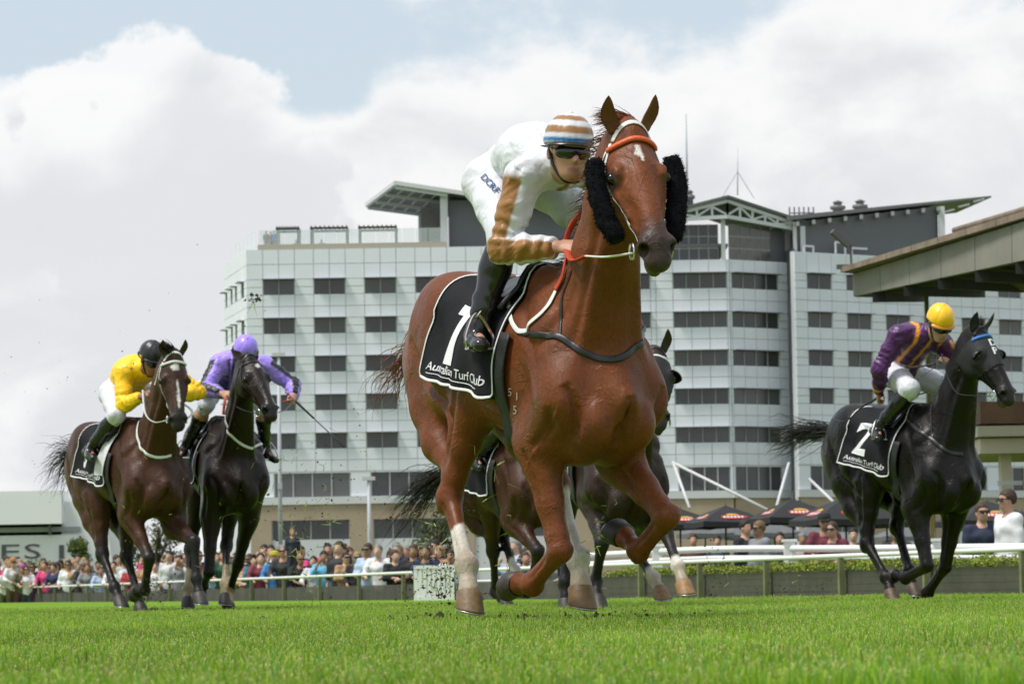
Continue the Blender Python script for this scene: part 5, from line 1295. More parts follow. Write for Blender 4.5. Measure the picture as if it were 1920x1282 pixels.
    for k in range(6):
        p = A0 + eS * (k * LS / 6) + np.array([.6, .2, ztop]); boxobj('balustrade_pane', glass, root, p, eS, np.array([eS[1], -eS[0], 0]) * -1, LS / 6 - .05, ze - ztop, .02)
    for a, b in ((518, 558), (583, 650), (674, 743)):
        pg = MB(); zt = hz(600, 431, YB + 2) + .68; 
        for px in (a, b):
            for dy in (1.5, 4.0): pg.box((X(px) - .07, dy - .07, ztop), (X(px) + .07, dy + .07, zt))
        for dy in (1.5, 4.0): pg.box((X(a) - .1, dy - .08, zt), (X(b) + .1, dy + .08, zt + .18))
        for x in np.linspace(X(a), X(b), 9): pg.box((x - .04, 1.3, zt + .183), (x + .04, 4.2, zt + .28))
        pg.build('pergola', dark, root)
    # ---- left penthouse with the tilted canopy
    zp = ztop - .05; MB().box((X(843), 2., zp), (X(1150), 12, hz(1000, 368, YB) + .68)).build('penthouse_wall', grey, root)
    MB().box((X(828), 1.2, zp), (X(842), 1.9, hz(835, 352, YB) + .68)).build('penthouse_column', white, root)
    MB().box((X(782), 8.0, zp), (X(790), 8.6, hz(786, 385, YB) + .68)).build('penthouse_column', white, root)
    MB().box((X(790), 3.0, zp), (X(828), 8.0, hz(810, 382, YB) + .68)).build('penthouse_glazing', mat('brown_reflection_glass', (.05, .055, .035), .15, noise=.5, nscale=.6), root)  # brownish reflection put into the glass colour
    f1, f2 = q(742, 340, 280.6), q(1150, 402, 280.6); b1 = q(688, 381, 294.5); b2 = f2 + (b1 - f1) * [0, 1, 1]; b2[2] = f2[2] - .2
    th = np.array([0, 0, .28]); MB().hexa([f1 - th, f2 - th, b2 - th, b1 - th, f1, f2, b2, b1]).build('canopy_roof', mat('roof_grey', (.20, .20, .205), .5), root)
    for t in (.02, .35, .68, .97):
        a, b = f1 + (b1 - f1) * t, f2 + (b2 - f2) * t; MB().bar(a - th * 1.6, a + (b - a) * .24 - th * 1.6, .25, .30).build('canopy_beam', white, root)
    for t in np.linspace(.0, .2, 5):
        a, b = f1 + (f2 - f1) * t, b1 + (b2 - b1) * t; MB().bar(a - th * 1.25, b - th * 1.25, .12, .12).build('canopy_rafter', white, root)
    MB().bar(f1 - th * .5 + [-.08, 0, 0], b1 - th * .5 + [-.08, 0, 0], .16, .34).build('canopy_fascia', white, root)
    MB().bar(f1 - th * .5 + [0, -.08, 0], f2 - th * .5 + [0, -.08, 0], .16, .34).build('canopy_fascia', white, root)
    # ---- centre pavilion: glass walls, white trusses and the folded roof
    apex = C0 + np.array([0, -1.2, 0]); lft = np.array([X(1232) - 1.5, -1.2, 0]); rgt = C0 + eC * 8.0 + np.array([.6, -1.0, 0])
    zA = hz(1380, 366, 279) + .68; zLf = hz(1255, 402, 279) + .68; zRt = hz(1492, 418, 284) + .68
    P = lambda p, z: np.array([p[0], p[1], z])
    back = np.array([-2., 13., 0])
    for (a, za, b, zb, nm) in ((lft, zLf - .3, apex, zA, 'pavilion_roof'), (apex, zA, rgt, zRt, 'pavilion_roof')):
        MB().hexa([P(a, za - .25), P(b, zb - .25), P(b + back, zb - .25), P(a + back, za - .25), P(a, za), P(b, zb), P(b + back, zb), P(a + back, za)]).build(nm, mat('roof_dark', (.11, .115, .11), .6), root)
    def truss(a, za, b, zb, la, lb, n):
        t0, t1 = a + back * .03, b + back * .03
        ch = MB(); ch.bar(P(t0, za), P(t1, zb), .28, .28); ch.build('truss_top_chord', white, root); MB().bar(P(t0, la), P(t1, lb), .30, .30).build('truss_bottom_chord', white, root)
        for k in range(n + 1):
            s = k / n; p = t0 + (t1 - t0) * s; MB().bar(P(p, la + (lb - la) * s + .16), P(p, za + (zb - za) * s - .15), .18, .18).build('truss_post', white, root)
            if k < n:
                s2 = (k + 1) / n; p2 = t0 + (t1 - t0) * s2; u, d = (s, s2) if k % 2 else (s2, s)
                pu, pd = t0 + (t1 - t0) * u, t0 + (t1 - t0) * d; MB().bar(P(pd, la + (lb - la) * d + .16) + [0, .02, 0], P(pu, za + (zb - za) * u - .15) + [0, .02, 0], .15, .15).build('truss_diagonal', white, root)
    zlL, zlA, zlR = hz(1262, 414, 279) + .68, hz(1370, 406, 279) + .68, hz(1478, 431, 283) + .68
    truss(lft, zLf - .7, apex, zA - .45, zlL, zlA, 6); truss(apex, zA - .45, rgt - eC * .8, zRt - .35, zlA, zlR, 6)
    gw = mat('pavilion_glass', (.05, .055, .06), .1, spec=.6, noise=.4, nscale=.2); gw2 = mat('pavilion_glass_reflection', (.13, .125, .115), .12, spec=.6, noise=.5, nscale=.35)  # the second glass has its brownish reflection painted into the base colour
    for p0, e, L, m, n in ((B0 + [1.2, .4, 0], np.array([1., 0, 0]), X(1352) - X(1232) - 1.2, gw, 5), (C0 + eC * .1 + [0, .4, 0], eC, 4.4, gw2, 4)):
        nrm = np.array([e[1], -e[0], 0]); zb, zt = topB + .02, zlL - .2
        for i in range(n):
            for j in range(3):
                boxobj('pavilion_pane', m, root, p0 + e * (i * L / n + .05) + [0, 0, zb + (zt - zb) * j / 3 + .05], e, nrm, L / n - .10, (zt - zb) / 3 - .10, .05)
        boxobj('pavilion_frame', fr, root, p0 - nrm * .06 + [0, 0, zb], e, nrm, L, zt - zb, .05)
    MB().bar(P(C0 + [-.4, 0, 0], topB), P(C0 + [-.4, 0, 0], zlA), .35, .35).build('pavilion_column', white, root); MB().bar(P(rgt - eC * .9, topB + .5), P(rgt - eC * .9, zRt - .4), .42, .42).build('pavilion_column', white, root)
    w0 = C0 + eC * 4.5; MB().hexa([P(w0, topB) + [0, .5, 0], P(D0, topB) + [0, .5, 0], P(D0, topB) + [0, 3, 0], P(w0, topB) + [0, 3, 0], P(w0, zlR) + [0, .5, 0], P(D0, zlR) + [0, .5, 0], P(D0, zlR) + [0, 3, 0], P(w0, zlR) + [0, 3, 0]]).build('pavilion_side', grey, root)
    # ---- right wing penthouse with rising roof
    def e_at(px, d=0.): 
        k = (px - 960) / FPX; u = (k * (YB + E0[1] + d) - E0[0]) / (eE[0] - k * eE[1]); return E0 + eE * u + np.array([0, d, 0])
    pa, pb, pc = e_at(1500, 1.5), e_at(1766, 1.5), e_at(1868, 1.5)
    Ya, Yb, Yc = YB + pa[1], YB + pb[1], YB + pc[1]
    za, zb_, zc = hz(1500, 416, Ya) + .68, hz(1766, 388, Yb) + .68, hz(1868, 368, Yc) + .68; dp = np.array([-1.5, 12, 0])
    MB().hexa([P(pa, topE - .1), P(pb, topE - .1), P(pb + dp, topE - .1), P(pa + dp, topE - .1), P(pa, za), P(pb, zb_), P(pb + dp, zb_), P(pa + dp, za)]).build('wing_penthouse', grey, root)
    o1 = np.array([-.8, -1.2, 0]); MB().hexa([P(pa + o1, za + .03), P(pc, zc - .1), P(pc + dp, zc - .1), P(pa + o1 + dp, za + .03), P(pa + o1, za + .4), P(pc, zc + .05), P(pc + dp, zc + .05), P(pa + o1 + dp, za + .4)]).build('wing_roof', mat('roof_grey', (.20, .20, .205), .5), root)
    for k in range(10):
        s = k / 9; a = pa + (pb - pa) * s; MB().bar(P(a, za + (zb_ - za) * s - .25) + [0, -.1, 0], P(a, za + (zb_ - za) * s - .25) + [0, -1.0, 0], .25, .35).build('roof_bracket', mat('bracket_grey', (.33, .34, .34), .6), root)
    for k in range(3):
        s0_, s1_ = .1 + .28 * k, .30 + .28 * k; a, b = pb + (pc - pb) * s0_, pb + (pc - pb) * s1_; MB().bar(P(a, zb_ + (zc - zb_) * s0_ - .55 + .2 * k), P(b, zb_ + (zc - zb_) * s1_ - .5 + .2 * k), .15, .15).build('overhang_brace', white, root)
    MB().bar(P(pb + [.3, -.2, 0], topE), P(pb + [.3, -.2, 0], zb_), .45, .5).build('wing_column', white, root)
    MB().bar(P(pa + [-.2, -.2, 0], topE), P(pa + [-.2, -.2, 0], za - .1), .30, .3).build('wing_column', white, root)
    # roof plant: vents, frames, little white goal frames
    for px, py, w in ((1578, 392, .7), (1620, 390, .7), (1307, 372, .45)):
        d = e_at(px, 5) if px > 1480 else np.array([X(px), 6., 0]); z = hz(px, py, YB + d[1]) + .68; MB().lathe([(w * .6, -1.2), (w * .6, -.1), (w * .95, 0), (w * .95, .25), (w * .5, .3), (w * .5, .5), (w * .7, .55), (w * .1, .75)], (d[0], d[1], z), 12).build('roof_vent', mat('vent_metal', (.16, .16, .16), .5), root, True)
    sc = MB()
    for px in range(1487, 1535, 9):
        d = e_at(px, 4); sc.bar(P(d, za), P(d, hz(px, 388, YB + d[1]) + .68), .12, .12)
    d0, d1 = e_at(1487, 4), e_at(1532, 4); sc.bar(P(d0, hz(1487, 392, YB) + .9), P(d1, hz(1532, 388, YB) + .9), .1, .1); sc.build('roof_scaffold', mat('vent_metal', (.16, .16, .16), .5), root)
    for px0, px1, py0, py1 in ((1512, 1530, 461, 471), (1572, 1590, 454, 472), (1602, 1631, 465, 474)):
        d0, d1 = e_at(px0, .6), e_at(px1, .6); z0, z1 = topE, hz(px0, py0, YB + d0[1]) + .68; f = MB(); f.bar(P(d0, z0), P(d0, z1), .16, .16); f.bar(P(d0, z1), P(d1, z1), .16, .16)
        if px0 != 1602: f.bar(P(d1, z0), P(d1, z1), .16, .16)
        f.build('roof_frame', white, root)
    # masts
    for px, y0, y1, r, nm in ((1289, 395, 214, .09, 'white'), (1383, 366, 278, .04, 'white')):
        a, b = q(px, y0, 286), q(px - 3 if px < 1300 else px, y1, 286); MB().tube([a, b], [r * 1.3, r * .7], 8).build('mast', mat('mast_grey', (.45, .47, .5), .4), root, True)
        if px > 1300:
            for dx in (-1.4, 1.4): MB().tube([b + (a - b) * .5, a + [dx, 0, -.3]], .035, 6).build('mast_stay', mat('mast_grey', (.45, .47, .5), .4), root)
    # slanting white props in front of the lobby
    for a, b in (((1262, 866), (1293, 952)), ((1264, 868), (1440, 956)), ((1479, 868), (1455, 953)), ((1518, 898), (1562, 940))):
        MB().tube([q(*a, 276.), q(*b, 270.)], .12, 8).build('prop', white, root, True)
    # small rooftop figures
    return root, O, ztop, X
HOTEL = hotel()
# ------------------------------------------------------------------ left white building, trees, poles
def annex():
    Y = 150.; root = empty('white_pavilion', at(0, 1107, Y) * [1, 1, 0] + [0, 0, -.68], 0, 'low white building with dark letters on its wall at the far left', 'building'); O = np.array(root.location)
    wm = mat('annex_white', (.80, .80, .80), .6, noise=.03, nscale=.3); dk = mat('annex_dark', (.10, .10, .11), .5); P = lambda px, py, y=Y: at(px, py, y) - O
    def slab(name, x0, x1, y0, y1, d0, d1, m): 
        a, b = P(x0, y1, d0), P(x1, y0, d0); return MB().box((a[0], d0 - Y, a[2]), (b[0], d1 - Y, b[2])).build(name, m, root)
    slab('upper_wall', -200, 115, 919, 986, 149., 158, wm); slab('recess', -200, 150, 986.5, 1001, 149.75, 158, mat('annex_shade', (.34, .35, .36), .7)); slab('lower_wall', -200, 150, 1001.5, 1075, 149.6, 158, wm)
    slab('downpipe', 91, 95, 984, 1003, 149.2, 149.5, dk)
    a, b, c, d = P(115.5, 1075), P(214, 1075), P(193, 940), P(115.5, 940); T = np.array([0, 6, 0]); MB().hexa([a, b, b + T, a + T, d, c, c + T, d + T]).build('end_wall', wm, root)
    for ch, px, py, w, h in (('E', 3, 1047, 34, 27), ('S', 46, 1047, 30, 28), ('I', 111, 1047, 9, 26)):
        g, f = text_geo(ch, 1.0); lo, hi = g.min(0), g.max(0); p0, p1 = P(px, py, 149.55), P(px + w, py - h, 149.55)
        mesh_obj('lettering', [(p0[0] + (x - lo[0]) / (hi[0] - lo[0] + 1e-6) * (p1[0] - p0[0]), -.46, p0[2] + (y - lo[1]) / (hi[1] - lo[1]) * (p1[2] - p0[2])) for x, y, z in g], f, dk, root)
    return root
annex()
gc, gd = ((.075, .11, .02), (.15, .19, .045)), ((.035, .055, .02), (.07, .095, .03))
def G(px, Y): p = at(px, 1107, Y); return (p[0], p[1], -.68)
tree('garden_shrub', 'rounded leafy green shrub in front of the white lettered building', G(62, 120), 2.0, 2.4, gc, 3000, .06, 3, 'shrub')
tree('conical_tree', 'small conical yellow-green tree beside the white building end', G(148, 122), 2.7, 1.5, gc, 2400, .06, 4, cone=True)
tree('slim_tree', 'slender airy tree between the two left horses', G(298, 150), 4.3, 2.6, ((.06, .085, .03), (.12, .15, .06)), 2000, .08, 5)
tree('dark_tree', 'dark distant tree behind the bay horse legs', G(236, 240), 4.6, 4.6, gd, 2200, .15, 6)
tree('dark_tree', 'dark distant tree just right of the slender tree', G(268, 250), 4.0, 4.2, gd, 2000, .15, 7)
tree('bushy_tree', 'round olive-green bushy tree behind the chestnut hind legs', G(826, 130), 3.6, 2.6, ((.05, .07, .02), (.10, .12, .035)), 2800, .08, 8)
def lamp_pole(px, top, Y, label, head=True):
    b = at(px, 1107, Y) * [1, 1, 0] + [0, 0, -.68]; zt = at(px, top, Y)[2] + .68; r = empty('lamp_pole', b, 0, label, 'lamp post'); m = mat('galvanised', (.42, .44, .46), .45, noise=.08, nscale=2)
    MB().tube([(0, 0, 0), (0, 0, zt)], [.11, .075], 10).build('pole', m, r, True)
    MB().tube([(0, 0, 0), (0, 0, .5)], [.16, .14], 10).build('base', m, r, True)
    b_ = MB(); b_.box((-.28, -.12, zt), (.28, .12, zt + .16)); b_.build('lamp_head', mat('lamp_head', (.55, .56, .55), .5), r)
    b_ = MB(); b_.box((-.10, -.16, zt * .48), (.10, .0, zt * .48 + .28)); b_.build('junction_box', m, r)
lamp_pole(527, 668, 150, 'tall grey lamp pole right of the lavender jockey'); lamp_pole(694, 900, 150, 'short grey lamp pole left of the chestnut horse')

# ------------------------------------------------------------------ grandstand roof at the right edge
def stand():
    root = empty('grandstand', at(1900, 1107, 90) * [1, 1, 0] + [0, 0, -.68], 0, 'old grandstand with a sloping weathered concrete roof at the right edge', 'grandstand'); O = np.array(root.location); P = lambda *a: at(*a) - O
    con = mat('old_concrete', (.23, .22, .19), .9, noise=.28, nscale=.35, bump=.4, bscale=6, detail=9); rust = mat('rusty_edge', (.22, .165, .125), .85, noise=.5, nscale=1.2, detail=8); dk = mat('soffit_shade', (.022, .022, .022), .8, noise=.3, nscale=.4); be = mat('stand_beige', (.62, .56, .45), .8, noise=.08, nscale=.6); br = mat('stand_brown', (.22, .125, .085), .85, noise=.35, nscale=1.0)  # soffit: shade of the roof underside put into a near-black base colour
    A, At = P(1605, 557, 82), P(1603, 516, 82); B, Bt = P(2060, 461, 62), P(2060, 376, 62); back = np.array([14., 16, 0]); 
    n = np.array([-.35, -.9, 0]) * .25
    k = 7
    for i in range(k):     # fascia cast in panels
        s0, s1 = i / k + .0008, (i + 1) / k - .0008; a0, a1 = A + (B - A) * s0, A + (B - A) * s1; t0, t1 = At + (Bt - At) * s0, At + (Bt - At) * s1
        MB().hexa([a0 + n, a1 + n, a1, a0, t0 + n, t1 + n, t1, t0]).build('fascia_panel', con, root)
    C, D = P(2300, 557, 100), P(1640, 557.5, 98)
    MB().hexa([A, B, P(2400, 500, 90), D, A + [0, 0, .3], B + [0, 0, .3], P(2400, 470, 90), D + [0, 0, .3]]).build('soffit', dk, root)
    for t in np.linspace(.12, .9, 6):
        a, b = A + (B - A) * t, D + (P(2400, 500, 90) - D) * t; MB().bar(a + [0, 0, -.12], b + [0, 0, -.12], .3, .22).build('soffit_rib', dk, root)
    r0, r1 = P(1576, 511, 81.5), P(2060, 366, 61.5); th = np.array([0, 0, .13])
    for i in range(9):
        s0, s1 = i / 9 + .001, (i + 1) / 9 - .001; a, b = r0 + (r1 - r0) * s0, r0 + (r1 - r0) * s1; MB().hexa([a, b, b + back, a + back, a + th, b + th, b + back + th, a + back + th]).build('roof_sheet', rust, root)
    p0, p1 = P(1790, 432, 74), P(2060, 352, 61.5); MB().tube([p0, p1], .07, 8).build('roof_pipe', rust, root, True)
    for t in (.02, .30, .55, .8): q = p0 + (p1 - p0) * t; MB().tube([q, q - [0, 0, .25]], .05, 6).build('pipe_bracket', rust, root)
    q = P(1596, 500, 81.5); l = MB(); l.tube([q, q + [.0, 0, .55]], .03, 6); l.bar(q + [-.05, 0, .5], q + [-.45, -.1, .85], .16, .12); l.box(tuple(q + [-.35, -.1, -.05]), tuple(q + [.1, .1, .05])); l.build('floodlight', mat('flood_dark', (.09, .09, .09), .5), root)
    a = P(1737, 556, 86); MB().bar(a, a * [1, 1, 0] + [0, 0, 0], .10, .10).build('post', mat('post_yellow', (.20, .16, .05), .7), root)
    # balcony below
    def bx(name, x0, x1, y0, y1, d, m, dep=6.): a, b = P(x0, y1, d), P(x1, y0, d); return MB().box((a[0], d - O[1], a[2]), (b[0], d - O[1] + dep, b[2])).build(name, m, root)
    for i in range(5): bx('balcony_board', 1838 + i * 34, 1871 + i * 34, 752, 794, 79, br)
    bx('balcony_beam', 1834, 2060, 795, 818, 78.8, be); bx('balcony_edge', 1838, 2060, 818.5, 850, 79.2, be); bx('column', 1884, 1896, 851, 1120, 80, be, .5)
    s = P(1893, 905, 78.5); MB().box((s[0] - .28, s[1], s[2] - .05), (s[0] + .3, s[1] + .1, s[2] + .05)).build('wall_light', mat('lamp_head', (.55, .56, .55), .5), root)
stand()

# ------------------------------------------------------------------ market umbrellas
def umbrellas():
    cv = mat('canvas_black', (.014, .014, .016), .75, noise=.15, nscale=3); gy = mat('canvas_grey', (.12, .125, .13), .75, noise=.15, nscale=3); red = mat('emblem_red', (.40, .025, .02), .6); yel = mat('emblem_yellow', (.50, .30, .04), .6); wh = mat('emblem_white', (.62, .58, .55), .6); pole = mat('pole_dark', (.03, .03, .03), .5)
    spec = [(1275, 953, 118, 1.0, 128, cv, 'left end of the umbrella row beside the chestnut foreleg'), (1360, 947, 126, 1.0, 124, cv, 'second of the black umbrella row right of the chestnut'), (1486, 934, 134, 1.15, 118, cv, 'tall middle one left of the black horse tail'), (1585, 930, 168, 1.15, 112, cv, 'largest one directly behind the black horse hindquarters'), (1850, 938, 150, 1.1, 118, cv, 'behind the man in the navy hoodie'), (1662, 950, 110, 1.0, 128, cv, 'between the black horse legs'), (1915, 958, 90, 1, 122, cv, 'at the right edge behind the white shirt'),
            (1322, 980, 86, .8, 150, gy, 'low grey one under the left black umbrella'), (1452, 980, 80, .8, 150, gy, 'low grey one behind the man in the grey jacket'), (1520, 985, 80, .8, 150, gy, 'low grey one behind the couple in maroon'), (1690, 985, 90, .8, 150, gy, 'low grey one behind the black horse forelegs'), (1385, 985, 70, .8, 152, gy, 'low grey one behind the bearded man')]
    for px, py, w, k, Y, m, where in spec:
        a = at(px, py, Y); sc = Y / FPX; half = w * sc / 2; h = .30 * half * k + .18; base = a * [1, 1, 0] + [0, 0, -.68]; zt = a[2] + .68
        r = empty('market_umbrella', base, R_(14), ('black' if m is cv else 'grey') + ' market umbrella, ' + where, 'umbrella', 'market umbrellas on the lawn')
        V = [(0, 0, zt)]; F = []; n = 8; hs = half * 1.0
        ring = []
        for s, z in ((.5, .46), (1.0, 1.0)):
            for i in range(n):
                g = 2 * math.pi * i / n; q = max(abs(math.cos(g)), abs(math.sin(g))); V.append((hs * s * math.cos(g) / q, hs * s * math.sin(g) / q, zt - h * z * 1.15 + .04 * (i % 2) * s))
        for i in range(n): V.append((V[1 + n + i][0] * 1.005, V[1 + n + i][1] * 1.005, V[1 + n + i][2] - .20))
        for i in range(n):
            j = (i + 1) % n; F += [(0, 1 + i, 1 + j), (1 + i, 1 + n + i, 1 + n + j, 1 + j), (1 + n + i, 1 + 2 * n + i, 1 + 2 * n + j, 1 + n + j)]
        c = mesh_obj('canopy', V, F, m, r); md = c.modifiers.new('t', 'SOLIDIFY'); md.thickness = .015
        MB().tube([(0, 0, 0), (0, 0, zt + .08)], .035, 8).build('pole', pole, r, True)
        for i in range(8):
            g = 2 * math.pi * i / 8; q = max(abs(math.cos(g)), abs(math.sin(g))); MB().tube([(0, 0, zt - h * .1), (hs * .97 * math.cos(g) / q, hs * .97 * math.sin(g) / q, zt - h * 1.15 - .02)], .012, 5).build('rib', pole, r)
        if m is cv:
            for face in (-math.pi / 2, math.pi):
                ca, sa = math.cos(face), math.sin(face); nrm = np.array([ca, sa, 0]); tg = np.array([-sa, ca, 0])
                # emblem printed on the slope of the canopy
                top, bot = np.array([0, 0, zt]), nrm * hs + [0, 0, zt - h * 1.15]; mid = top + (bot - top) * .74; dn = (bot - top) / np.linalg.norm(bot - top); up = np.cross(tg, dn); up *= np.sign(up[2])
                e_ = lambda x, y, l: mid + tg * x + dn * y + up * (.03 + l)
                N_ = 20; mk = lambda rx, ry, oy, l: [e_(rx * math.cos(t) * (1 + .12 * math.cos(3 * t)), oy + ry * math.sin(t), l) for t in np.linspace(0, 2 * math.pi, N_, endpoint=False)]
                mesh_obj('emblem', mk(hs * .42, hs * .12, 0, .004), [tuple(range(N_))], red, c); mesh_obj('emblem', mk(hs * .20, hs * .10, -hs * .13, 0), [tuple(range(N_))], yel, c)
                for k2 in range(6): 
                    x = (-.30 + .11 * k2) * hs; mesh_obj('emblem', [e_(x, -hs * .05, .008), e_(x + .07 * hs, -hs * .06, .008), e_(x + .055 * hs, hs * .06, .008), e_(x - .015 * hs, hs * .05, .008)], [(0, 1, 2, 3)], wh, c)
umbrellas()

# ------------------------------------------------------------------ spectators
def person_template(pose, h=.02, long_hair=False):
    """facing -Y, standing, 1.74 m; returns dict part -> (verts, faces)"""
    j = dict(pel=(0, 0, .95), chest=(0, -.01, 1.28), neck=(0, 0, 1.46), head=(0, -.02, 1.61))
    a = dict(down=((-.22, .0, 1.15), (-.23, -.05, .90), (.22, 0, 1.15), (.23, -.05, .90)), lean=((-.27, -.10, 1.18), (-.16, -.36, 1.10), (.27, -.10, 1.18), (.14, -.38, 1.10)),
             phone=((-.24, -.16, 1.25), (-.08, -.26, 1.52), (.24, -.14, 1.22), (.08, -.28, 1.50)), wave=((-.25, 0, 1.15), (-.20, -.22, 1.0), (.30, -.08, 1.35), (.16, -.14, 1.64)), cross=((-.25, -.05, 1.17), (.08, -.22, 1.16), (.25, -.05, 1.17), (-.08, -.25, 1.12)))[pose]
    lean = -.10 if pose == 'lean' else 0
    P = lambda p: np.array(p, float) + ([0, lean * max(0, (p[2] - .9) / .7), 0])
    pel, ch, nk, hd = (P(j[k]) for k in ('pel', 'chest', 'neck', 'head')); X = np.array([1., 0, 0])
    sh = [P((-.18, 0, 1.40)), P((.18, 0, 1.40))]; el = [P(a[0]), P(a[2])]; ha = [P(a[1]), P(a[3])]
    headit = [('u', Ell(hd + [0, .01, .02], (.078, .098, .108)), .01), ('u', Ell(hd + [0, -.035, -.05], (.058, .058, .072)), .03), ('u', Ell(hd + [0, -.105, -.02], (.014, .018, .026)), .015), ('u', Tube([nk + [0, .02, -.04], hd + [0, .015, -.06]], [.058, .054]), .03)]
    for s in (-1, 1): headit.append(('u', Ell(hd + [s * .078, .005, -.015], (.010, .02, .03)), .01))
    body = headit + [('u', Tube([pel, ch, nk + [0, 0, -.06]], [.14, .155, .11], [.10, .105, .08], lat=X), .04)]
    shirt = [('u', Tube([pel + [0, 0, -.04], pel + [0, 0, .15], ch + [0, 0, .02], nk + [0, .01, -.045]], [.165, .165, .185, .075], [.125, .125, .13, .07], lat=X, k=.04), .04)]
    tr_ = [('u', Tube([pel + [0, 0, .03], pel + [0, 0, -.06]], [.15, .15], [.115, .12], lat=X), .04)]
    for i, s in enumerate((-1, 1)):
        fd = ha[i] - el[i]; fd /= np.linalg.norm(fd)
        body += [('u', Tube([sh[i], el[i], ha[i] - fd * .03], [.052, .04, .028]), .03), ('u', Ell(ha[i] + fd * .03, (.035, .04, .045)), .02), ('u', Tube([pel + [s * .09, 0, -.05], [s * .10, -.01, .5], [s * .10, .03, .08]], [.08, .055, .04]), .03), ('u', Tube([[s * .10, .05, .04], [s * .11, -.14, .03]], [.04, .035]), .02)]
        shirt += [('u', Tube([sh[i] * [.7, 1, 1], sh[i], (sh[i] + el[i]) / 2, el[i], el[i] + fd * .10], [.075, .072, .066, .058, .052], k=.02), .05)]
        tr_ += [('u', Tube([pel + [s * .085, 0, -.05], [s * .10, -.01, .5], [s * .10, .03, .09]], [.105, .078, .07]), .03)]
    hair = [('u', Ell(hd + [0, .02, .035], (.086, .104, .104)), .01)]
    if long_hair: hair += [('u', Tube([hd + [0, .06, .0], hd + [0, .075, -.16], nk + [0, .10, -.10]], [.085, .09, .07], [.05, .045, .03], lat=X), .03)]
    def hair_ev(X_, c=None, hh=None):
        d = GH.ev(X_, c, hh); q = X_ - hd; cut = smin(q[:, 1] + .035 + .35 * (.06 - q[:, 2]).clip(-.3, .3) * -1.0, np.full(len(X_), 9.), .01)
        face = -(q[:, 1] + .045 - .5 * (q[:, 2] - .055)); face = np.maximum(face, 0) * 1.0; pl = -(q[:, 1] * 1.0 + .055 + .9 * (q[:, 2] - .035))
        return smax(d, pl * .7, .012)
    GH = Group(hair); out = {}
    for nm, it in (('body', body), ('shirt', shirt), ('trousers', tr_)):
        G_ = Group(it); V, F = polygonise(G_.ev, G_.lo, G_.hi, h); V = relax(V, F, 1, .5)
        if nm == 'shirt': V = V + vert_normals(V, F) * (vnoise(V, 12, 3) * .010)[:, None]
        out[nm] = (V, F)
    V, F = polygonise(hair_ev, GH.lo, GH.hi, h * .8); out['hair'] = (V + vert_normals(V, F) * (vnoise(V, 40, 3) * .006)[:, None], F); out['hd'] = hd
    return out
PT = {}
def ptemplate(pose, lh):
    if (pose, lh) not in PT:
        t = person_template(pose, .021, lh); skin = mat('crowd_skin', (.5, .3, .2), .55, objcol=True, noise=.06, nscale=9); cl = mat('crowd_cloth', (.5, .5, .5), .8, objcol=True, noise=.14, nscale=7, bump=.3, bscale=14); hr = mat('crowd_hair', (.05, .03, .02), .7, objcol=True, noise=.3, nscale=30)
        d = {}
        for nm, m in (('body', skin), ('shirt', cl), ('trousers', cl), ('hair', hr)):
            o = mesh_obj(nm, *t[nm], m, None, True); d[nm] = o.data; bpy.data.objects.remove(o)
        b = MB(); hd = t['hd']
        for s in (-1, 1): b.box((hd[0] + s * .036 - .03, hd[1] - .105, hd[2] - .012), (hd[0] + s * .036 + .03, hd[1] - .085, hd[2] + .028))
        b.box((hd[0] - .08, hd[1] - .095, hd[2] + .012), (hd[0] + .08, hd[1] - .088, hd[2] + .026))
        for s in (-1, 1): b.box((hd[0] + s * .078 - .004, hd[1] - .09, hd[2] + .010), (hd[0] + s * .078 + .004, hd[1] + .0, hd[2] + .022))
        o = b.build('sunglasses', mat('sunglass_black', (.01, .01, .012), .2)); d['sunglasses'] = o.data; bpy.data.objects.remove(o)
        c = MB(); c.lathe([(.100, 0), (.103, .03), (.088, .075), (.045, .10), (.005, .106)], (hd[0], hd[1] + .012, hd[2] + .05), 16)
        c.add([(hd[0] + .08 * x, hd[1] - .09 - .07 * (1 - abs(x)), hd[2] + .055) for x in (-1, -.5, 0, .5, 1)] + [(hd[0] + .085 * x, hd[1] - .04, hd[2] + .062) for x in (-1, -.5, 0, .5, 1)], [(i, i + 1, i + 6, i + 5) for i in range(4)])
        o = c.build('cap', cl); d['cap'] = o.data; bpy.data.objects.remove(o); PT[(pose, lh)] = d
    return PT[(pose, lh)]
def person(px, top, Y, shirt, hair, label, pose='lean', lh=False, rot=0, glasses=False, cap=None, trousers=(.03, .035, .05), skin=None, group=None, foot=None, collar=None):
    """a spectator whose head top is seen at photo pixel (px, top)"""
    d = ptemplate(pose, lh); p = at(px, top, Y); z0 = -.68; sc = (p[2] - z0) / 1.735
    if foot is not None: z0 = p[2] - 1.735 * foot; sc = foot
    a = math.atan2(p[0], p[1]); r = empty('person', (p[0], p[1], z0), -a + R_(rot), label, 'spectator', group); r.scale = (min(1.0, sc) if sc < 1 else min(sc, 1.12),) * 2 + (sc,)
    skin = skin or random.choice([(.52, .30, .21), (.46, .26, .18), (.56, .35, .26), (.34, .19, .12)])
    for nm in ('body', 'shirt', 'trousers') + (('cap',) if cap is not None else ('hair',)) + (('sunglasses',) if glasses else ()):
        if nm == 'hair' and hair is None: continue
        o = bpy.data.objects.new(nm, d[nm]); COL.objects.link(o); o.parent = r
        c = {'body': skin, 'shirt': shirt, 'trousers': trousers, 'hair': hair, 'cap': cap, 'sunglasses': (0, 0, 0)}[nm]; o.color = (*c[:3], 1)
    return r
BRH, DKH, BLH, GRH = (.045, .025, .014), (.014, .011, .009), (.30, .19, .08), (.20, .19, .18)
grp = 'spectators along the rail'
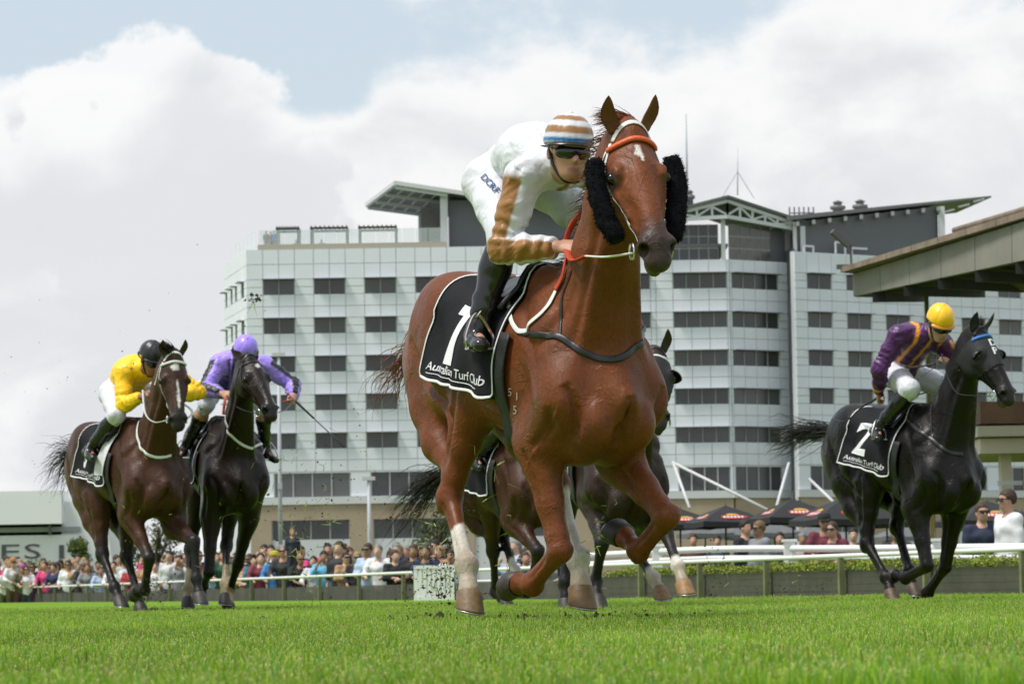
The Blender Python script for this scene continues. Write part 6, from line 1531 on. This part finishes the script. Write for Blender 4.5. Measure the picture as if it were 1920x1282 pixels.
person(1396, 974, 62, (.02, .022, .03), DKH, 'bearded man in a dark suit looking right beside the man in grey', 'down', rot=50, group=grp)
person(1424, 976, 58, (.20, .215, .24), (.16, .09, .04), 'balding man in a grey jacket and sunglasses facing left', 'down', rot=-55, glasses=True, group=grp)
person(1543, 963, 58, (.13, .02, .04), DKH, 'man in black cap and maroon vest leaning on the rail', 'lean', rot=10, glasses=True, cap=(.02, .02, .022), group=grp)
person(1566, 978, 56.5, (.12, .015, .03), BRH, 'woman with short brown hair in a maroon top and sunglasses', 'lean', rot=-25, glasses=True, group=grp)
person(1840, 942, 47, (.018, .026, .055), BRH, 'man in a navy hoodie and sunglasses looking at the camera', 'down', rot=20, glasses=True, group=grp)
person(1890, 917, 43, (.72, .72, .74), BRH, 'tall man in a white t-shirt and sunglasses facing left', 'down', rot=-60, glasses=True, group=grp)
person(1680, 985, 56, (.018, .018, .02), DKH, 'man in a black shirt seen under the black horse belly', 'lean', rot=0, group=grp)
person(1600, 990, 70, (.22, .02, .02), DKH, 'small figure in red behind the woman in maroon', 'down', group=grp)
person(1462, 997, 75, (.05, .05, .06), DKH, 'small far spectator in dark clothes right of the man in grey', 'down', group=grp)
person(1505, 999, 75, (.35, .30, .28), GRH, 'small far grey-haired spectator left of the capped man', 'down', group=grp)
person(1300, 1000, 78, (.10, .03, .03), BRH, 'small far spectator in dark red left of the bearded man', 'down', group=grp)
person(1345, 1003, 80, (.04, .05, .07), DKH, 'small far spectator in dark blue under the left umbrellas', 'down', group=grp)
person(1622, 1000, 72, (.30, .30, .32), BLH, 'small far blond spectator beside the figure in red', 'down', group=grp)
def crowd():
    rng = np.random.default_rng(21); rnd = random.Random(5)
    named = [(8, 1062, 'white'), (22, 1046, 'white'), (37, 1058, 'olive'), (50, 1060, 'white'), (88, 1052, 'pink'), (105, 1056, 'navy'), (128, 1050, 'white'), (150, 1052, 'dark'), (165, 1056, 'grey'), (188, 1062, 'lightblue'), (215, 1052, 'white'), (245, 1054, 'red'), (290, 1052, 'white'), (318, 1032, 'white'), (336, 1040, 'grey'), (402, 1035, 'lightblue'), (418, 1030, 'green'), (462, 1050, 'tan'), (476, 1040, 'teal'), (488, 1036, 'maroon'), (515, 1034, 'blue'), (533, 1022, 'dark'), (560, 1038, 'black'), (590, 1042, 'white'), (607, 1032, 'sky'), (636, 1014, 'dark'), (648, 1034, 'tan'), (670, 1034, 'black'), (690, 1018, 'lightblue'), (712, 1020, 'white'), (740, 1030, 'black'), (776, 1020, 'black'), (800, 1022, 'navy'), (845, 1030, 'white'), (955, 1030, 'lightblue'), (985, 1034, 'dark'), (1010, 1030, 'navy'), (1040, 1028, 'grey')]
    cols = dict(white=(.66, .66, .68), olive=(.10, .10, .05), pink=(.62, .05, .20), navy=(.02, .03, .08), dark=(.03, .03, .035), grey=(.22, .22, .24), lightblue=(.35, .45, .62), red=(.35, .03, .04), green=(.02, .09, .05), tan=(.42, .25, .13), teal=(.05, .16, .22), maroon=(.20, .035, .06), blue=(.05, .20, .48), black=(.014, .014, .016), sky=(.12, .42, .66))
    names = dict(lightblue='pale blue', sky='bright sky blue', dark='charcoal'); hn = {DKH: 'dark-haired', BRH: 'brown-haired', BLH: 'blond', GRH: 'grey-haired'}
    def Yof(px): return 14.28 / ((px - 960) / FPX + .273)
    ordn = lambda i: f'{i}' + ('th' if 10 <= i % 100 <= 20 else {1: 'st', 2: 'nd', 3: 'rd'}.get(i % 10, 'th'))
    pz = {'lean': 'leaning on rail', 'down': 'standing', 'phone': 'holding a phone', 'wave': 'shading the eyes', 'cross': 'with folded arms'}
    for i, (px, top, c) in enumerate(named):
        Y = min(Yof(px), 105) + 2.2; hair = rnd.choice([DKH, DKH, BRH, BRH, BLH, GRH]); po = rnd.choice(['lean', 'lean', 'lean', 'down', 'phone', 'cross', 'wave']); lh = rnd.random() < .35; col = np.array(cols[c]) * rng.uniform(.85, 1.15)
        person(px, top, Y, tuple(col), hair, f'{hn[hair]} spectator in {names.get(c, c)} top {pz[po]}, {ordn(i + 1)} from left in front row', po, lh, rnd.uniform(-35, 35), rnd.random() < .35, tuple(rng.uniform(.02, .5, 3)) if rnd.random() < .12 else None, tuple(rng.uniform(.02, .12, 3)), group='front row of the far crowd')
    # rows behind
    xs = sorted(list(rng.uniform(-15, 400, 46)) + list(rng.uniform(400, 860, 40)) + list(rng.uniform(930, 1075, 10)))
    for i, px in enumerate(xs):
        Y = min(Yof(px), 105) + rng.uniform(3.2, 6); c = rnd.choice(['white', 'white', 'dark', 'black', 'navy', 'grey', 'lightblue', 'tan', 'red', 'olive', 'maroon', 'pink', 'teal']); hair = rnd.choice([DKH, DKH, BRH, BRH, BLH, GRH]); po = rnd.choice(['down', 'down', 'cross', 'phone', 'wave']); lh = rnd.random() < .4
        base = np.interp(px, [0, 200, 400, 640, 860, 1075], [1052, 1050, 1036, 1022, 1018, 1026]) + rng.normal(0, 5)
        col = np.array(cols[c]) * rng.uniform(.8, 1.15)
        person(px, base, Y, tuple(col), hair, f'{hn[hair]} spectator in {names.get(c, c)} top {pz[po]}, {ordn(i + 1)} from left behind', po, lh, rnd.uniform(-50, 50), rnd.random() < .3, None, tuple(rng.uniform(.02, .12, 3)), group='rear rows of the far crowd')
    person(548, 991, 70, (.03, .03, .05), BLH, 'fair-haired child in navy riding on an adult shoulders above the crowd', 'down', False, 10, group='front row of the far crowd', foot=.62)
crowd()
def roof_people():
    root, O, zt, X = HOTEL
    for px, c, dy, lb, dr in ((498, (.05, .05, .05), 1.2, 'dark-clothed figure at the left corner of the hotel roof terrace', 0), (506, (.55, .06, .08), 1.6, 'figure in red on the hotel roof terrace', 20), (513, (.04, .08, .3), 1.0, 'figure in blue on the hotel roof terrace', -20), (552, (.15, .25, .5), 3.0, 'figure in pale blue under the first roof pergola', 0), (600, (.2, .3, .5), 3.0, 'figure in blue-grey under the second roof pergola', 0)):
        d = ptemplate('down', False); r = empty('person', (X(px), 280 + dy, zt - .68 - .05 + (0 if px < 520 else -.6)), R_(dr), lb, 'person', 'people on the hotel roof')
        for nm in ('body', 'shirt', 'trousers', 'hair'):
            o = bpy.data.objects.new(nm, d[nm]); COL.objects.link(o); o.parent = r; o.color = (*{'body': (.4, .25, .18), 'shirt': c, 'trousers': (.05, .05, .06), 'hair': DKH}[nm], 1)
roof_people()

# ------------------------------------------------------------------ turf thrown up by the hooves
def divots():
    rng = np.random.default_rng(31)
    gm = mat('flying_grass', (.20, .26, .05), .6, noise=.4, nscale=8); dm = mat('flying_soil', (.035, .024, .015), .95, noise=.4, nscale=20)
    def clump(name, label, pts_g, pts_d, gs, ds):
        V = []; F = []
        for p in pts_g:
            for k in range(rng.integers(1, 3)):
                a = rng.normal(0, 1, 3); a /= np.linalg.norm(a); b = np.cross(a, rng.normal(0, 1, 3)); b /= np.linalg.norm(b); l = gs * rng.uniform(.4, 1.5); w = .0022; c = rng.normal(0, .25, 3); n = len(V)
                q = [p, p + a * l * .5 + c * l * .2, p + a * l + c * l * .5]
                for i, x in enumerate(q): ww = w * (1, .9, .3)[i]; V += [x - b * ww, x + b * ww]
                F += [(n, n + 1, n + 3, n + 2), (n + 2, n + 3, n + 5, n + 4)]
        o = mesh_obj(name, V, F, gm); tag(o, label + ' grass', 'grass', kind='stuff')
        V = []; F = []
        for p in pts_d:
            r = ds * rng.uniform(.25, .9) * (1 if rng.random() > .1 else 2.0); n = len(V); ax = rng.normal(0, 1, (6, 3)) * .35
            for i, u in enumerate(((1, 0, 0), (-1, 0, 0), (0, 1, 0), (0, -1, 0), (0, 0, 1), (0, 0, -1))): V.append(p + (np.array(u) + ax[i]) * r)
            F += [tuple(n + i for i in t) for t in ((0, 2, 4), (2, 1, 4), (1, 3, 4), (3, 0, 4), (2, 0, 5), (1, 2, 5), (3, 1, 5), (0, 3, 5))]
        tag(mesh_obj(name.replace('grass', 'soil'), V, F, dm), label + ' soil', 'soil', kind='stuff')
    def cloud(cx, cy, sx, sy, Y, sY, n): 
        return [at(cx + rng.normal(0, sx), cy + rng.normal(0, sy), Y + rng.normal(0, sY)) for _ in range(n)]
    ok = lambda L_: [p for p in L_ if p[2] > .01]
    clump('flying_grass', 'spray of turf behind the chestnut near hind hoof:', ok(cloud(815, 1000, 30, 30, 15.2, .4, 24) + cloud(830, 1090, 35, 40, 15.0, .3, 30)), ok(cloud(825, 1080, 32, 42, 15.0, .35, 420) + cloud(790, 1010, 40, 45, 15.4, .5, 60)), .035, .0055)
    clump('flying_grass', 'cloud of turf kicked up between the leader and the left pair:', ok(cloud(600, 1000, 55, 75, 19., 1., 50) + cloud(590, 1060, 25, 40, 17., .5, 28) + cloud(560, 860, 80, 80, 20., 1.5, 22)), ok(cloud(600, 980, 75, 90, 19., 1.2, 240) + cloud(300, 780, 160, 130, 22., 2, 70)), .040, .0055)
    clump('flying_grass', 'blades of turf thrown between the chestnut legs:', ok(cloud(950, 930, 25, 55, 13.8, .2, 18) + cloud(1125, 1010, 14, 22, 13.4, .1, 14) + cloud(1130, 920, 20, 30, 13.6, .2, 6)), ok(cloud(880, 920, 40, 70, 16, .4, 60)), .042, .005)
    clump('flying_grass', 'turf flicked up left of the black number two horse:', ok(cloud(1340, 1080, 14, 28, 20., .4, 8) + cloud(1470, 1085, 40, 14, 22., .6, 8)), ok(cloud(1340, 1070, 12, 35, 20., .4, 70) + cloud(1500, 1105, 50, 10, 22., .6, 70)), .032, .0065)
    clump('flying_grass', 'turf scattered by the bay and black pair:', ok(cloud(290, 1000, 60, 70, 25.5, .5, 22)), ok(cloud(285, 1105, 30, 22, 27, .5, 500)), .03, .006)
    gz = []
    for px, Y, n, sp in ((878, 13.75, 60, .22), (1084, 13.5, 50, .22), (1000, 15.5, 50, .6), (262, 27, 40, .3), (425, 27.6, 40, .3), (1690, 25, 40, .4), (700, 17, 40, 1.2)):
        c = at(px, 1107, Y)
        for _ in range(n): gz.append(np.array([c[0] + rng.normal(0, sp), Y + rng.normal(0, sp * 1.3), rng.uniform(.018, .040)]))
    clump('flying_grass', 'torn tufts and crumbs lying on the turf round the hooves:', gz[::6], gz, .03, .010)
    # one clod high in the air
    p = at(476, 560, 21); clump('flying_grass', 'single clod high above the lavender jockey:', [p + rng.normal(0, .012, 3) - [0, 0, .03] for _ in range(8)], [p + rng.normal(0, .018, 3) * [1.4, 1, .7] for _ in range(26)], .055, .012)
divots()
WHITE = np.array([.66, .66, .71]); BROWN = np.array([.30, .135, .036]); BLACK = np.array([.012, .012, .014])
def fill(V, c): return np.repeat(np.array(c, float)[None], len(V), 0)
def soft(x, hw, w=.006): return sstep(w, -w, np.abs(x) - hw)
def over(C, m, col): return C * (1 - m[:, None]) + np.array(col) * m[:, None]
def body_coords(V, J, lat):
    ax = J['neck'] - J['pel']; L = np.linalg.norm(ax); ax = ax / L; up = np.cross(ax, lat); q = V - J['pel']
    d1, t1, a1 = arm_angle(V, J, 'R'); d2, t2, a2 = arm_angle(V, J, 'L'); r = d1 < d2
    return (q @ ax) / L, q @ lat, q @ up, np.minimum(d1, d2), np.where(r, t1, t2), np.where(r, a1, a2)
def adist(a, c): return np.abs(np.angle(np.exp(1j * (a - c)))) * .06
def silk_lead(V, J, Hd, lat):
    C = fill(V, WHITE); s, y, z, d, t, a = body_coords(V, J, lat); arm = sstep(.108, .098, d) * sstep(-.02, .10, t); tor = 1 - arm
    C = over(C, arm * soft(adist(a, STRIPE_A), .048), BROWN)
    C = over(C, tor * soft(np.abs(y) - .115, .014) * (s > .35) * sstep(.01, -.01, z), BROWN)
    C = over(C, tor * soft((s - .02) * .5, .010), BROWN)
    return over(C, tor * soft(y, .014) * (z < 0), BROWN)
STRIPE_A = 0.35
def cap_hoops(q):
    C = fill(q, WHITE); z = q[:, 2]
    C = over(C, soft(z - .120, .010, .004), BROWN); C = over(C, soft(z - .073, .015, .004), BROWN)
    return over(C, soft(z - .032, .008, .004) * (q[:, 0] > -.09), rgb((30, 110, 175)))
def silk_plain(c, fn):
    def f(V, J, Hd, lat):
        s, y, z, d, t, a = body_coords(V, J, lat); arm = sstep(.108, .098, d); return fn(fill(V, c), s, y, z, arm, 1 - arm, t, a)
    return f
def f_yellow(C, s, y, z, arm, tor, t, a):
    return over(C, tor * soft(y, .05) * (z < -.02) * (s > .6), BLACK)
def f_lav(C, s, y, z, arm, tor, t, a):
    C = over(C, arm * soft(adist(a, .2), .034) * (t > .1), BLACK)
    C = over(C, tor * soft(np.abs(y) - .12, .028) * (s > .3), BLACK)
    return over(C, tor * soft(y, .08) * (z < 0), rgb((70, 50, 120)))
def f_pur(C, s, y, z, arm, tor, t, a):
    o = np.array(rgb((232, 150, 20)))
    C = over(C, arm * soft(adist(a, .5), .013) * (t > .02), o); C = over(C, arm * soft((t - 1.66) * .3, .01), o)
    C = over(C, tor * soft(np.abs(y) - .10, .012) * (s > .2), o)
    return over(C, tor * soft(y, .012), o)
def cap_plain(c, band=None):
    def f(q):
        C = fill(q, c)
        if band is not None: C = over(C, sstep(.038, .030, q[:, 2]), band)
        return C
    return f

white_l = mat('leather_white', (.70, .70, .68), .45, noise=.12, nscale=60); orange_r = mat('rubber_orange', rgb((190, 62, 30)), .55, bump=.5, bscale=300); black_l = mat('leather_black', (.014, .014, .015), .4); wool = mat('wool_black', (.007, .007, .009), .95, spec=.1)
orange_b = mat('browband_orange', rgb((220, 98, 55)), .45, bump=.4, bscale=120)

# ---- the leader: chestnut number 1
CHEST = dict(name='chestnut', coat=(.148, .041, .0112), hair=(.15, .04, .012), legs=dict(fR=None, fL=None, hR=2.48, hL=2.15), muzzle=(.045, .032, .030), lip=(.10, .095, .03), star=[(.145, -.004, .026, .013), (.172, .006, .024, .007)],
             hoof=dict(fR=(.05, .04, .035), fL=(.03, .024, .02), hR=(.17, .105, .05), hL=(.17, .10, .045)), splay=.30)
H1 = build_horse('chestnut', 'bright chestnut racehorse leading the field with black sheepskin cheek rolls and cloth number 1', POSES['lead'], CHEST, h=.0095)
saddle_cloth(H1, '1')
J1 = build_jockey('lead', 'jockey in white and brown striped silks crouched over the leading chestnut horse', H1, JPOSES['lead'], dict(silk=silk_lead, cap=cap_hoops, look=(-10, 6, -4), skin=(.47, .25, .17)))
saddle(H1, J1.J)
bridle(H1, white_l, orange_b, None, .0105)
for s in (-1, 1): head_tube_cheek(H1, s, wool)
mane(H1, 420, .20, drift=(-.5, -.5, .2), t0=.2)
forelock(H1, 300, .12, (-.75, -.75, .10), spread=.035)
tail(H1, 130, .34, (-.9, -.30, -.5), grav=.9, spread=.20, w=.005)
def rig_lead():
    o = H1.o; hR, hL = J1.J['hanR'], J1.J['hanL']
    for s, hh in ((1, hL),):
        b = o.h((.50, s * .072, -.092)); mid = b * .45 + hh * .55 + np.array([0, s * .035, -.015])
        rein(H1, [b, b * .7 + mid * .3 + [0, s * .01, -.006], mid], .011, white_l); rein(H1, [mid, hh + [.02, s * .01, -.02], hh - [.02, 0, 0]], .0125, orange_r)
    b = o.h((.50, -.074, -.092)); S_ = lambda px, py, l: (lambda h_: h_[0] + h_[1] * l)(pix(H1, px, py))
    q1, q2 = S_(1105, 478, .022), S_(1084, 488, .022)
    rein(H1, [b, b * .6 + q1 * .4 + [0, -.03, -.01], q1], .0125, white_l); rein(H1, [q1, q2, hR + [.01, -.02, -.015]], .015, orange_r)
    # loop above and loose end hanging on the shoulder
    rein(H1, [hR + [-.05, .0, .0], hR + [-.02, .03, .10], (hR + hL) / 2 + [.02, 0, .13], hL + [-.02, -.03, .10], hL + [-.03, 0, 0]], .0125, orange_r)
    a = pix(H1, 1062, 505)[0]; b = pix(H1, 1045, 545)[0]
    strap(H1, [hR, (1062, 508), (1045, 545)], .030, orange_r, 'rein', H1.root, .012, thick=.35)
    strap(H1, [(1045, 545), (1015, 590), (985, 622), (966, 612), (958, 580)], .022, white_l, 'rein', H1.root, .008)
    strap(H1, [(958, 580), (964, 545), (985, 510), (1000, 497)], .018, white_l, 'rein', H1.root, .014)
    strap(H1, [(975, 622), (1015, 628), (1050, 632), (1090, 658), (1130, 673), (1165, 670), (1195, 648), (1208, 615)], .026, black_l, 'breastplate', H1.root, .006, 60)
    strap(H1, [(1050, 632), (1052, 590), (1058, 545), (1072, 505)], .012, black_l, 'breastplate_strap', H1.root, .005)
    # sponsor lettering printed on the breeches
    tm = mat('print_blue', (.02, .06, .16), .6); oc = H1.Rz.T @ (CAMPOS - H1.loc); ang = R_(48)
    for k, ch in enumerate('DCRF'):
        g, q = text_geo(ch, 17, .3); P = []; cx, cy = 901 + 11.5 * k * math.cos(ang), 334 + 11.5 * k * math.sin(ang)
        for x, y, z in g:
            x2, y2 = cx + x * math.cos(ang) + y * math.sin(ang), cy + x * math.sin(ang) - y * math.cos(ang); h_ = J1.bvb.ray_cast(Vector(oc), Vector(H1.Rz.T @ ray(x2, y2)))
            if h_[0] is not None: P.append(np.array(h_[0]) + np.array(h_[1]) * .006)
        if len(P) == len(g): mesh_obj('lettering', P, q, tm, J1.root)
    # brand on the shoulder
    wm = mat('brand_white', (.45, .38, .32), .7)
    for txt, px, py, sz in (('5', 953, 742, 15), ('1', 966, 750, 15), ('5', 962, 776, 16)):
        g, q = text_geo(txt, sz * 1.35, .0); P = []
        for x, y, z in g:
            h_, n_ = pix(H1, px + x * .8, py - y * 1.05)
            P.append(h_ + n_ * .003 if h_ is not None else np.zeros(3))
        mesh_obj('brand', P, q, wm, H1.root)
rig_lead()

# ---- bay number 5 with the yellow jockey
BAY = dict(name='bay', coat=(.040, .0145, .0066), hair=(.010, .008, .007), legs=dict(fR=None, fL=None, hR=None, hL=None), points=(.012, .010, .010), flank=(.075, .025, .0095), flankw=.5, muzzle=(.02, .016, .015), star=[(.13, .0, .030, .034), (.36, .010, .11, .010)], rough=.4)
H5 = build_horse('bay', 'brown bay racehorse with a white star and white bridle carrying cloth number 5', POSES['bay5'], BAY, h=.0145)
saddle_cloth(H5, '5')
J5 = build_jockey('yellow', 'jockey in plain yellow silks and black cap on the bay horse', H5, JPOSES['bay5'], dict(silk=silk_plain(rgb((250, 200, 15)), f_yellow), cap=cap_plain((.016, .015, .018)), look=(8, 30, 0), skin=(.30, .14, .085), hj=.011), h=.012)
saddle(H5, J5.J); bridle(H5, white_l, white_l, None, .011)
mane(H5, 160, .16, drift=(-.4, .2, .1)); forelock(H5, 160, .12, (-.5, -.6, .5)); tail(H5, 180, .55, (-.95, -.1, -.1), grav=.6, spread=.25)
def rig5():
    o = H5.o; hR = J5.J['hanR']; b = o.h((.50, -.075, -.092))
    rein(H5, [b, b + [-.08, -.07, -.01], b + [-.18, -.10, .06], hR + [.03, -.03, .02], hR], .010, white_l)
    rein(H5, [o.h((.50, .075, -.092)), o.h((.40, .13, -.12)), J5.J['hanL']], .010, white_l)
    strap(H5, [(262, 790), (262, 830), (275, 850), (295, 857), (320, 853), (337, 835)], .022, white_l, 'neck_strap', H5.root, .008)
    sf = H5.cf[-1]; v, q = clothgrid(sf, 6, 16, .80, 1.02, .18, .86, .012); wp = mesh_obj('saddle_pad', v, q, mat('pad_white', (.62, .62, .62), .8, bump=.3, bscale=60), H5.root, True)
rig5()
# ---- black horse with the lavender jockey
DKB = dict(name='darkbrown', coat=(.0145, .008, .0058), hair=(.009, .007, .006), legs=dict(fR=None, fL=None, hR=2.55, hL=2.55), points=(.010, .009, .009), muzzle=(.018, .015, .015), star=[(.135, .010, .024, .024), (.47, .045, .05, .016)], rough=.36, white=(.34, .28, .17), eartilt=-.18, earz=-1.15)
H6 = build_horse('darkbrown', 'near-black racehorse with white socks behind and a whip-carrying lavender jockey', POSES['purple'], DKB, h=.0145)
saddle_cloth(H6, '4', text=False)
LAV = rgb((168, 142, 240))
J6 = build_jockey('lavender', 'jockey in lavender and black silks holding a whip out to the side', H6, JPOSES['purple'], dict(silk=silk_plain(LAV, f_lav), cap=cap_plain(rgb((160, 134, 242)), rgb((205, 130, 150))), look=(0, 48, 0), hj=.011, boot=.28, boottop=(.30, (.36, .22, .10))), h=.012)
saddle(H6, J6.J); bridle(H6, black_l, black_l, None, .007)
mane(H6, 160, .16, drift=(-.4, -.2, .1)); tail(H6, 60, .45, (-.95, 0, -.4), grav=.8)
def rig6():
    o = H6.o; hR, hL = J6.J['hanR'], J6.J['hanL']; b = o.h((.50, -.075, -.092)); b2 = o.h((.50, .075, -.092))
    rein(H6, [b, (b + hR) / 2 + [0, -.02, -.03], hR], .009, black_l); rein(H6, [b2, (b2 + hL) / 2 + [0, .02, -.02], hL], .009, black_l)
    rein(H6, [hR, hR + [.04, -.02, -.06], hR + [.03, -.03, -.16]], .012, orange_r); rein(H6, [hL + [.06, -.10, -.02], hL, hL + [.08, -.08, .05]], .012, orange_r)
    strap(H6, [(424, 778), (428, 800), (440, 822), (465, 838), (490, 832), (498, 812), (495, 790)], .022, white_l, 'neck_strap', H6.root, .008)
    w = H6.Rz @ hL + H6.loc; tip = at(646, 838, w[1] - .25); bt = w - (tip - w) * .12
    m = empty('racing_whip', w, 0, 'black racing whip pointing down right from the lavender jockey', 'whip')
    MB().tube([bt - w, np.zeros(3), (tip - w) * .4], [.011, .011, .008], 8).build('handle', black_l, m, True)
    MB().tube([(tip - w) * .4, (tip - w) * .75, tip - w], [.007, .010, .012], 8, flat=.5).build('flap', mat('whip_flap', (.02, .022, .024), .5), m, True)
rig6()
# ---- black number 2 on the right
BLK = dict(name='black', coat=(.0062, .0043, .0038), hair=(.010, .008, .007), legs=dict(fR=None, fL=None, hR=None, hL=None), muzzle=(.020, .017, .016), lip=(.12, .10, .03), rough=.34, hoof=dict(hR=(.09, .055, .03), hL=(.08, .05, .03)))
H2 = build_horse('black', 'black racehorse in a black blinker hood carrying cloth number 2', POSES['black2'], BLK, h=.0145)
saddle_cloth(H2, '2')
J2 = build_jockey('purple', 'jockey in dark purple silks with orange braces and yellow cap', H2, JPOSES['black2'], dict(silk=silk_plain(rgb((72, 22, 84)), f_pur), cap=cap_plain(rgb((250, 195, 30))), look=(-8, 34, 0), peak=rgb((205, 140, 20)), hj=.011), h=.012)
saddle(H2, J2.J); bridle(H2, black_l, mat('brow_blue', rgb((50, 120, 205)), .5), None, .011)
mane(H2, 180, .15, drift=(-.4, .2, .0)); forelock(H2, 60, .08, (-.6, .1, .5)); tail(H2, 240, .60, (-1, -.22, .02), grav=.30, spread=.12)
def hood(H, txt):
    """blinker hood: the head surface lifted a little, with cups over the eyes"""
    o = H.o; q = (H.V - o.J['poll']) @ o.H
    lim = .335 - .35 * np.clip(-q[:, 2] - .03, 0, .2)
    keep = (q[:, 0] > .055) & (q[:, 0] < lim) & (np.abs(q[:, 1]) < .17) & (q[:, 2] > -.215) & (q[:, 2] < .12)
    nrm = vert_normals(H.V, H.F); fk = keep[H.F].all(1); used = np.unique(H.F[fk]); mp = -np.ones(len(H.V), int); mp[used] = np.arange(len(used))
    hm = mat('hood_black', (.010, .010, .011), .7, bump=.2, bscale=90)
    hd = mesh_obj('blinker_hood', H.V[used] + nrm[used] * .006, mp[H.F[fk]], hm, H.root, True)
    for s in (-1, 1):
        prof = spline([(.150, .112, .0), (.165, .150, .0), (.205, .178, .0), (.245, .165, 0), (.262, .125, 0)], 10); V = []; F = []; n = 14
        for j, a in enumerate(np.linspace(-1.25, 1.25, n)):
            for i in range(7):
                g = math.pi * .5 * i / 6; r = .060 * math.cos(g) + .002
                x = .205 + r * math.cos(a + math.pi) * 1.0 + .0; V.append(o.h((.222 - .062 * math.cos(g) * math.cos(a), s * (.085 + .072 * math.sin(g)), .008 + .056 * math.cos(g) * math.sin(a))))
        for j in range(n - 1):
            for i in range(6): F.append((j * 7 + i, j * 7 + i + 1, (j + 1) * 7 + i + 1, (j + 1) * 7 + i))
        c = mesh_obj('eye_cup', V, F, mat('cup_black', (.012, .012, .013), .35), hd, True); md = c.modifiers.new('t', 'SOLIDIFY'); md.thickness = .006
    wm = mat('cloth_white', (.74, .74, .76), .7); yy = .0
    for k, ch in enumerate(txt):
        g, f = text_geo(ch, .085, .002); P = []
        for x, y, z in g:
            p = o.h((.13 + .068 * k + .03 - y * .9 + .02, .002 - (.03 - x) * -1 * -1 + .0, .3)); hit, nn, i_, dd = H.bvh.ray_cast(Vector(p), Vector(-o.H[:, 2])); P.append(np.array(hit if hit is not None else p) + o.H[:, 2] * .010)
        mesh_obj('lettering', P, f, wm, hd)
hood(H2, 'DP')
def rig2():
    o = H2.o; hL = J2.J['hanL']; b = o.h((.50, -.075, -.092))
    rein(H2, [b, b + [-.14, -.06, .01], b + [-.32, -.10, .06], hL + [.02, -.06, .03], hL], .008, black_l)
    rein(H2, [hL, hL + [-.08, -.12, .02], hL + [-.22, -.20, -.02], hL + [-.16, -.22, -.05], hL + [-.02, -.08, -.03]], .007, black_l)
    rein(H2, [hL, hL + [-.10, -.20, -.14], hL + [-.16, -.24, -.20], hL + [-.06, -.22, -.25], hL + [.02, -.2, -.24]], .007, black_l)
    strap(H2, [(1700, 785), (1720, 805), (1745, 822), (1775, 845), (1805, 852), (1835, 842)], .028, black_l, 'breastplate', H2.root, .007, 50)
    strap(H2, [(1748, 820), (1746, 790), (1750, 755)], .012, black_l, 'breastplate_strap', H2.root, .006)
    w = H2.Rz @ J2.J['hanR'] + H2.loc; tip = at(1560, 786, w[1] + .35); d = tip - w
    m = empty('racing_whip', w, 0, 'black racing whip trailing behind the purple jockey over the horse quarters', 'whip')
    MB().tube([-d * .1 + [0, 0, .01], d * 0, d * .35 + [0, 0, -.01]], [.011, .011, .008], 8).build('handle', black_l, m, True)
    MB().tube(spline([d * .35 + [0, 0, -.01], d * .7 + [0, 0, -.06], d], 12), .008, 8, flat=.6).build('flap', mat('whip_flap', (.02, .022, .024), .5), m, True)
rig2()
# ---- two more runners half hidden behind the leader
BRN = dict(name='brown', coat=(.042, .015, .0075), hair=(.012, .009, .008), legs=dict(fR=None, fL=None, hR=None, hL=2.7), points=(.016, .012, .011), flank=(.065, .024, .011), flankw=.4, rough=.42)
POSES['brownA']['X'] += .15
H7 = build_horse('brown', 'brown racehorse with black tail running hidden behind the leading chestnut', POSES['brownA'], BRN, h=.018)
saddle_cloth(H7, '6', text=False); tail(H7, 220, .75, (-.9, -.35, -.35), grav=.6, spread=.18)
J7 = build_jockey('hidden', 'jockey in black silks whose shiny boot shows between the chestnut horse legs', H7, {k: [v[0] + .08, v[1], v[2] - .18] for k, v in JPOSES['bay5'].items()}, dict(silk=silk_plain((.02, .02, .022), lambda C, *a: C), cap=cap_plain((.02, .02, .022)), look=(0, 30, 0), hj=.016), h=.017)
saddle(H7, J7.J); mane(H7, 60, .15)
DBY = dict(name='darkbay', coat=(.024, .011, .007), hair=(.010, .008, .007), legs=dict(fR=None, fL=2.75, hR=None, hL=2.75), points=(.014, .012, .013), rough=.40, hoof=dict(fL=(.26, .14, .05), hL=(.22, .13, .06)), eartilt=.2)
H8 = build_horse('darkbay', 'dark bay racehorse with black blinkers looking out from behind the chestnut', POSES['darkB'], DBY, h=.018)
saddle_cloth(H8, '3', text=False); bridle(H8, black_l, white_l, None, .009); hood(H8, '')
J8 = build_jockey('behind', 'jockey in dark grey silks on the dark bay hidden behind the chestnut', H8, {k: [v[0], v[1] - (.16 if k[-1] == 'L' else .06), v[2] - .20] for k, v in JPOSES['bay5'].items()}, dict(silk=silk_plain((.03, .03, .035), lambda C, *a: C), cap=cap_plain((.03, .03, .035)), look=(0, 40, 0), hj=.018), h=.019)
saddle(H8, J8.J)
